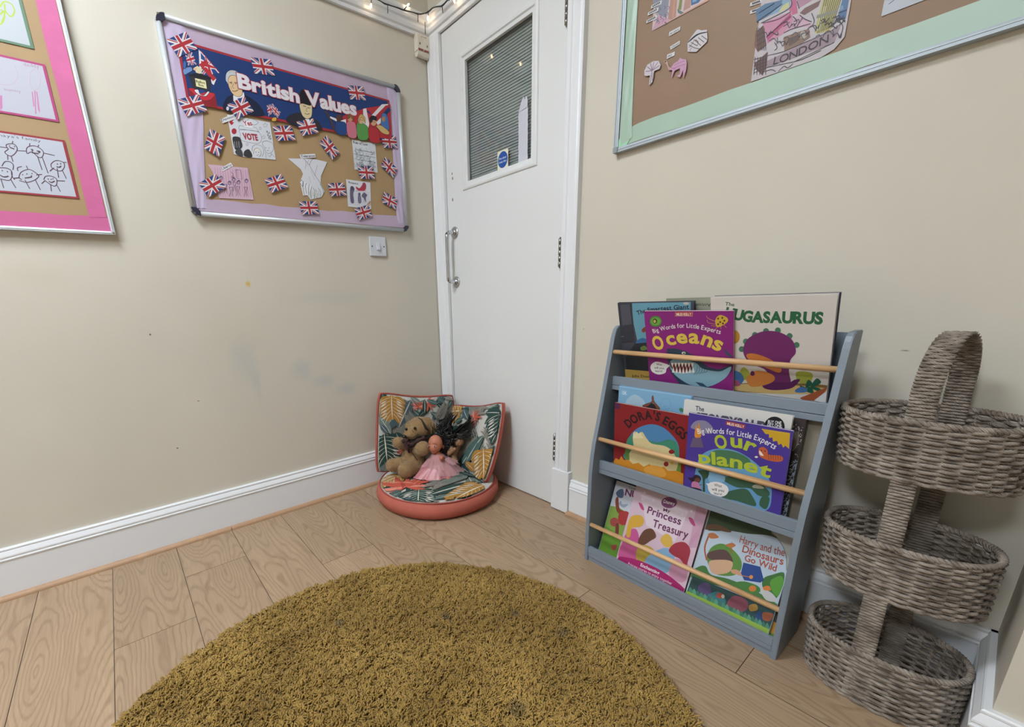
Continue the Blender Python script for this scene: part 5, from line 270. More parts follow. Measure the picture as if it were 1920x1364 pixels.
LEAF_S= [('leaf', '2f4743', -0.181, -0.017, -0.108, -0.016, 0.4145062907199216), ('leaf', '4b6560', -0.23, 0.018, -0.22, 0.187, 0.4110222157474107), ('frond', '4a5c62', -0.118, -0.149, -0.045, -0.179, 0.41447471687451387), ('leaf', '738078', 0.048, -0.22, 0.101, -0.109, 0.35244281668985655), ('leaf', '2f4743', 0.012, -0.216, -0.067, -0.298, 0.3278226242182026), ('frond', '85827a', -0.17, 0.063, -0.24, 0.017, 0.4006452836246967), ('leaf', '2f4743', -0.126, -0.085, -0.097, 0.024, 0.30992491341754275), ('leaf', '4b6560', -0.25, -0.093, -0.258, -0.197, 0.4050074816560816), ('frond', '4a5c62', 0.007, -0.029, 0.116, 0.027, 0.32012762493047037), ('leaf', '738078', -0.15, -0.071, -0.12, -0.153, 0.3732127680382226), ('leaf', '2f4743', -0.162, -0.007, -0.207, -0.109, 0.37007038487359856), ('frond', '85827a', -0.148, -0.146, -0.208, -0.266, 0.3800945439033726), ('leaf', '4a5c62', -0.178, 0.112, -0.252, 0.07, 0.3), ('frond', '738078', -0.144, -0.098, -0.234, -0.142, 0.4), ('leaf', '4b6560', -0.256, -0.121, -0.288, -0.046, 0.3), ('frond', '85827a', -0.075, -0.162, -0.175, -0.196, 0.4), ('leaf', '2f4743', 0.118, -0.127, 0.113, -0.216, 0.3), ('leaf', '4a5c62', -0.069, -0.064, -0.087, 0.027, 0.3), ('mon', 'a97a36', -0.142, 0.107, -0.255, 0.109, 1.0), ('leaf', 'a97a36', -0.273, 0.055, -0.279, 0.01, 0.5), ('flower', 'c25c49', -0.189, -0.022, -0.12, 0.058, 1.25), ('flower', 'c25c49', -0.178, 0.037, -0.242, -0.008, 0.8), ('flower', 'c25c49', -0.125, -0.011, -0.108, -0.063, 0.7), ('frond', '4b6560', -0.225, -0.04, -0.297, -0.022, 0.5), ('leaf', '738078', -0.243, -0.04, -0.301, -0.05, 0.3), ('mon', '2f4743', -0.167, -0.094, -0.228, -0.177, 1.5), ('leaf', '4b6560', -0.168, -0.141, -0.21, -0.086, 0.4), ('leaf', '4a5c62', -0.222, -0.122, -0.276, -0.096, 0.4), ('leaf', '2f4743', -0.163, -0.161, 0.101, -0.205, 0.2), ('leaf', '4b6560', -0.164, -0.198, -0.006, -0.242, 0.16), ('mon', 'a97a36', 0.08, -0.238, -0.08, -0.252, 0.7), ('frond', '85827a', 0.061, -0.073, -0.129, -0.112, 0.4), ('frond', '738078', 0.094, -0.104, -0.045, -0.122, 0.35), ('leaf', '2f4743', 0.087, -0.059, 0.108, -0.156, 0.3), ('leaf', 'a97a36', -0.134, -0.241, -0.081, -0.237, 0.5), ('leaf', '85827a', -0.085, -0.049, -0.026, -0.077, 0.3)]
# ================================================================ ROOM
def wall_mat(name,base,stains=()):
    m=bpy.data.materials.new(name); m.use_nodes=True; nt=m.node_tree; b=nt.nodes['Principled BSDF']; L=nt.links.new
    b.inputs['Roughness'].default_value=.55; b.inputs['Specular IOR Level'].default_value=.3
    tc=nt.nodes.new('ShaderNodeTexCoord'); n=nt.nodes.new('ShaderNodeTexNoise'); n.inputs['Scale'].default_value=2.2; n.inputs['Detail'].default_value=5; L(tc.outputs['Object'],n.inputs['Vector'])
    r=nt.nodes.new('ShaderNodeMapRange'); r.inputs[1].default_value=.3; r.inputs[2].default_value=.7; r.inputs[3].default_value=.965; r.inputs[4].default_value=1.03; L(n.outputs['Fac'],r.inputs[0])
    c=lin(base); x=nt.nodes.new('ShaderNodeVectorMath'); x.operation='SCALE'; x.inputs[0].default_value=c; L(r.outputs[0],x.inputs['Scale']); cur=x.outputs[0]
    for (px,py,pz,rx,ry,rz,col,st) in stains:
        mp=nt.nodes.new('ShaderNodeMapping'); mp.vector_type='TEXTURE'; mp.inputs['Location'].default_value=(px,py,pz); mp.inputs['Scale'].default_value=(rx,ry,rz); L(tc.outputs['Object'],mp.inputs['Vector'])
        n2=nt.nodes.new('ShaderNodeTexNoise'); n2.inputs['Scale'].default_value=2.3; n2.inputs['Detail'].default_value=4; L(mp.outputs[0],n2.inputs['Vector'])
        ln=nt.nodes.new('ShaderNodeVectorMath'); ln.operation='LENGTH'; L(mp.outputs[0],ln.inputs[0])
        ad=nt.nodes.new('ShaderNodeMath'); ad.operation='MULTIPLY_ADD'; L(n2.outputs['Fac'],ad.inputs[0]); ad.inputs[1].default_value=.9; L(ln.outputs['Value'],ad.inputs[2])
        rr=nt.nodes.new('ShaderNodeMapRange'); rr.interpolation_type='SMOOTHSTEP'; rr.inputs[1].default_value=.55; rr.inputs[2].default_value=1.35; rr.inputs[3].default_value=st; rr.inputs[4].default_value=0; L(ad.outputs[0],rr.inputs[0])
        mx=nt.nodes.new('ShaderNodeMix'); mx.data_type='RGBA'; L(rr.outputs[0],mx.inputs[0]); L(cur,mx.inputs[6]); mx.inputs[7].default_value=(*lin(col),1); cur=mx.outputs[2]
    L(cur,b.inputs['Base Color'])
    n3=nt.nodes.new('ShaderNodeTexNoise'); n3.inputs['Scale'].default_value=90; n3.inputs['Detail'].default_value=3; L(tc.outputs['Object'],n3.inputs['Vector'])
    bp=nt.nodes.new('ShaderNodeBump'); bp.inputs['Strength'].default_value=.12; bp.inputs['Distance'].default_value=.002; L(n3.outputs['Fac'],bp.inputs['Height']); L(bp.outputs[0],b.inputs['Normal'])
    return m
WALLC='cbc5b8'
MWL=wall_mat('wall_paint_left',WALLC,[(-1.0,0,.70,.085,1,.15,'a9b2b8',.32),(-.97,0,.60,.03,1,.10,'a5b0b8',.3),(-.775,0,.63,.07,1,.075,'a3b0ba',.34),(-.68,0,.565,.085,1,.05,'a3b0ba',.34),(-.58,0,.515,.085,1,.045,'a3b0ba',.34),(-.60,0,.93,.3,1,.05,'b9b8b2',.25),(-1.55,0,1.02,.12,1,.06,'c3bca8',.3),(-.941,0,.992,.016,1,.02,'c9a83e',.9),(-1.295,0,.822,.005,1,.006,'3a3028',1),(-1.0,0,.79,.2,1,.2,'c4bba6',.2),(-1.291,0,.39,.006,1,.005,'5a4a38',1),(-1.19,0,.56,.006,1,.004,'7a6a58',1)])
MWR=wall_mat('wall_paint_right',WALLC,[(0,-1.77,.755,1,.012,.0025,'5a564e',.8),(0,-.905,.78,1,.0025,.004,'4a443a',1),(0,-1.66,.95,1,.16,.02,'cfc8b8',.3)])
MWO=mat('wall_paint_plain',WALLC,.6)
MWH=mat('white_gloss_paint','e0e2e6',.32,spec=.5,bump=.05,bscale=25)
MDOOR=mat('white_door_paint','dbddde',.38,spec=.45,bump=.04,bscale=14,var=.015,vscale=3)
MCEIL=mat('ceiling_paint','e6e4de',.8)
Y0=-.0915; Y1=-.7885; DT=2.036
struct(MB().box((-4.7,0,0),(.12,.1,CEIL),MWL).build('wall_left'))
w=MB(); w.box((0,-.0885,0),(.1,0,CEIL),MWR); w.box((0,Y1-.004,DT+.004),(.1,-.0885,CEIL),MWR); w.box((0,-4.5,0),(.1,Y1-.004,CEIL),MWR); struct(w.build('wall_right'))
struct(MB().box((-.29,-3.4,0),(-.0005,-2.022,CEIL),MWR).build('wall_chimney_side'))
struct(MB().box((-4.7,-4.6,0),(.1,-4.5,CEIL),MWO).build('wall_back'))
struct(MB().box((-4.8,-4.6,0),(-4.7,.1,CEIL),MWO).build('wall_far'))
struct(MB().box((-4.8,-4.6,CEIL),(.12,.12,CEIL+.1),MCEIL).build('ceiling'))
# --- laminate floor: every plank is a raised strip with a real seam round it
def floor_mat():
    m=bpy.data.materials.new('oak_laminate'); m.use_nodes=True; nt=m.node_tree; b=nt.nodes['Principled BSDF']; L=nt.links.new
    uv=nt.nodes.new('ShaderNodeUVMap'); uv.uv_map='plank'; at=nt.nodes.new('ShaderNodeAttribute'); at.attribute_name='tone'
    def N(t,**k):
        n=nt.nodes.new(t)
        for a,v in k.items(): n.inputs[a].default_value=v
        return n
    sep=N('ShaderNodeSeparateXYZ'); L(uv.outputs[0],sep.inputs[0])
    # slow wander
    mp=N('ShaderNodeMapping'); mp.inputs['Scale'].default_value=(4,1.6,1); L(uv.outputs[0],mp.inputs[0])
    n1=N('ShaderNodeTexNoise',Scale=1.3,Detail=3.); L(mp.outputs[0],n1.inputs['Vector'])
    # cathedral figure: distance rings stretched along the plank
    mp2=N('ShaderNodeMapping'); mp2.inputs['Scale'].default_value=(9.5,1.25,1); L(uv.outputs[0],mp2.inputs[0])
    vo=nt.nodes.new('ShaderNodeTexVoronoi'); vo.voronoi_dimensions='2D'; vo.feature='SMOOTH_F1'; vo.inputs['Scale'].default_value=.8; vo.inputs['Smoothness'].default_value=.6; vo.inputs['Randomness'].default_value=.8; L(mp2.outputs[0],vo.inputs['Vector'])
    a=N('ShaderNodeMath'); a.operation='MULTIPLY_ADD'; L(n1.outputs['Fac'],a.inputs[0]); a.inputs[1].default_value=.55; L(vo.outputs['Distance'],a.inputs[2])
    s=N('ShaderNodeMath'); s.operation='MULTIPLY'; L(a.outputs[0],s.inputs[0]); s.inputs[1].default_value=92.
    sn=N('ShaderNodeMath'); sn.operation='SINE'; L(s.outputs[0],sn.inputs[0])
    # fine fibres
    mp3=N('ShaderNodeMapping'); mp3.inputs['Scale'].default_value=(240,7,1); L(uv.outputs[0],mp3.inputs[0])
    n3=N('ShaderNodeTexNoise',Scale=1.,Detail=4.); L(mp3.outputs[0],n3.inputs['Vector'])
    n4=N('ShaderNodeTexNoise',Scale=1.,Detail=2.); mp4=N('ShaderNodeMapping'); mp4.inputs['Scale'].default_value=(14,2.0,1); L(uv.outputs[0],mp4.inputs[0]); L(mp4.outputs[0],n4.inputs['Vector'])
    r1=N('ShaderNodeMapRange'); L(sn.outputs[0],r1.inputs[0]); r1.inputs[1].default_value=.1; r1.inputs[2].default_value=1.; r1.inputs[3].default_value=0; r1.inputs[4].default_value=.62
    rn=N('ShaderNodeMapRange'); L(n3.outputs['Fac'],rn.inputs[0]); rn.inputs[1].default_value=.35; rn.inputs[2].default_value=.7; rn.inputs[3].default_value=.15; rn.inputs[4].default_value=1.
    m1=N('ShaderNodeMath'); m1.operation='MULTIPLY'; L(r1.outputs[0],m1.inputs[0]); L(rn.outputs[0],m1.inputs[1])
    mixA=nt.nodes.new('ShaderNodeMix'); mixA.data_type='RGBA'; mixA.inputs[6].default_value=(*lin('ad9479'),1); mixA.inputs[7].default_value=(*lin('9b8269'),1); L(n4.outputs['Fac'],mixA.inputs[0])
    mixB=nt.nodes.new('ShaderNodeMix'); mixB.data_type='RGBA'; mixB.inputs[7].default_value=(*lin('6f553f'),1); L(mixA.outputs[2],mixB.inputs[6]); L(m1.outputs[0],mixB.inputs[0])
    r3=N('ShaderNodeMapRange'); L(n3.outputs['Fac'],r3.inputs[0]); r3.inputs[1].default_value=.3; r3.inputs[2].default_value=.7; r3.inputs[3].default_value=.88; r3.inputs[4].default_value=1.08
    mu=N('ShaderNodeMath'); mu.operation='MULTIPLY'; L(r3.outputs[0],mu.inputs[0]); L(at.outputs['Fac'],mu.inputs[1])
    sc=nt.nodes.new('ShaderNodeVectorMath'); sc.operation='SCALE'; L(mixB.outputs[2],sc.inputs[0]); L(mu.outputs[0],sc.inputs['Scale']); L(sc.outputs[0],b.inputs['Base Color'])
    b.inputs['Roughness'].default_value=.42; b.inputs['Specular IOR Level'].default_value=.4
    bp=N('ShaderNodeBump'); bp.inputs['Strength'].default_value=.15; bp.inputs['Distance'].default_value=.001; L(n3.outputs['Fac'],bp.inputs['Height']); L(bp.outputs[0],b.inputs['Normal'])
    return m
def build_floor():
    joints={-7:-.535,-6:-.28,-4:-.53,-1:-1.655,-2:-1.24,-8:-1.0,-5:-.88,-3:-1.02}
    V=[];F=[];UV=[];T=[];g=.0009;rnd=random.Random(3)
    def quad(x0,x1,y0,y1,z,u0,v0,t):
        i=len(V); V.extend([(x0,y0,z),(x1,y0,z),(x1,y1,z),(x0,y1,z)]); F.append((i,i+1,i+2,i+3)); UV.extend([(u0,v0),(u0+(x1-x0),v0),(u0+(x1-x0),v0+(y1-y0)),(u0,v0+(y1-y0))]); T.append(t)
    for i in range(-23,1):
        x0=-.17+.2*i; x1=min(x0+.2,.10); j=joints.get(i,-rnd.random()*1.3); ys=[.0]+[j-1.29*k for k in range(-1,5) if -4.5<j-1.29*k<-.02]+[-4.5]
        ys=sorted(set(ys))
        for a,b in zip(ys,ys[1:]): quad(x0+g,x1-g,a+g,b-g,0,rnd.random()*50,rnd.random()*50,.93+.14*rnd.random())
    me=bpy.data.meshes.new('floor'); me.from_pydata(V,[],F); uvl=me.uv_layers.new(name='plank')
    uvl.data.foreach_set('uv',[c for u in UV for c in u]); a=me.attributes.new('tone','FLOAT','FACE'); a.data.foreach_set('value',T)
    n=len(F); bm=bmesh.new(); bm.from_mesh(me); f=bm.faces.new([bm.verts.new(p) for p in ((-4.7,-4.5,-.0012),(.1,-4.5,-.0012),(.1,.0,-.0012),(-4.7,.0,-.0012))]); f.material_index=1; bm.to_mesh(me); bm.free()
    me.materials.append(floor_mat()); me.materials.append(mat('seam_dark','4a3a2c',.8))
    o=bpy.data.objects.new('floor',me); COL.objects.link(o); return struct(o)
build_floor()
# --- mouldings
def run(mb,prof,a,b,out,m,smooth=False,mit=(0,0)):
    """extrude profile (d from wall, z) from a to b; out = direction away from the wall; mit shifts ends by d*mit along the run"""
    a=Vector(a);b=Vector(b);out=Vector(out);t=(b-a).normalized()
    A=[mb.bm.verts.new(a+out*d+Vector((0,0,z))+t*d*mit[0]) for d,z in prof]; B=[mb.bm.verts.new(b+out*d+Vector((0,0,z))+t*d*mit[1]) for d,z in prof]
    k=mb.mi(m); n=len(prof)
    for i in range(n):
        f=mb.bm.faces.new((A[i],A[(i+1)%n],B[(i+1)%n],B[i])); f.material_index=k
    for q in (A[::-1],B): f=mb.bm.faces.new(q); f.material_index=k
def skprof(h): return [(0,0),(.018,0),(.018,h-.042),(.0205,h-.040),(.021,h-.036),(.018,h-.034),(.0175,h-.031),(.0195,h-.028),(.019,h-.024),(.014,h-.014),(.011,h-.009),(.0125,h-.007),(.0125,h-.003),(.010,h),(0,h)]
MSC=mat('oak_beading','b08c6c',.5,bump=.1,bscale=60,var=.08,vscale=30)
scot=[(.018,0)]+[(.018+.016*math.cos(a),.016*math.sin(a)) for a in [i*math.pi/12 for i in range(7)]]
b=MB(); run(b,skprof(.174),(-4.7,0,0),(0,0,0),(0,-1,0),MWH); struct(b.build('baseboard_left'))
b=MB(); run(b,scot,(-4.7,0,0),(-1.169,0,0),(0,-1,0),MSC); run(b,scot,(-1.1675,0,0),(-.02,0,0),(0,-1,0),MSC); struct(b.build('trim_1'))
b=MB(); run(b,skprof(.157),(0,-.882,0),(0,-2.022,0),(-1,0,0),MWH); run(b,skprof(.157),(-.0,-2.022,0),(-.29,-2.022,0),(0,1,0),MWH,mit=(0,1)); run(b,skprof(.157),(-.29,-2.022,0),(-.29,-3.4,0),(-1,0,0),MWH,mit=(-1,0)); struct(b.build('baseboard_right'))
b=MB(); run(b,scot,(0,-.8765,0),(0,-1.97,0),(-1,0,0),MSC); struct(b.build('trim_2'))
rail=[(0,2.043),(.012,2.043),(.014,2.05),(.012,2.056),(.020,2.060),(.024,2.070),(.022,2.082),(.028,2.088),(.030,2.098),(.026,2.104),(.032,2.110),(.034,2.122),(.022,2.130),(0,2.130)]
b=MB(); run(b,rail,(-4.7,0,0),(0,0,0),(0,-1,0),MWH); struct(b.build('trim_3'))
b=MB(); run(b,rail,(0,0,0),(0,-2.02,0),(-1,0,0),MWH); struct(b.build('trim_4'))
# --- door set
ap=[(0,0),(.016,0),(.018,.006),(.018,.022),(.0145,.026),(.0145,.031),(.018,.034),(.020,.05),(.0215,.066),(.019,.072),(.0215,.078),(.0215,.084),(0,.084)]  # (proud, across) architrave section from the door edge outwards
def legrun(mb,ysign,yedge,z0,z1,sw=1.):
    A=[];B=[]
    for d,ac in ap: A.append(mb.bm.verts.new((-d,yedge+ysign*ac*sw,z0))); B.append(mb.bm.verts.new((-d,yedge+ysign*ac*sw,z1)))
    n=len(ap); k=mb.mi(MWH)
    for i in range(n): f=mb.bm.faces.new((A[i],A[(i+1)%n],B[(i+1)%n],B[i])); f.material_index=k
    for q in (A[::-1],B): f=mb.bm.faces.new(q); f.material_index=k
b=MB(); legrun(b,1,-.0885,0,2.042); struct(b.build('trim_5'))
b=MB(); legrun(b,-1,-.800,.186,2.042,.85); b.box((-.0008,-.8005,.186),(.04,-.7915,2.042),MWH); struct(b.build('trim_6'))
b=MB(); b.box((-.026,-.880,.004),(0,-.7915,.190),MWH,.002); struct(b.build('trim_7'))
b=MB(); b.box((-.014,-.876,2.039),(.0,0,2.056),MWH,.003); struct(b.build('trim_8'))
door=MB()
GY0,GY1,GZ0,GZ1=-.236,-.642,1.408,1.893
MD=MDOOR
for lo,hi in (((0,Y1,.006),(.044,GY1,DT)),((0,GY0,.006),(.044,Y0,DT)),((0,GY1,.006),(.044,GY0,GZ0)),((0,GY1,GZ1),(.044,GY0,DT))): door.box(lo,hi,MD)
droot=struct(tag(door.build('door_1'),'white painted fire door with a glazed top panel'))
# moulded bead round the glass
bd=MB()
prof=[(.013,0.),(.013,-.012),(.0,-.012),(-.001,.0),(-.006,.004),(-.007,.012),(-.005,.019),(-.001,.022),(.004,.022)]   # x depth, outward from opening
loop=[(GY0,GZ0),(GY1,GZ0),(GY1,GZ1),(GY0,GZ1)]
rings=[]
for d,o in prof:
    rings.append([bd.bm.verts.new((d,GY0+o,GZ0-o)),bd.bm.verts.new((d,GY1-o,GZ0-o)),bd.bm.verts.new((d,GY1-o,GZ1+o)),bd.bm.verts.new((d,GY0+o,GZ1+o))])
for A,B in zip(rings,rings[1:]):
    for i in range(4): f=bd.bm.faces.new((A[i],A[(i+1)%4],B[(i+1)%4],B[i])); f.material_index=bd.mi(MD)
struct(bd.build('glazing_bead',droot))
def glass_mat():
    m=bpy.data.materials.new('door_glass'); m.use_nodes=True; nt=m.node_tree; b=nt.nodes['Principled BSDF']
    b.inputs['Base Color'].default_value=(.9,.95,.95,1); b.inputs['Roughness'].default_value=.03; b.inputs['Transmission Weight'].default_value=1; b.inputs['IOR'].default_value=1.5
    return m
struct(MB().box((.0135,GY1-.008,GZ0-.008),(.0195,GY0+.008,GZ1+.008),glass_mat()).build('glass_pane',droot))
bl=MB(); MBL=mat('grey_blind','cdd2ce',.7)
nsl=46
for i in range(nsl):
    z=GZ0+.002+(GZ1-GZ0-.004)*i/nsl; h=(GZ1-GZ0)/nsl
    bl.prism([(.0285,GY1,z),(.0315,GY1,z+h*.86),(.0325,GY1,z+h*.86),(.0295,GY1,z)],(0,GY0-GY1,0),MBL)
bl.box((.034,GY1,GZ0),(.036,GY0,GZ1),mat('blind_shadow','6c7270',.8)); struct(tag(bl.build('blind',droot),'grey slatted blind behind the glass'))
CH=mat('chrome','c9ccd0',.14,metal=1.); STEEL=mat('worn_steel','9a9a98',.3,metal=.9)
def knuckle(z0,z1):
    h=MB(); n=5; g=.001; L_=(z1-z0)/n
    for i in range(n): h.cyl((-.0085,-.7905,z0+i*L_+g),(-.0085,-.7905,z0+(i+1)*L_-g),.0068,STEEL,12)
    h.box((-.0025,-.7905,z0+.004),(.0,-.781,z1-.004),STEEL); h.cyl((-.0085,-.7905,z0-.004),(-.0085,-.7905,z1+.004),.0035,STEEL,10)
    return struct(h.build('hinge',droot,True))
for z0,z1 in ((1.772,1.872),(1.010,1.112),(.222,.338)): knuckle(z0,z1)
hd=MB(); zt,zb,yh=1.218,.990,-.141
path=[(-.004,yh,zt),(-.030,yh,zt),(-.041,yh,zt-.003),(-.048,yh,zt-.010),(-.050,yh,zt-.022)]; path=path+[(x,y,zb+(zt-z)) for x,y,z in path[::-1]]
hd.tube(catmull(path,4,False),.0092,CH,14)
hob=struct(tag(hd.build('pull_handle',droot,True),'chrome pull handle'))
for z in (zt,zb):
    r=MB(); r.tube([(0,yh,z),(-.0035,yh,z),(-.006,yh,z),(-.0075,yh,z)],[.027,.027,.025,.019],CH,28); r.tube([(-.0075,yh,z),(-.013,yh,z)],[.0145,.0125],CH,20); struct(r.build('rose',hob,False))
for y,z,r in ((-.135,1.475,.0045),(-.137,1.455,.0055),(-.132,1.365,.006)):
    f=MB(); f.ell((0.0002,y,z),(.0016,r*.7,r*1.3),mat('filler_brown','7a6450',.8),seg=10); struct(f.build('screw_hole',droot))
# ceiling lights the room is lit by
for (lx,ly),hw,em,lab in LIGHTS:
    t=thing('ceiling_light',lab,'ceiling light',(lx,ly,CEIL),0,'ceiling light panels')
    f=MB()
    for lo,hi in (((-hw/2-.02,-hw/2-.02,-.03),(-hw/2,hw/2+.02,0)),((hw/2,-hw/2-.02,-.03),(hw/2+.02,hw/2+.02,0)),((-hw/2,-hw/2-.02,-.03),(hw/2,-hw/2,0)),((-hw/2,hw/2,-.03),(hw/2,hw/2+.02,0))): f.box(lo,hi,MWH)
    f.build('frame',t); MB().box((-hw/2,-hw/2,-.022),(hw/2,hw/2,-.002),mat('lit_panel_%d'%int(em*10),(.90,.985,1.06),.5,emit=em)).build('diffuser',t)
# ================================================================ THINGS ON THE WALLS
pre_glyphs()
def M4(o,x,y,z): x,y,z,o=map(Vector,(x,y,z,o)); return Matrix(((x.x,y.x,z.x,o.x),(x.y,y.y,z.y,o.y),(x.z,y.z,z.z,o.z),(0,0,0,1)))
BVM=M4((-1.093,-.012,1.226),(1,0,0),(0,0,1),(0,-1,0))
PKM=M4((-1.327,-.012,1.148),(1,0,0),(0,0,1),(0,-1,0))
GRM=M4((-.012,-1.003,1.338),(0,-1,0),(0,0,1),(-1,0,0))
ALU=mat('brushed_aluminium','c4c9cd',.42,metal=.35,spec=.5); ALUR=mat('ridged_aluminium','a9b2b9',.5,metal=.3)
KRAFT=mat('kraft_paper','a88c66',.62,var=.05,vscale=6,bump=.25,bscale=9); KRAFT2=mat('kraft_paper_brown','8e735b',.55,var=.05,vscale=6,bump=.3,bscale=8)
def satin(name,col,rough=.35,bump=.4,sc=12): return mat(name,col,rough,spec=.6,bump=bump,bscale=sc,var=.04,vscale=9)
LIL=satin('lilac_satin','b9a5bb',.36); LILG=satin('lilac_satin_glossy','c4b6d2',.2); PINK=mat('pink_border_paper','c96596',.6,var=.05,vscale=14); MINT=satin('mint_satin','a3bdac',.4,.25,10); MINTG=satin('mint_satin_glossy','a4d8b8',.22,.5,40)
NAVY=mat('navy_plastic','2c2b3e',.35); GREYP=mat('grey_plastic','8b9298',.4); CLEARP=mat('pale_plastic','b9bdbc',.35)
def board(name,label,mtx,w,h,fw,style,capm,backing,strips):
    t=thing(name,label,'notice board',mtx=mtx,group='notice boards on the walls')
    b=MB(); b.box((fw*.5,fw*.5,-.0115),(w-fw*.5,h-fw*.5,0),backing); b.build('backing_paper',t)
    zf=.009; rz=-.0115
    def rail(a,b_,ax):
        m=MB()
        if style=='round':
            n=8; prof=[(fw*.5-fw*.5*math.cos(i*math.pi/n),.002+zf*math.sin(i*math.pi/n)) for i in range(n+1)]+[(fw,rz),(0,rz)]
        else: prof=[(0,rz),(0,zf),(fw*.25,zf),(fw*.3,zf-.0012),(fw*.45,zf-.0012),(fw*.5,zf),(fw*.7,zf-.0006),(fw*.75,zf-.0018),(fw,zf-.003),(fw,rz)]
        k=m.mi(ALU if style!='ridge' else ALUR); R=[]
        for e in (a,b_):
            R.append([m.bm.verts.new((e,o,z) if ax==0 else (o,e,z)) for o,z in prof])
        n=len(prof)
        for i in range(n): f=m.bm.faces.new((R[0][i],R[0][(i+1)%n],R[1][(i+1)%n],R[1][i])); f.material_index=k; f.smooth=style=='round'
        for q in R: m.bm.faces.new(q).material_index=k
        return m
    c=fw*1.05
    for mm,tr in ((rail(c,w-c,0),Matrix()),(rail(c,w-c,0),Matrix.Translation((0,h,0))@Matrix.Diagonal((1,-1,1,1))),(rail(c,h-c,1),Matrix()),(rail(c,h-c,1),Matrix.Translation((w,0,0))@Matrix.Diagonal((-1,1,1,1)))):
        bmesh.ops.transform(mm.bm,matrix=tr,verts=mm.bm.verts); mm.build('frame_rail',t)
    for sx,sy in ((0,0),(1,0),(0,1),(1,1)):
        m=MB(); n=6
        if style=='round': pts=[(c*1.6-c*1.6*math.cos(a*math.pi/2/n),c*1.6-c*1.6*math.sin(a*math.pi/2/n)) for a in range(n+1)]+[(c*1.6,fw),(fw*1.0,c*1.6)]
        else: pts=[(0,0),(c*1.05,0),(c*1.05,fw),(fw,fw),(fw,c*1.05),(0,c*1.05)]
        pts=[(x if not sx else w-x, y if not sy else h-y,rz) for x,y in pts]
        m.prism(pts,(0,0,zf-rz+.0022),capm)
        if style!='ridge': m.cyl((w-fw*.5 if sx else fw*.5,h-fw*.5 if sy else fw*.5,zf),(w-fw*.5 if sx else fw*.5,h-fw*.5 if sy else fw*.5,zf+.003),.003,STEEL,10)
        m.build('corner_cap',t)
    for nm,poly,m_,z in strips:
        s=MB()
        if isinstance(poly,tuple):
            ea,eb,amp,sd=poly; n,q=70,14; A=catmull([(*p,0) for p in ea],30,False); B=catmull([(*p,0) for p in eb],30,False); k=s.mi(m_); prev=None; r=random.Random(sd); W_=[(r.uniform(8,55),r.uniform(-14,14),r.random()*6.28,r.uniform(.3,1)) for _ in range(7)]
            for i in range(n+1):
                a=A[round(i*(len(A)-1)/n)]; c=B[round(i*(len(B)-1)/n)]; row=[]
                for j in range(q+1):
                    u=j/q; p=a.lerp(c,u); d=sum(w*math.sin(f*p.y+g*u+h) for f,g,h,w in W_)/2.6; e=min(1,4*min(u,1-u)+.25); row.append(s.bm.verts.new((p.x,p.y,z+amp*(.5+.5*d)*e)))
                if prev:
                    for j in range(q): f_=s.bm.faces.new((prev[j],prev[j+1],row[j+1],row[j])); f_.material_index=k; f_.smooth=True
                prev=row
        else: s.prism([(x,y,z) for x,y in poly],(0,0,.0006),m_)
        s.build(nm,t)
    return t
def wavy(x0,y0,x1,y1,amp=.004,n=14,seed=0):
    """hand-cut edge from one point to another"""
    r=random.Random(seed); d=Vector((x1-x0,y1-y0)); nn=Vector((-d.y,d.x)).normalized(); return [(x0+d.x*i/n+nn.x*amp*(r.random()-.5)*(0 if i in (0,n) else 1),y0+d.y*i/n+nn.y*amp*(r.random()-.5)*(0 if i in (0,n) else 1)) for i in range(n+1)]
W,H=.906,.598
board('notice_board','British Values notice board with silver frame, navy corners and lilac satin border',BVM,W,H,.016,'round',NAVY,KRAFT,[
 ('border_strip',wavy(.016,H-.012,W-.012,H-.012,.003,14,1)+wavy(W-.05,.527,.10,.527,.003,16,2),LIL,.0002),
 ('border_strip',wavy(.014,.018,.89,.018,.002,12,3)+wavy(.89,.066,.05,.058,.006,16,4),LIL,.0004),
 ('border_strip',([(.012,H-.014),(.013,.35),(.014,.026)],[(.082,H-.02),(.086,.50),(.094,.36),(.072,.20),(.052,.028)],.0034,1),LILG,.0010),
 ('border_strip',([(.840,H-.016),(.850,.36),(.846,.10),(.856,.036)],[(.893,H-.022),(.889,.50),(.893,.30),(.893,.12),(.882,.036)],.0032,2),LILG,.0012)])
# satin folds and a staple gather on the lilac ribbon
board('notice_board','notice board with bright pink border and white frame at the left edge of the wall',PKM@Matrix.Translation((-1.2,0,0)),1.2,.9,.010,'flat',CLEARP,KRAFT,[
 ('border_strip',wavy(.012,.009,1.19,.009,.003,10,1)+wavy(1.19,.052,.012,.052,.004,20,2),PINK,.0004),
 ('border_strip',wavy(1.187,.052,1.189,.89,.002,12,3)+[(1.143,.89)]+wavy(1.143,.88,1.142,.050,.003,14,4),PINK,.0010)])
board('notice_board','green bordered notice board on the wall above the blue-grey book rack',GRM,.95,.66,.014,'ridge',GREYP,KRAFT2,[
 ('border_strip',wavy(.016,.016,.934,.016,.003,14,5)+wavy(.934,.066,.40,.064,.003,10,6)+wavy(.38,.064,.075,.064,.004,6,7)+[(.05,.060)],MINT,.0004),
 ('border_strip',([(.014,.64),(.016,.30),(.016,.018)],[(.050,.64),(.050,.30),(.055,.10),(.060,.030)],.0022,4),MINT,.0022),
 ('border_strip',[(.014,.012),(.040,.012),(.058,.034),(.052,.050),(.026,.046),(.014,.036)],MINTG,.0022)])
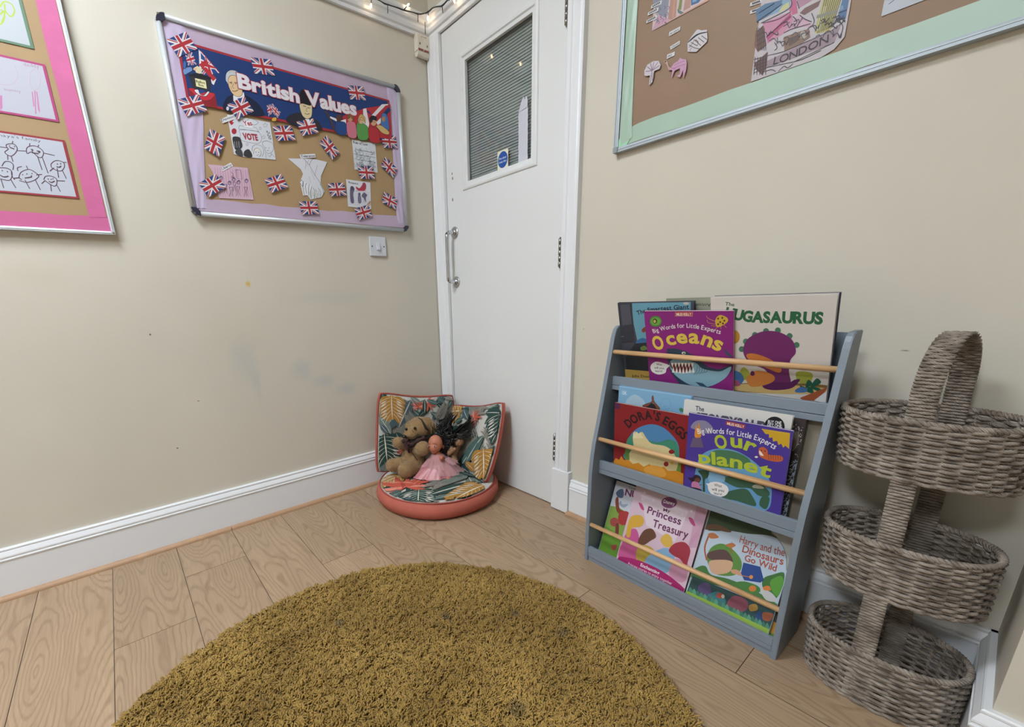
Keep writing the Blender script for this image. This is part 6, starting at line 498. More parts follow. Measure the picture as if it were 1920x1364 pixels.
def sheet(key,name,label,cat,mtx,z,th=.0005,group=None,rim=None):
    it=ART[key]; b=MB(); a=it[0][2]; pts=[(a[i]*U,a[i+1]*U,z) for i in range(0,len(a),2)]
    cx=sum(p[0] for p in pts)/len(pts); cy=sum(p[1] for p in pts)/len(pts)
    A=sum(pts[i-1][0]*pts[i][1]-pts[i][0]*pts[i-1][1] for i in range(len(pts)))
    if A<0: pts=pts[::-1]
    b.prism(pts,(0,0,th),ink(it[0][1])); art(b,it,z+th,1.5e-5,skip=1,lw=1.9,outline=('2a2228',.0011) if key=='banner' else None)
    b.bm.transform(Matrix.Translation((-cx,-cy,-z)))
    o=b.build(name,norm=False); o.matrix_world=mtx@Matrix.Translation((cx,cy,z)); return tag(o,label,cat,group or {'drawing':'drawings pinned on the boards','label':'white paper slips on the boards','paper cut-out':'paper cut-outs on the boards'}.get(cat))
sheet('banner','display_banner','long dark blue British Values banner with a red edge','banner',BVM,.0048)
sheet('vote','colouring_sheet','white VOTE ballot box colouring sheet with black scribbles','drawing',BVM,.0013)
sheet('liberty','colouring_sheet','pink coloured-in drawing below the word Liberty','drawing',BVM,.0013)
sheet('tolerance','paper_cutout','white paper cut-out of two clasped arms and hands','paper cut-out',BVM,.0013)
sheet('rule_of_law','colouring_sheet','grey pencil sheet headed Rule of Law','drawing',BVM,.0013)
sheet('respect','colouring_sheet','sheet headed Respect with red and purple pencil figures','drawing',BVM,.0013)
for k,l_ in (('democracy_label','white slip reading Democracy, partly under a flag'),('liberty_label','white slip reading Liberty'),('tolerance_label','white slip reading Tolerance')): sheet(k,'word_label',l_,'label',BVM,.0022)
sheet('london','colouring_poster','large colouring poster with the word LONDON on a scroll','poster',GRM,.0022)
for i in range(2): sheet('strip_london_%d'%i,'name_strip',['upper of the two white strips beside the London poster','lower white strip beside the London poster'][i],'label',GRM,.0014)
sheet('house_drawing','colouring_sheet','coloured drawing at the top left of the green bordered board','drawing',GRM,.0014)
for i in range(3): sheet('strip_house_%d'%i,'name_strip',['topmost of three white strips on the left of the coloured drawing','middle of three white strips on the left of the coloured drawing','bottom of three white strips on the left of the coloured drawing'][i],'label',GRM,.0024)
for i,n_ in enumerate(('Arabic','Oman','Al')): sheet('strip_camel_%d'%i,'word_label','small white slip reading %s on brown paper'%n_,'label',GRM,.0016)
sheet('shell_cutout','paper_cutout','white tent-shaped cut-out with black band and brown pencil lines','paper cut-out',GRM,.0030)
sheet('tree_cutout','paper_cutout','small fan-topped tree cut-out with mauve pencil lines','paper cut-out',GRM,.0050)
sheet('camel_cutout','paper_cutout','pink camel cut-out on brown paper','paper cut-out',GRM,.0050)
sheet('blue_drawing','colouring_sheet','pale blue drawing at the upper right of the green bordered board','drawing',GRM,.0014)
sheet('family_drawing','child_drawing',"child's line drawing of a family of faces on a dark red mount",'drawing',PKM,.0014)
sheet('daddy_drawing','child_drawing',"faint child's drawing of mummy and daddy on a pink mount",'drawing',PKM,.0014)
sheet('scribble_drawing','child_drawing',"child's drawing with a lime green scribble on a green mount",'drawing',PKM,.0014)
# paper Union flags
def flag_mesh():
    b=MB(); w,h=.0735,.049; blue,wh,red='33437c','e2e0e4','b0343c'
    b.prism([(-w/2,-h/2,0),(w/2,-h/2,0),(w/2,h/2,0),(-w/2,h/2,0)],(0,0,.0005),ink(blue)); it=[]
    rc=(-w/2,-h/2,w/2,h/2)
    def band(a,c,wd,off,col):
        a=Vector(a);c=Vector(c);d=(c-a).normalized();n=Vector((-d.y,d.x)); p=[a+n*(off+wd/2),c+n*(off+wd/2),c+n*(off-wd/2),a+n*(off-wd/2)]
        it.append(('p',col,[v/U for q in p for v in (q.x,q.y)]))
    e=1.25; A=(-w/2*e,-h/2*e);B=(w/2*e,h/2*e);C_=(-w/2*e,h/2*e);D=(w/2*e,-h/2*e)
    band(A,B,.0098,0,wh);band(C_,D,.0098,0,wh)
    for a,c in (((0,0),B),((0,0),A),((0,0),C_),((0,0),D)): band(a,c,.0032,-.0018,red)
    for wd,col in ((.0160,wh),(.0094,red)):
        it.append(('p',col,[v/U for v in (-wd/2,-h/2,wd/2,-h/2,wd/2,h/2,-wd/2,h/2)])); it.append(('p',col,[v/U for v in (-w/2,-wd/2,w/2,-wd/2,w/2,wd/2,-w/2,wd/2)]))
    art(b,it,.0005,1.2e-5,clip=rc); return b
FL=[(64,524.1,32.2,'topmost flag at the upper left corner of the British Values banner'),(62.7,350.3,24.1,'flag over the lower left corner of the British Values banner'),(219.5,374.5,31.6,'flag over the suit of the grey haired man on the banner'),(318.1,525.1,8.1,'flag above the word British on the banner'),(692.1,524.6,8.6,'flag at the top of the banner above the word Values'),(112.5,246,-115.6,'flag turned on end to the left of the VOTE sheet'),(365.8,320,11.7,'flag to the right of the VOTE sheet'),(462.4,357.9,18.6,'flag under the man in the black hat'),(545.9,300.2,-48.9,'steeply tilted flag right of the Tolerance slip'),(834.1,369.3,6.4,'flag at the lower right corner of the banner'),(823.8,265.6,-35.7,'tilted flag at the right border beside the Rule of Law sheet'),(706.7,229.3,5.5,'flag overlapping the bottom of the Rule of Law sheet'),(81.1,105.5,31.9,'flag on the left edge of the pink Liberty drawing'),(310.2,139.4,21.7,'flag between the pink drawing and the clasped hands'),(561.3,146.3,8.4,'flag between the clasped hands and the Respect sheet'),(429.5,63.1,5.1,'flag on the lilac border under the clasped hands'),(814,128,-20.4,'flag at the lower right border beside the Respect sheet'),(674.6,66.3,17.5,'flag on the lilac border under the Respect sheet')]
fo=None
for i,(u,v,a,lab) in enumerate(FL):
    if fo is None: fo=flag_mesh().build('paper_flag',norm=False); o=fo
    else: o=fo.copy(); COL.objects.link(o)
    o.matrix_world=BVM@Matrix.Translation((u*.001,v*.001,.0060))@Matrix.Rotation(math.radians(a),4,'Z'); tag(o,'paper Union '+lab,'flag','paper Union flags')
# light switch
t=thing('light_switch','white square light switch below the British Values board','light switch',mtx=M4((-.3535,0,1.155),(1,0,0),(0,0,1),(0,-1,0)))
WPL=mat('white_switch_plastic','c9ccd4',.3)
MB().box((-.042,-.042,0),(.042,.042,.009),WPL,.0025).build('plate',t)
r=MB(); r.box((-.0095,-.016,.009),(.0095,.016,.0105),WPL,.0006); r.prism([(-.008,-.0145,.0105),(-.008,.0145,.0105),(-.008,.0145,.0112),(-.008,-.0145,.0155)],(.016,0,0),WPL); r.build('rocker',t)
for x in (-.0303,.0303): MB().cyl((x,0,.009),(x,0,.0096),.0034,mat('switch_screw','5a5c60',.4,metal=.6),12).build('screw',t)
# alarm sounder box
t=thing('alarm_sounder','small cream alarm box with a red grille at the top of the door frame','alarm box',mtx=M4((-.0535,0,1.975),(1,0,0),(0,0,1),(0,-1,0)))
MAL=mat('cream_plastic','d6d0c2',.4)
b=MB(); b.box((-.033,.006,0),(.033,.070,.030),MAL,.003); b.prism([(-.030,.006,.028)]+[(-.030,.006-.020*math.sin(a*math.pi/10),.014+.014*math.cos(a*math.pi/10)) for a in range(1,10)]+[(-.030,.006,.0)],(.06,0,0),MAL); b.build('housing',t)
r=MB(); MR=mat('red_grille','8a4640',.5)
for x0,x1 in ((-.030,-.003),(.001,.026)): r.box((x0,.007,.029),(x1,.0135,.0312),MR)
r.build('grille',t)
r=MB(); MDK=mat('dark_slot','4a4440',.7)
for x,y,s_ in ((-.020,.032,.0022),(.019,.030,.0022)): r=MB(); r.box((x-s_,y-.004,.0295),(x+s_,y+.004,.0304),MDK); r.build('slot',t)
for x,w_ in ((-.008,.0035),(.004,.003),(.012,.005)): r=MB(); r.box((x-w_/2,.059,.0295),(x+w_/2,.0615,.0304),MDK); r.build('slot',t)

# fairy lights
t=thing('fairy_lights','string of warm fairy lights on a dark green cable along the picture rail','fairy lights',(-.05,-.05,2.09))
inv=Matrix.Translation((.05,.05,-2.09)); MCB=mat('dark_green_cable','2c3230',.5)
cab=[(-1.2,-.042,2.10),(-.9,-.042,2.085),(-.62,-.042,2.11),(-.43,-.042,2.10),(-.334,-.045,2.094),(-.279,-.045,2.092),(-.255,-.045,2.090),(-.233,-.045,2.091),(-.194,-.045,2.094),(-.162,-.045,2.096),(-.118,-.045,2.101),(-.083,-.045,2.106),(-.052,-.047,2.116),(-.047,-.072,2.115),(-.045,-.097,2.115),(-.045,-.131,2.105),(-.045,-.163,2.094),(-.045,-.201,2.095),(-.045,-.232,2.094),(-.045,-.40,2.11),(-.045,-.58,2.09),(-.045,-.8,2.105),(-.045,-1.1,2.09)]
b=MB(); b.tube([inv@p for p in catmull(cab,5,False)],.0017,MCB,6)
b.tube([inv@p for p in catmull([(v[0]+.0015,v[1],v[2]-.002+.0015*math.sin(i*9)) for i,v in enumerate(cab)],5,False)],.0013,MCB,6)
for a,c in (((-.238,-.045,2.091),(-.240,-.045,2.060)),((-.087,-.045,2.105),(-.088,-.044,2.075)),((-.045,-.164,2.094),(-.045,-.167,2.066)),((-.052,-.046,2.085),(-.046,-.036,2.046))): b.tube([inv@Vector(a),inv@Vector(c)],.0016,MCB,6)
b.build('cable',t)
MBU=mat('lit_fairy_bulb',(1.,.72,.42),.3,emit=28)
for a,c in (((-.311,-.045,2.093),(-.316,-.045,2.069)),((-.158,-.045,2.097),(-.142,-.045,2.114)),((-.046,-.066,2.115),(-.047,-.064,2.100)),((-.045,-.236,2.094),(-.045,-.243,2.078)),((-.045,-.5,2.10),(-.045,-.51,2.08)),((-.52,-.042,2.11),(-.525,-.042,2.09)),((-.75,-.042,2.10),(-.755,-.042,2.08))):
    a=inv@Vector(a);c=inv@Vector(c);d=(c-a).normalized(); s=MB(); s.tube([a,c],.0019,MCB,8); so=s.build('bulb_holder',t)
    e=MB(); e.tube([c,c+d*.004,c+d*.009,c+d*.014,c+d*.017],[.0016,.0026,.0030,.0022,.0006],MBU,10); e.build('bulb',so,True)
# fire door sign and paper strip on the glass
SGM=M4((.0128,-.431,1.4215),(0,-1,0),(0,0,1),(-1,0,0))
b=MB(); b.box((0,0,0),(.063,.070,.0005),mat('sign_cream','e0dcc4',.4))
cp=[(.0315+.0285*math.cos(a*math.pi/18),.035+.0305*math.sin(a*math.pi/18)) for a in range(36)]; b.poly([(x,y,.0006) for x,y in cp],mat('sign_blue','1e4f9e',.4))
put_text(b,ink('dfe6ee'),'Fire door',[.010,.038,.053,.038],.0075,.02,.0007); put_text(b,ink('dfe6ee'),'keep shut',[.010,.025,.053,.025],.0075,.02,.0007)
o=b.build('safety_sign',norm=False); o.matrix_world=SGM; tag(o,'blue round Fire door keep shut sign on the door glass','sign')
b=MB(); MPS=mat('white_tissue_tape','c6c8d2',.7,bump=.4,bscale=80); n=26; k=b.mi(MPS); Lf=[];Rt=[]
for i in range(n+1):
    z=1.4165+.186*i/n; wob=.0012*math.sin(i*1.7); Lf.append(b.bm.verts.new((.0128-.0006-.0004*math.sin(i*.9),-.5515+wob,z))); Rt.append(b.bm.verts.new((.0128-.0006-.0005*math.sin(i*1.3+1),-.6015+wob*.7,z+(.004 if i%5==0 else 0))))
for i in range(n): f=b.bm.faces.new((Lf[i],Rt[i],Rt[i+1],Lf[i+1])); f.material_index=k
b.poly([(.0112,-.552,1.598),(.0105,-.5995,1.602),(.0085,-.604,1.622),(.009,-.596,1.640),(.0085,-.588,1.628),(.008,-.580,1.643),(.0095,-.566,1.622)],MPS)
o=b.build('paper_strip'); sm=o.modifiers.new('thickness','SOLIDIFY'); sm.thickness=.0004
tag(o,'torn white paper strip taped up the right side of the door glass','paper strip')
# ================================================================ BOOK RACK
RO=Vector((-.243,-1.125,0)); YAW=math.atan2(.013,.579)
E1=Vector((-math.sin(YAW),-math.cos(YAW),0)); E2=Vector((math.cos(YAW),-math.sin(YAW),0)); E3=Vector((0,0,1))
RM=M4(RO,E1,E2,E3)      # local x = along the rack, y = towards the wall, z = up
MG=mat('blue_grey_paint','7d8894',.42,spec=.4,bump=.06,bscale=30,var=.02); MROD=None
def wood_rod():
    m=mat('beech','d2ab7c',.4); nt=m.node_tree; b=nt.nodes['Principled BSDF']; tc=nt.nodes.new('ShaderNodeTexCoord'); mp=nt.nodes.new('ShaderNodeMapping'); mp.inputs['Scale'].default_value=(6,90,90); nt.links.new(tc.outputs['Object'],mp.inputs[0])
    n=nt.nodes.new('ShaderNodeTexNoise'); n.inputs['Scale'].default_value=1.5; n.inputs['Detail'].default_value=4; nt.links.new(mp.outputs[0],n.inputs[0]); x=nt.nodes.new('ShaderNodeMix'); x.data_type='RGBA'; x.inputs[6].default_value=(*lin('d8b184'),1); x.inputs[7].default_value=(*lin('b98c5e'),1); r=nt.nodes.new('ShaderNodeMapRange'); r.inputs[1].default_value=.4; r.inputs[2].default_value=.75; nt.links.new(n.outputs['Fac'],r.inputs[0]); nt.links.new(r.outputs[0],x.inputs[0]); nt.links.new(x.outputs[2],b.inputs['Base Color']); return m
MROD=wood_rod()
rack=thing('book_rack','blue-grey wooden front-facing book rack with three tiers and beech rods','bookshelf',mtx=RM)
WD,DP=.579,.160; TH=.0135
prof=[(0,0),(0,.33),(.0015,.36),(.005,.395),(.011,.435),(.0275,.504),(.0435,.582),(.0585,.659),(.071,.726),(.079,.770),(.083,.786),(.089,.797),(.097,.8035),(.107,.806),(DP,.806),(DP,0)]
for x0 in (0,WD-TH):
    b=MB(); b.prism([(x0,d,z) for d,z in prof],(TH,0,0),MG); bmesh.ops.bevel(b.bm,geom=[e for e in b.bm.edges if abs(e.verts[0].co.x-e.verts[1].co.x)<1e-6],offset=.0016,segments=2,affect='EDGES'); b.build('side_panel',rack)
MB().box((TH,.1562,.03),(WD-TH,DP-.0005,.80),MG).build('back_panel',rack)
TI=[(.081,.604,.648,.6275),(.036,.323,.369,.3435),(.0015,.018,.055,.0215)]  # lip front depth, lip z0, z1, shelf top
for d,z0,z1,zs in TI:
    MB().box((TH,d+.012,zs-.013),(WD-TH,.1562,zs),MG).build('shelf',rack)
    zm=z0+(z1-z0)*.36; b=MB(); b.box((TH,d,zm+.0008),(WD-TH,d+.012,z1),MG,.0014); b.build('front_lip',rack); b=MB(); b.box((TH,d+.001,z0),(WD-TH,d+.012,zm-.0004),MG,.0014); b.build('shelf_edge',rack)
MB().box((TH,.006,.0),(WD-TH,.018,.0175),MG,.001).build('plinth_rail',rack)
for d,z in ((.082,.7255),(.0295,.4455),(.009,.139)):
    b=MB(); b.tube([(TH-.003,d,z),(WD-TH+.003,d,z)],.0072,MROD,18); b.build('rod',rack,False)
# ---------------------------------------------------------------- books
PAGE=mat('page_edges','d6cfbe',.8,bump=.5,bscale=400)
def book(key,label,spine,back,hard=True,curl=None,group='picture books in the rack'):
    d0,zb,L,s0,w,h,t=BOOK[key]; L=math.radians(L); up=E3*math.cos(L)+E2*math.sin(L); nf=E1.cross(up)
    M=M4(RO+E1*s0+E2*d0+E3*zb,E1,up,nf); root=thing('picture_book',label,'book',mtx=M,group=group)
    ct=.0016 if hard else .0006; it=ART.get(key,[]); b=MB()
    base=ink(it[0][1]) if it else ink(back)
    b.box((0,0,-ct),(w,h,0),base,.0004); b.box((0,0,-t),(w,h,-t+ct),ink(back)); b.box((0,0,-t+ct),(ct,h,-ct),ink(spine))
    e=.001; art(b,it,0.0,2.2e-5,clip=(e,e,w-e,h-e))
    if hard: b.prism([(.006,.0004,.00003),(.0075,.0004,.00003),(.0075,h-.0004,.00003),(.006,h-.0004,.00003)],(0,0,.0000),ink(spine)) if False else None
    ins=.0035 if hard else .0008
    pg=MB(); pg.box((ct,ins,-t+ct),(w-ins,h-ins,-ct),PAGE)
    if curl:
        def bend(v):
            k=max(0.,(v.co.x/w-curl[0])/(1-curl[0])) * max(0.,min(1.,(v.co.y/h-curl[1])/(1-curl[1])))**.8; v.co.z-=curl[2]*k**1.6; v.co.x-=curl[2]*.35*k**2
        for m_ in (b,pg):
            bmesh.ops.triangulate(m_.bm,faces=m_.bm.faces); 
            for _ in range(2):
                bmesh.ops.subdivide_edges(m_.bm,edges=[e_ for e_ in m_.bm.edges if e_.calc_length()>.022],cuts=1)
                bmesh.ops.triangulate(m_.bm,faces=[f for f in m_.bm.faces if len(f.verts)>3])
            for v in m_.bm.verts: bend(v)
    b.build('cover',root,norm=False); pg.build('pages',root); return root
book('oceans','magenta book with a blue shark on its cover','7c2470','7c2470',False)
book('huga','large cream book with a green capital title and purple shape','c8c4c0','d0ccc8')
book('smart','dark grey and sky blue book behind the shark book','2c2e38','4a4c58')
book('steve','upside-down sage green book peeping out at the back of the top tier','8c9080','a0a48e')
book('dora','red book with a cream hen on its cover','5c1418','7c1c22',False)
book('planet','purple book with a green and blue globe on its cover','3c2c80','4a3a98',False)
book('stomp','white book with a round black offer sticker, behind the globe book','c8c6c2','d4d2ce')
book('yoga',"light blue book with joined hands, behind the red hen book",'8cc0e4','7fb0d4')
book('snow','dark brown snowy woodland book at the right end of the middle tier','b0a48c','6a6a58')
book('princess','thick pale pink book with a magenta foot band, on the bottom tier','c890b0','d8bccc')
book('harry','picture book with a jungle scene and a dark blue bucket','4c6a5a','8a8e8c',False)
book('nurs','nursery book with a red spine at the left end of the bottom tier','8a2c1c','8a2c1c')
# books of which only an edge shows
def edge_book(label,s0,w,h,t,d0,zb,L,cov,sp,items=()):
    BOOK['_e']=(d0,zb,L,s0,w,h,t); ART['_e']=[('p',cov,[0,0,w/U,0,w/U,h/U,0,h/U])]+list(items); book('_e',label,sp,cov)
edge_book('thin dark blue book showing only as an edge behind the large cream book',.3015,.2475,.2705,.0035,.1425,.63,-17.5,'3c3e54','3c3e54')
edge_book('pale book with cream page edges behind the snowy woodland book',.34,.2245,.272,.012,.0968,.34,2.5,'968c7c','b0a68e')
edge_book('dark blue book behind the red spined nursery book',.018,.20,.258,.005,.0590,.03,19.,'2c3a5c','24304e')
edge_book('yellow topped book behind the nursery book in the bottom tier',.034,.20,.269,.004,.0647,.03,19.,'c8a43c','b08c30')
edge_book('book with an orange and green cover at the right end of the bottom tier',.352,.2115,.262,.006,.033,.03,22,'4a4438','3a342c',[('p','c08a34',[1900,150,2115,150,2115,450,1900,450]),('p','5c8a3c',[1900,0,2115,0,2115,150,1900,150])])
edge_book('dark teal book standing tallest at the back of the bottom tier',.30,.235,.288,.010,.060,.03,17.,'2c4048','24363c',[('s','3f5a44',[200,2500,900,2780,1500,2560,2200,2800,2340,2300,1200,2350]),('s','4e5a50',[900,2600,1300,2750,1600,2640])])
# ================================================================ WOVEN BASKET STAND
def cord_mat():
    m=bpy.data.materials.new('paper_cord'); m.use_nodes=True; nt=m.node_tree; b=nt.nodes['Principled BSDF']; L=nt.links.new; b.inputs['Roughness'].default_value=.85; b.inputs['Specular IOR Level'].default_value=.2
    uv=nt.nodes.new('ShaderNodeUVMap'); uv.uv_map='cord'; wv=nt.nodes.new('ShaderNodeTexWave'); wv.wave_type='BANDS'; wv.bands_direction='DIAGONAL'; wv.inputs['Scale'].default_value=1.; wv.inputs['Distortion'].default_value=1.2; L(uv.outputs[0],wv.inputs[0])
    tc=nt.nodes.new('ShaderNodeTexCoord'); n=nt.nodes.new('ShaderNodeTexNoise'); n.inputs['Scale'].default_value=34; n.inputs['Detail'].default_value=4; L(tc.outputs['Object'],n.inputs[0])
    x=nt.nodes.new('ShaderNodeMix'); x.data_type='RGBA'; x.inputs[6].default_value=(*lin('74695f'),1); x.inputs[7].default_value=(*lin('b5a99d'),1); r=nt.nodes.new('ShaderNodeMapRange'); r.inputs[1].default_value=.3; r.inputs[2].default_value=.72; L(n.outputs['Fac'],r.inputs[0]); L(r.outputs[0],x.inputs[0]); L(x.outputs[2],b.inputs['Base Color'])
    bp=nt.nodes.new('ShaderNodeBump'); bp.inputs['Strength'].default_value=.8; bp.inputs['Distance'].default_value=.0012; L(wv.outputs['Fac'],bp.inputs['Height']); L(bp.outputs[0],b.inputs['Normal']); return m
MCORD=cord_mat()
class Cords:
    def __init__(s): s.V=[];s.F=[];s.UV=[]
    def add(s,P,r,closed=True,n=6,rr=1.0):
        P=np.asarray(P,float); N=len(P); T=np.roll(P,-1,0)-np.roll(P,1,0) if closed else np.gradient(P,axis=0)
        T/=np.linalg.norm(T,axis=1)[:,None]; up=np.tile([0,0,1.],(N,1)); bad=abs(T[:,2])>.8; up[bad]=[0,1,0] if False else [1,0,0]
        if bad.any(): up[:]=[0,1,0]
        X=np.cross(T,up); X/=np.linalg.norm(X,axis=1)[:,None]; Y=np.cross(X,T); i0=len(s.V)//1; base=sum(len(v) for v in s.V) if False else s.count if hasattr(s,'count') else 0
        an=np.arange(n)*2*np.pi/n; R=P[:,None,:]+(X[:,None,:]*np.cos(an)[None,:,None]+Y[:,None,:]*np.sin(an)[None,:,None]*rr)*r
        s.V.append(R.reshape(-1,3)); seg=np.linalg.norm(np.roll(P,-1,0)-P,axis=1); cum=np.concatenate([[0],np.cumsum(seg)])
        for i in range(N if closed else N-1):
            j=(i+1)%N
            for k in range(n):
                k2=(k+1)%n; s.F.append((base+i*n+k,base+i*n+k2,base+j*n+k2,base+j*n+k))
                u0,u1=cum[i]*110,cum[i+1]*110; s.UV.extend([u0,k*.9,u0,(k+1)*.9,u1,(k+1)*.9,u1,k*.9])
        s.count=base+N*n
    def build(s,name,parent,m=None):
        me=bpy.data.meshes.new(name); V=np.concatenate(s.V); me.from_pydata(V.tolist(),[],s.F); u=me.uv_layers.new(name='cord'); u.data.foreach_set('uv',s.UV)
        me.polygons.foreach_set('use_smooth',[True]*len(me.polygons)); me.materials.append(m or MCORD); o=bpy.data.objects.new(name,me); COL.objects.link(o); o.parent=parent; return o
BX,BY,TX,TY=-.167,-1.8715,.048,.040; BA,BB,BN=.1345,.098,2.253
bk=thing('basket_stand','tall three tier woven grey cord basket stand with arched handle','basket',(BX,BY,0))
def oval(sc,z,off=0.,m=220,ph=0.):
    th=np.linspace(0,2*np.pi,m,endpoint=False)+ph; c,s_=np.cos(th),np.sin(th); u=(BA*sc+off)*np.sign(c)*abs(c)**(2/BN); w=(BB*sc+off)*np.sign(s_)*abs(s_)**(2/BN)
    return th,np.stack([w+TX*z,u+TY*z,np.full(m,z)],1)
TIERS=[(0.,.127,.965),(.2625,.385,.975),(.523,.646,1.0)]
NST=34
for ti,(z0,z1,sc) in enumerate(TIERS):
    cd=Cords(); rows=16; pr=(z1-z0-.006)/rows; rng2=np.random.RandomState(ti+3)
    for k in range(rows):
        z=z0+.003+pr*(k+.5); f=(k+.5)/rows; th,P=oval(sc*(.955+.045*f),z,0,264)
        amp=.0038*np.cos(th*NST/2+np.pi*(k%2)); nx=np.stack([np.sin(th),np.cos(th),0*th],1); wob=np.convolve(np.tile(rng2.randn(264),3),np.ones(9)/9,'same')[264:528]
        P=P+nx*(amp+wob*.0007)[:,None]; P[:,2]+=wob*.0011+.0009*np.cos(th*NST/2+np.pi*(k%2)); cd.add(P,.0037,True,6,1.0)
    tr=cd.build('basket_tier',bk)
    st=Cords()
    for q in range(NST):
        a=2*np.pi*(q+.5)/NST; pts=[oval(sc*(.955+.045*(zz-z0)/(z1-z0)),zz,0,1,a)[1][0] for zz in np.linspace(z0+.002,z1-.002,6)]; st.add(pts,.0028,False,6)
    st.build('stakes',tr)
    rm=Cords()
    for ph in (0,np.pi):
        th,P=oval(sc,z1-.001,0,300); nx=np.stack([np.sin(th),np.cos(th),0*th],1); P=P+nx*(.0030*np.cos(th*44+ph))[:,None]; P[:,2]+=.0030*np.sin(th*44+ph); rm.add(P,.0040,True,6)
    rm.build('rim',tr)
    fo_=Cords(); th,P=oval(sc*.958,z0+.004,0,240); nx=np.stack([np.sin(th),np.cos(th),0*th],1); P=P+nx*(.002*np.cos(th*30))[:,None]; fo_.add(P,.0042,True,6)
    for q in range(24):
        w_=(q-11.5)/12; xx=BB*sc*.95*w_; L_=BA*sc*.95*(max(0,1-abs(w_)**BN))**(1/BN); yy=np.linspace(-L_,L_,20); fo_.add(np.stack([np.full(20,xx)+TX*z0,yy+TY*z0,z0+.005+.0012*np.cos(np.arange(20)*2+q*np.pi)],1),.0040,False,6)
    fo_.build('base',tr)
def strap(path,name,wid=.034):
    """woven flat band following a path in the local x-z plane"""
    P=np.array(path,float); d=np.gradient(P,axis=0); L_=np.concatenate([[0],np.cumsum(np.linalg.norm(np.diff(P,axis=0),axis=1))]); n=int(L_[-1]/.0062); cd=Cords()
    t=np.linspace(0,L_[-1],n*2); Q=np.stack([np.interp(t,L_,P[:,i]) for i in range(3)],1); D=np.gradient(Q,axis=0); D/=np.linalg.norm(D,axis=1)[:,None]; Nn=np.cross(D,[0,1,0]); Nn/=np.linalg.norm(Nn,axis=1)[:,None]
    for i in range(n):
        q=Q[i*2];nn=Nn[i*2]; ys=np.concatenate([np.linspace(-wid/2,wid/2,9),np.linspace(wid/2,-wid/2,9)]); ph=np.pi*(i%2)
        pp=[q+np.array([0,y,0])+nn*((.0022 if k<9 else -.0022)+.0016*np.cos((y/wid+.5)*2*np.pi*1.5+ph)) for k,y in enumerate(ys)]
        cd.add(pp,.0032,True,5)
    for y in (-wid*.33,0,wid*.33): cd.add(Q+np.array([0,y,0]),.0022,False,5)
    return cd.build(name,bk)
XF,XB=-(BB*.985)+.008,BB*.985-.008
def sy(x,z): return .023-.034*((x-TX*z)-XF)/(XB-XF)+TY*z*.55
for x0 in (XF,XB):
    for za,zb_ in ((.02,.27),(.29,.53)): strap([(x0+TX*z,sy(x0+TX*z,z),z) for z in np.linspace(za,zb_,24)],'post')
arch=[(XF+TX*z,sy(XF+TX*z,z),z) for z in np.linspace(.545,.70,10)]
xl=XF+TX*.7; xr=XB+TX*.7; cxh=(xl+xr)/2; rx=(xr-xl)/2
arch+=[(cxh-rx*math.cos(a),sy(cxh-rx*math.cos(a),.70),.70+.104*math.sin(a)) for a in np.linspace(.08,math.pi-.08,26)]+[(XB+TX*z,sy(XB+TX*z,z),z) for z in np.linspace(.70,.545,10)]
strap(arch,'handle',.036)
# ================================================================ RUG
RC=Vector((-1.10,-1.29,0)); RR=.645
def rug_mat(name,dark):
    m=bpy.data.materials.new(name); m.use_nodes=True; nt=m.node_tree; b=nt.nodes['Principled BSDF']; L=nt.links.new; b.inputs['Roughness'].default_value=.9; b.inputs['Specular IOR Level'].default_value=.15; b.inputs['Sheen Weight'].default_value=.15
    tc=nt.nodes.new('ShaderNodeTexCoord'); n=nt.nodes.new('ShaderNodeTexNoise'); n.inputs['Scale'].default_value=5; n.inputs['Detail'].default_value=5; L(tc.outputs['Object'],n.inputs[0])
    x=nt.nodes.new('ShaderNodeMix'); x.data_type='RGBA'; x.inputs[6].default_value=(*lin('86692f'),1); x.inputs[7].default_value=(*lin('b3924d'),1); r=nt.nodes.new('ShaderNodeMapRange'); r.inputs[1].default_value=.3; r.inputs[2].default_value=.7; L(n.outputs['Fac'],r.inputs[0]); L(r.outputs[0],x.inputs[0]); cur=x.outputs[2]
    for (px,py,rr) in ((.245,-.10,.03),(.19,-.25,.028),(.30,.24,.02),(.46,.12,.02),(.5,-.02,.022),(.05,.42,.02)):
        mp=nt.nodes.new('ShaderNodeMapping'); mp.vector_type='TEXTURE'; mp.inputs['Location'].default_value=(px,py,0); mp.inputs['Scale'].default_value=(rr,rr,1); L(tc.outputs['Object'],mp.inputs[0]); ln=nt.nodes.new('ShaderNodeVectorMath'); ln.operation='LENGTH'; L(mp.outputs[0],ln.inputs[0]); rr_=nt.nodes.new('ShaderNodeMapRange'); rr_.interpolation_type='SMOOTHSTEP'; rr_.inputs[1].default_value=.3; rr_.inputs[2].default_value=1.1; rr_.inputs[3].default_value=.5; rr_.inputs[4].default_value=0; L(ln.outputs['Value'],rr_.inputs[0]); mx=nt.nodes.new('ShaderNodeMix'); mx.data_type='RGBA'; L(rr_.outputs[0],mx.inputs[0]); L(cur,mx.inputs[6]); mx.inputs[7].default_value=(*lin('585040'),1); cur=mx.outputs[2]
    L(cur,b.inputs['Base Color']); return m
MRUG=rug_mat('mustard_pile',0)
rug=thing('rug','round mustard yellow shaggy rug on the laminate floor','rug',RC)
def rug_r(a): return RR*(1+.010*np.sin(3*a+.6)+.006*np.sin(5*a+2)+.003*np.sin(17*a))
b=MB(); ang=np.linspace(0,2*np.pi,160,endpoint=False); b.prism([(float(rug_r(a))*.985*math.cos(a),float(rug_r(a))*.985*math.sin(a),.001) for a in ang],(0,0,.009),mat('rug_backing','6e5626',.95)); b.build('backing',rug)
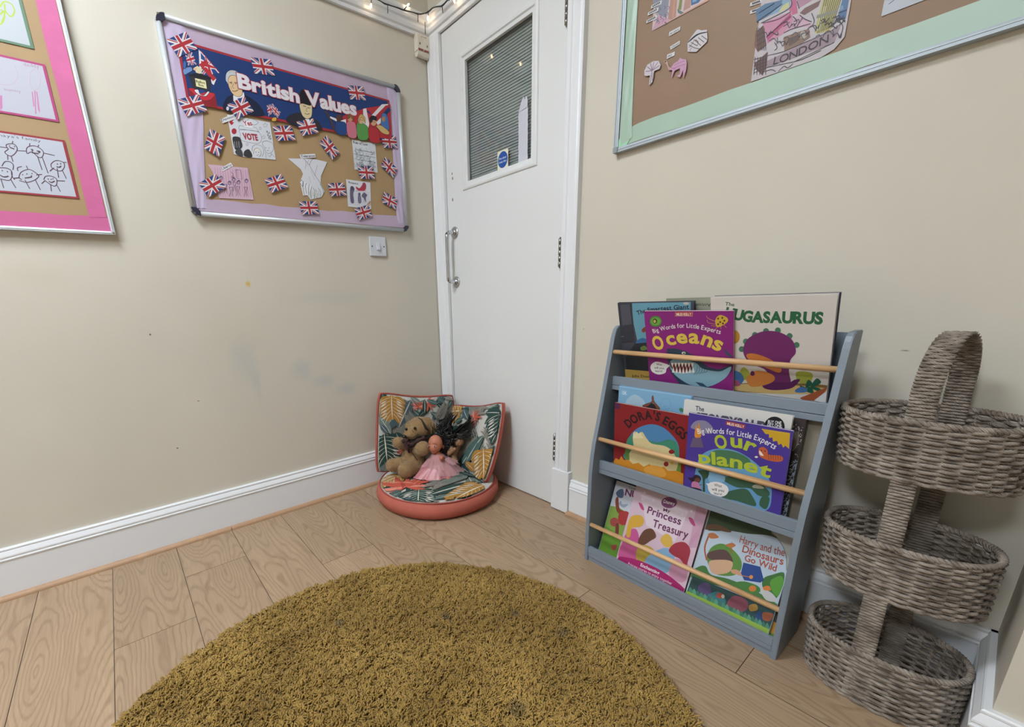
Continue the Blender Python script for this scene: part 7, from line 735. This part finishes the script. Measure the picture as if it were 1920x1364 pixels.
def pile():
    N=120000; r=np.sqrt(RNG.rand(N)); a=RNG.rand(N)*2*np.pi; R=rug_r(a)*r; x=R*np.cos(a); y=R*np.sin(a)
    # clump field: sum of random plane waves, gives tufts a shared lean
    def field(seed,f,n=26):
        g=np.random.RandomState(seed); s=np.zeros(N)
        for _ in range(n):
            t=g.rand()*2*np.pi; k=f*(.6+.8*g.rand()); s+=np.sin(k*(x*np.cos(t)+y*np.sin(t))+g.rand()*6.28)
        return s/np.sqrt(n/2)
    lx=.75*field(1,300)+.15*field(2,40); ly=.75*field(3,300)+.15*field(4,40); hh=1+.26*field(5,230)+.10*field(6,30)
    edge=np.clip((r-.965)/.035,0,1); H=(.0108*hh*(1-.3*edge)).clip(.005,.016)
    lx=lx*.48+np.cos(a)*edge*.5; ly=ly*.48+np.sin(a)*edge*.5; lx+=RNG.randn(N)*.28; ly+=RNG.randn(N)*.28
    K=4; lv=[0,.38,.75,1.0]; wd=[.0015,.0019,.0019,.0012]; nn=4; V=np.zeros((N,K,nn,3)); tw=RNG.rand(N)*6.28; cx=RNG.randn(N)*.0026; cy=RNG.randn(N)*.0026
    for k in range(K):
        t=lv[k]; px=x+lx*H*t**1.6+cx*math.sin(t*3.1); py=y+ly*H*t**1.6+cy*math.sin(t*3.1); pz=.008+H*t*(1-.25*t*np.clip(lx*lx+ly*ly,0,1))
        for j in range(nn):
            an=tw+j*2*np.pi/nn+t*1.2; V[:,k,j,0]=px+np.cos(an)*wd[k]; V[:,k,j,1]=py+np.sin(an)*wd[k]; V[:,k,j,2]=pz
    V=V.reshape(-1,3); base=(np.arange(N)*K*nn)[:,None]; q=[]
    for k in range(K-1):
        for j in range(nn): q.append([k*nn+j,k*nn+(j+1)%nn,(k+1)*nn+(j+1)%nn,(k+1)*nn+j])
    q.append([(K-1)*nn+j for j in range(nn)]); q=np.array(q); F=(base[:,None,:]+q[None,:,:]).reshape(-1,4)
    me=bpy.data.meshes.new('pile'); me.vertices.add(len(V)); me.vertices.foreach_set('co',V.ravel().astype(np.float32)); me.loops.add(F.size); me.loops.foreach_set('vertex_index',F.ravel().astype(np.int32)); me.polygons.add(len(F)); me.polygons.foreach_set('loop_start',(np.arange(len(F))*4).astype(np.int32)); me.polygons.foreach_set('use_smooth',[True]*len(F)); me.update(calc_edges=True); me.validate()
    me.materials.append(MRUG); o=bpy.data.objects.new('pile',me); COL.objects.link(o); o.parent=rug; tag(o,kind='stuff')
pile()
# ================================================================ CHILD'S FLOOR SEAT
def fab(hexs): return mat('fabric_'+hexs,hexs,.8,spec=.2,bump=.25,bscale=220,var=.10,vscale=40)
CORAL=mat('coral_cotton','b56355',.8,spec=.2,bump=.35,bscale=26,var=.06,vscale=18); CREAM=fab('c6c3bc'); PIPE=mat('coral_piping','9c483d',.75)
seat=thing('floor_seat','round coral floor seat with a tropical leaf print, in the corner by the door','floor cushion',(-.31,-.33,0))
def leaf_strip(mb,S,col,a,b,w,eps,lim,curve=0.,n=8):
    """pointed leaf lying on surface S from a to b, w = half width / length"""
    a=Vector(a);b=Vector(b);d=b-a;nn=Vector((-d.y,d.x)); k=mb.mi(fab(col)); prev=None
    for i in range(n+1):
        t=i/n; ww=w*.5*(math.sin(math.pi*min(1,t*.96+.02))**.8); c=a+d*t+nn*curve*math.sin(math.pi*t); row=[]
        for s_ in (-1,-.33,.33,1):
            p=c+nn*ww*s_; row.append(mb.bm.verts.new(S(*lim(p.x,p.y),eps)))
        if prev:
            for q in range(3):
                f=mb.bm.faces.new((prev[q],prev[q+1],row[q+1],row[q])); f.material_index=k; f.smooth=True
        prev=row
def motif(mb,S,e,eps,lim,seed,asp=1.):
    kind,col,ax,ay,bx,by,w=e; a=Vector((ax,ay));b=Vector((bx,by)); d=b-a; nn=Vector((-d.y,d.x)); r=random.Random(seed)
    if kind=='leaf':
        leaf_strip(mb,S,col,a,b,w*1.15,eps,lim); leaf_strip(mb,S,'c8c6bc' if r.random()<.5 else '8f9a92',a,b,.035,eps+.0004,lim)
    elif kind=='frond':
        for i in range(9):
            t=i/9; p=a+d*(t*.85); 
            for sg in (-1,1): leaf_strip(mb,S,col,p,p+d*.30+nn*sg*w*.75*(1-t*.6),.20,eps,lim,.08*sg,5)
        leaf_strip(mb,S,col,a,b,.06,eps+.0002,lim)
    elif kind=='mon':
        leaf_strip(mb,S,col,a-d*.05,b,.72*w,eps,lim)
        for i in range(6):
            t=.04+i*.13
            for sg in (-1,1):
                p=a+d*t; q=p+d*(.30+.05*i)+nn*sg*w*(.60-.055*i); leaf_strip(mb,S,col,p,q,.40,eps,lim,.10*sg,6); leaf_strip(mb,S,'d9d2bf',p,p.lerp(q,.92),.032,eps+.0005,lim,.08*sg,6)
                g0=p+d*.13+nn*sg*w*.20; leaf_strip(mb,S,'d6d3cc',g0,g0+d*.15+nn*sg*w*.24,.15,eps+.0004,lim,.0,5)
        leaf_strip(mb,S,'e0dccb',a-d*.1,b,.034,eps+.0006,lim)
    elif kind=='flower':
        base=math.atan2(d.y,d.x); L=d.length
        for i in range(9):
            an=base+(i-4)*.52; q=a+Vector((math.cos(an),math.sin(an)))*L*w*(.75+.5*r.random()); leaf_strip(mb,S,[col,'d98878','a84a40'][i%3 if i%2 else 0],a,q,.19,eps+.0001*(i%4),lim,.05,5)
SR=.272
def Sseat(x,y,eps): 
    r=min(1.,math.hypot(x,y)/SR); dent=.010*math.exp(-((x+.02)**2+(y-.02)**2)/.02); return (x,y,.078+.020*(1-r**4)-dent+eps+.0012)
def limseat(x,y):
    r=math.hypot(x,y); m=SR*.985
    return (x,y) if r<m else (x*m/r,y*m/r)
b=MB(); n=72; rg=[(.262,.002),(.281,.012),(.291,.032),(.292,.048),(.287,.064),(.278,.075),(.272,.079)]; prev=None; k=b.mi(CORAL)
for rr,z in rg:
    row=[b.bm.verts.new((rr*(1+.012*math.sin(5*a+z*30)*(.5+.5*math.sin(2*a)))*math.cos(a),rr*(1+.012*math.sin(5*a+z*30)*(.5+.5*math.sin(2*a)))*math.sin(a),z)) for a in [2*math.pi*i/n for i in range(n)]]
    if prev:
        for i in range(n): f=b.bm.faces.new((prev[i],prev[(i+1)%n],row[(i+1)%n],row[i])); f.material_index=k; f.smooth=True
    else: b.bm.faces.new(row[::-1]).material_index=k
    prev=row
b.build('seat_side',seat)
b=MB(); k=b.mi(CREAM); prev=None
for j in range(9):
    rr=SR*1.004*j/8; row=[b.bm.verts.new(Sseat(rr*math.cos(2*math.pi*i/n),rr*math.sin(2*math.pi*i/n),0)) for i in range(n)] if j else [b.bm.verts.new(Sseat(0,0,0))]
    if prev:
        for i in range(n):
            f=b.bm.faces.new((prev[0],row[i],row[(i+1)%n]) if len(prev)==1 else (prev[i],row[i],row[(i+1)%n],prev[(i+1)%n])); f.material_index=k; f.smooth=True
    prev=row
for i,e in enumerate(LEAF_S): motif(b,Sseat,e,.0006+.0006*i*.5,limseat,i)
b.build('seat_top',seat,norm=False)
b=MB(); b.tube([(.2745*math.cos(a),.2745*math.sin(a),.0805) for a in [2*math.pi*i/96 for i in range(96)]],.0034,PIPE,8,closed=True); b.build('piping',seat)
b=MB(); b.tube([(.262*math.cos(a),.262*math.sin(a),.004) for a in [2*math.pi*i/96 for i in range(96)]],.0036,PIPE,8,closed=True); b.build('piping',seat)
def back_panel(A,B,C_,D,sag,bulge,leaves,thick,flip,rbulge=0.):
    A,B,C_,D=[Vector(q)-Vector((-.31,-.33,0)) for q in (A,B,C_,D)]   # bottom-left, top-left, top-right, bottom-right as seen from the room
    N=((D-A).cross(B-A)).normalized()
    if N.dot(CAMP-Vector((-.31,-.33,0))-A)<0: N=-N
    def S(u,v,eps):
        a=2*u-1;c=2*v-1; k=.10; a2=a*math.sqrt(max(0,1-k*c**6)); c2=c*math.sqrt(max(0,1-k*a**6)); u2=(a2+1)/2;v2=(c2+1)/2
        p=(A*(1-u2)+D*u2)*(1-v2)+(B*(1-u2)+C_*u2)*v2
        p=p-Vector((0,0,1))*sag*math.sin(math.pi*u2)*v2**2+(D-A).normalized()*rbulge*math.sin(math.pi*v2)*u2**3
        h=bulge*(1-abs(a)**4)*(1-abs(c)**4)+.004*math.sin(7*u+3*v)*(1-a*a)*(1-c*c)
        return p+N*(h+eps)
    lim=lambda x,y:(min(max(x,.012),.988),min(max(y,.012),.988))
    m=MB(); n=26; k=m.mi(CREAM); g=[[m.bm.verts.new(S(i/n,j/n,0)) for i in range(n+1)] for j in range(n+1)]
    for j in range(n):
        for i in range(n): f=m.bm.faces.new((g[j][i],g[j][i+1],g[j+1][i+1],g[j+1][i])); f.material_index=k; f.smooth=True
    for i,e in enumerate(leaves): motif(m,S,e,.0006+.0003*i,lim,i+40)
    root=m.build('backrest',seat,norm=False)
    bl=[(i/n,0.) for i in range(n)]+[(1.,i/n) for i in range(n)]+[(1-i/n,1.) for i in range(n)]+[(0.,1-i/n) for i in range(n)]
    fr=[S(u,v,0) for u,v in bl]; ce=sum(fr,Vector())/len(fr); bkp=[q+(ce-q)*.05-N*thick for q in fr]; md=[q-(ce-q).normalized()*.006-N*thick*.45 for q in fr]
    m=MB(); k=m.mi(CORAL); R=[[m.bm.verts.new(q) for q in L_] for L_ in (fr,md,bkp)]; L_=len(bl)
    for x,y in zip(R,R[1:]):
        for i in range(L_): f=m.bm.faces.new((x[i],x[(i+1)%L_],y[(i+1)%L_],y[i])); f.material_index=k; f.smooth=True
    m.bm.faces.new(R[2]).material_index=k; m.build('coral_side',root)
    m=MB(); m.tube([q+N*.001 for q in fr],.0034,PIPE,8,closed=True); m.build('piping',root)
back_panel((-.505,-.078,.080),(-.440,-.052,.489),(-.040,-.135,.423),(-.085,-.160,.085),.022,.018,LEAF_L,.022,1)
back_panel((-.150,-.175,.088),(-.062,-.160,.376),(-.050,-.527,.449),(-.192,-.553,.086),.020,.020,LEAF_R,.024,1,.018)
# ================================================================ SOFT TOYS ON THE SEAT
TO=Vector((-.34,-.338,.1)); TS=.0005586; TRZ=math.atan2(-.621,.783)
def tp(px,py,bk=0.): return Vector(((px-600)*TS,bk,((880-py)*TS-bk*.334)/.943))
def fuse(parts,name,m,parent,vox=.004,sm=6,disp=0.):
    bm=bmesh.new()
    for c,r,rot in parts:
        t=bmesh.new(); bmesh.ops.create_uvsphere(t,u_segments=20,v_segments=12,radius=1); M=Matrix.Translation(c)@(rot.to_matrix().to_4x4() if rot else Matrix())@Matrix.Diagonal((*(r if hasattr(r,'__len__') else (r,r,r)),1)); t.transform(M); me=bpy.data.meshes.new('t'); t.to_mesh(me); t.free(); bm.from_mesh(me); bpy.data.meshes.remove(me)
    me=bpy.data.meshes.new('t'); bm.to_mesh(me); bm.free(); o=bpy.data.objects.new('t',me); COL.objects.link(o)
    md=o.modifiers.new('r','REMESH'); md.mode='VOXEL'; md.voxel_size=vox; s=o.modifiers.new('s','SMOOTH'); s.iterations=sm; s.factor=.5
    dg=bpy.context.evaluated_depsgraph_get(); dg.update(); nm=bpy.data.meshes.new_from_object(o.evaluated_get(dg)); bpy.data.objects.remove(o); bpy.data.meshes.remove(me)
    nm.name=name; nm.materials.clear(); nm.materials.append(m); nm.polygons.foreach_set('use_smooth',[True]*len(nm.polygons)); q=bpy.data.objects.new(name,nm); COL.objects.link(q); q.parent=parent; return q
def limb(a,b,ra,rb,n=6): return [(Vector(a).lerp(Vector(b),i/n),ra+(rb-ra)*i/n,None) for i in range(n+1)]
def fuzz(o,m,num,ln,th,seed,name='fur'):
    r=random.Random(seed); me=o.data; polys=me.polygons; V=[];F=[]
    for _ in range(num):
        p=polys[r.randrange(len(polys))]; c=p.center; nn=p.normal; d=(nn+Vector((r.gauss(0,.35),r.gauss(0,.35),r.gauss(-.2,.35)))).normalized()*ln*(.6+.7*r.random()); x=nn.orthogonal().normalized()*th; y=nn.cross(x).normalized()*th; i=len(V)
        V+=[c+x,c-x*.5+y*.86,c-x*.5-y*.86,c+d]; F+=[(i,i+1,i+3),(i+1,i+2,i+3),(i+2,i,i+3)]
    g=bpy.data.meshes.new(name); g.from_pydata(V,[],F); g.materials.append(m); q=bpy.data.objects.new(name,g); COL.objects.link(q); q.parent=o; q['kind']='stuff'; return q
PL=mat('tan_plush','9a7d58',.95,spec=.1,bump=.7,bscale=160,var=.14,vscale=60,sheen=.3); BLK=mat('glossy_black','141110',.2); DKR=mat('dark_maroon_scarf','3c2324',.85,bump=.5,bscale=120)
td=thing('plush_dog','tan plush dog with floppy ears sitting at the left of the floor seat','soft toy',TO+Vector((0,0,0)),TRZ)
P=[]
P.append((tp(490,455,.115),(.060,.056,.052),None)); P.append((tp(425,505,.075),(.036,.036,.030),None)); P.append((tp(395,520,.055),(.020,.02,.017),None))
P+=limb(tp(420,625,.10),tp(425,760,.085),.048,.062,6)
P+=limb(tp(385,600,.085),tp(312,585,.05),.026,.028,5); P+=limb(tp(470,650,.07),tp(520,640,.03),.030,.036,5)
P+=limb(tp(380,760,.06),tp(250,775,.045),.034,.033,6); P+=limb(tp(450,790,.06),tp(372,818,.0),.040,.038,6)
P+=limb(tp(445,420,.13),tp(405,440,.14),.022,.026,3)
body=fuse(P,'body',PL,td,.0042,4); fuzz(body,PL,7000,.006,.0007,1)
def ear(px0,py0,b0,px1,py1,b1,r0,r1,m,th): 
    e=fuse([(tp(px0,py0,b0).lerp(tp(px1,py1,b1),i/5),(r0+(r1-r0)*i/5,th,r0+(r1-r0)*i/5),None) for i in range(6)],'ear',m,td,.0035,4); fuzz(e,PL,900,.005,.0006,3); return e
ear(560,405,.105,590,470,.10,.022,.032,PL,.011)
m=MB(); m.tube([tp(492,378,.078),tp(520,395,.066),tp(538,430,.060),tp(556,470,.060),tp(575,490,.066)],[.002,.003,.005,.007,.003],mat('dark_ear_edge','2a1e18',.8),8); m.build('ear_seam',td)
for px,py,bb,sd in ((388,472,.056,.0065),(461,466,.055,.0068)): m=MB(); m.ell(tp(px,py,bb),(sd,sd,sd),BLK,seg=14); m.build('eye',td)
m=MB(); m.ell(tp(372,535,.036),(.011,.009,.0085),BLK,seg=14); m.build('nose',td)
m=MB(); m.tube([tp(440,480,.043),tp(452,515,.047),tp(450,545,.052)],.0012,mat('brown_thread','5c4630',.8),6); m.build('stitching',td)
m=MB(); 
m.tube(catmull([tp(355,560,.03),tp(385,585,.03),tp(430,600,.03),tp(480,575,.035),tp(540,545,.05)],4,False),[.006+.006*math.sin(i*.9)**2 for i in range(17)],DKR,8)
m.tube(catmull([tp(390,560,.025),tp(385,600,.028),tp(395,640,.03),tp(405,670,.035)],4,False),[.009]*4+[.011]*5+[.006]*4,DKR,8); m.tube(catmull([tp(400,640,.035),tp(440,690,.02),tp(475,740,.012)],4,False),.0022,DKR,6); m.build('scarf',td)
# --- bald doll in a pink dress
SK=mat('coral_doll_skin','b8735a',.55,bump=.05,bscale=60,var=.04,vscale=30); SAT=mat('pink_satin','c07f86',.38,spec=.5,sheen=.2,bump=.3,bscale=18); 
def tulle():
    m=bpy.data.materials.new('pink_tulle'); m.use_nodes=True; nt=m.node_tree; b=nt.nodes['Principled BSDF']; b.inputs['Base Color'].default_value=(*lin('d8a8ac'),1); b.inputs['Roughness'].default_value=.8; b.inputs['Alpha'].default_value=.42; return m
TUL=tulle()
dl=thing('doll','bald doll with painted brown eyes in a pink satin and tulle dress','doll',TO.copy(),TRZ,'dolls on the floor seat')
P=[(tp(632,600,.035),(.0345,.034,.040),None),(tp(625,632,.022),(.029,.027,.026),None),(tp(606,645,.010),(.0075,.009,.008),None),(tp(575,625,.035),(.006,.008,.011),None),(tp(695,632,.045),(.006,.009,.011),None),(tp(618,672,.018),(.014,.013,.010),None)]
P+=limb(tp(640,690,.035),tp(645,720,.035),.016,.026,4)+limb(tp(655,740,.035),tp(660,830,.03),.033,.036,5)
P+=limb(tp(610,735,.02),tp(560,800,.015),.013,.010,5)+limb(tp(690,735,.02),tp(680,725,-.012),.014,.011,4)
P+=limb(tp(640,840,.02),tp(630,905,-.03),.015,.011,6)+limb(tp(690,830,.02),tp(728,900,-.03),.015,.011,6)
P+=[(tp(622,910,-.038),(.011,.016,.009),None),(tp(735,907,-.038),(.011,.016,.009),None)]
fuse(P,'body',SK,dl,.0028,3)
for px,py,bb in ((578,625,.003),(629,628,-.0075)):
    e=MB(); e.ell(tp(px,py,bb),(.0052,.0022,.0042),mat('eye_white','d8cfc6',.4),seg=12); eo=e.build('eye',dl); e=MB(); e.ell(tp(px,py,bb-.0016),(.0032,.0016,.0038),mat('brown_eye','3a2018',.3),seg=10); e.build('iris',eo)
for a_ in ((563,606,.003,592,606,-.002),(614,606,-.005,648,613,-.002)): e=MB(); e.tube([tp(*a_[:3]),tp((a_[0]+a_[3])/2,a_[1]-5,(a_[2]+a_[5])/2-.003),tp(*a_[3:])],.0010,mat('brow_brown','5c3424',.8),6); e.build('eyebrow',dl)
e=MB(); e.tube([tp(592,668,.0005),tp(603,671,-.003),tp(616,668,-.003)],.0015,mat('doll_lips','9c4a40',.5),6); e.build('mouth',dl)
def cone_cloth(top,bot,m,name,parent,rip=.1,n=80,rows=10,seed=0):
    """gathered cloth between two rings: (center, rx, ry)"""
    (c0,ax,ay),(c1,bx,by)=top,bot; r=random.Random(seed); mb=MB(); k=mb.mi(m); prev=None; ph=[r.random()*6.28 for _ in range(4)]
    for j in range(rows+1):
        t=j/rows; c=c0.lerp(c1,t); row=[]
        for i in range(n):
            a=2*math.pi*i/n; f=1+rip*t*(math.sin(7*a+ph[0])*.5+math.sin(13*a+ph[1])*.35+math.sin(23*a+ph[2])*.25); q=t**.75
            row.append(mb.bm.verts.new((c.x+(ax+(bx-ax)*q)*f*math.cos(a),c.y+(ay+(by-ay)*q)*f*math.sin(a),max(c.z+.004*t*math.sin(5*a+ph[3]),.0015))))
        if prev:
            for i in range(n): f_=mb.bm.faces.new((prev[i],prev[(i+1)%n],row[(i+1)%n],row[i])); f_.material_index=k; f_.smooth=True
        prev=row
    return mb.build(name,parent)
cone_cloth((tp(655,745,.035),.036,.034),(tp(610,868,.02),.108,.075),SAT,'skirt',dl,.10,90,10,2)
cone_cloth((tp(640,690,.035),.018,.020),(tp(650,770,.035),.042,.040),SAT,'bodice',dl,.04,60,6,3)
cone_cloth((tp(640,684,.035),.022,.024),(tp(655,790,.03),.066,.058),TUL,'tulle_top',dl,.16,90,8,5)
cone_cloth((tp(660,735,.035),.040,.038),(tp(705,838,.02),.082,.066),TUL,'tulle_skirt',dl,.18,90,8,8)
for a_,b_ in (((600,720,.02),(560,790,.01)),((700,720,.02),(770,770,.01))): cone_cloth((tp(*a_),.018,.018),(tp(*b_),.028,.024),TUL,'tulle_sleeve',dl,.2,50,5,9)
# --- small doll lying back under a mass of black hair
SK2=mat('tan_doll_skin','8f6a4c',.5,bump=.05,bscale=60); HR=mat('black_doll_hair','0f0d0e',.38,spec=.5)
d2=thing('doll','small tan faced doll half hidden under wild long black hair','doll',TO.copy(),TRZ,'dolls on the floor seat')
P=[(tp(832,590,.075),(.0255,.025,.0235),None),(tp(826,612,.060),(.015,.013,.012),None),(tp(822,604,.0505),(.005,.006,.005),None),(tp(868,590,.085),(.005,.006,.008),None),(tp(800,570,.085),(.02,.02,.02),None)]
P+=limb(tp(806,640,.085),tp(772,690,.075),.020,.024,5)+limb(tp(765,640,.055),tp(745,690,.045),.011,.012,5)+limb(tp(745,690,.045),tp(792,655,.035),.011,.009,4)+limb(tp(770,700,.07),tp(790,760,.05),.018,.015,5)
fuse(P,'body',SK2,d2,.0026,2)
for px,py in ((815,590),(842,584)): e=MB(); e.ell(tp(px,py,.0505),(.0036,.002,.0015),mat('brow_dark','35231a',.6),seg=10); e.build('eye',d2)
e=MB(); e.tube([tp(815,622,.048),tp(826,625,.047),tp(836,619,.050)],.0011,mat('doll_lips2','5c3428',.5),6); e.build('mouth',d2)
b=MB(); r=random.Random(5)
locks=[((760,560,.10),(700,480,.11),(790,350,.10),26,.028),((770,560,.10),(730,450,.11),(740,400,.12),16,.03),((790,545,.10),(860,500,.09),(945,425,.07),24,.02),((800,550,.09),(890,510,.07),(920,520,.06),14,.02),((850,480,.10),(925,440,.09),(935,370,.08),8,.008),((740,560,.09),(650,500,.09),(640,430,.10),20,.03),((730,570,.08),(600,540,.07),(440,590,.04),26,.022),((720,560,.08),(560,560,.06),(410,620,.03),16,.018),((740,560,.07),(740,640,.06),(720,705,.055),34,.03),((760,560,.06),(700,600,.055),(690,690,.06),24,.022),((810,550,.07),(860,540,.06),(905,545,.05),14,.012),((700,520,.10),(660,470,.11),(700,420,.12),16,.02),((720,560,.07),(660,560,.07),(700,530,.06),20,.03)]
for A,B,C_,num,sp in locks:
    A,B,C_=tp(*A),tp(*B),tp(*C_)
    for _ in range(int(num*1.7)):
        j=lambda s:Vector((r.gauss(0,s),r.gauss(0,s*.8),r.gauss(0,s)))
        q=[A+j(sp*.7),B+j(sp*.8),C_+j(sp*.6)]; pts=[q[0]*(1-t)**2+q[1]*2*t*(1-t)+q[2]*t*t for t in [i/7 for i in range(8)]]; w=.0018+.0022*r.random(); b.tube(pts,[w*(1-.85*(i/7)**2) for i in range(8)],HR,5)
b.build('hair',d2)
m=MB(); m.ell(tp(770,560,.10),(.034,.028,.030),HR,seg=16); m.ell(tp(735,600,.095),(.034,.024,.04),HR,seg=16); m.build('hair',d2)
for o in list(bpy.data.objects):
    if o.name.startswith('t.') or o.name=='t': bpy.data.objects.remove(o)
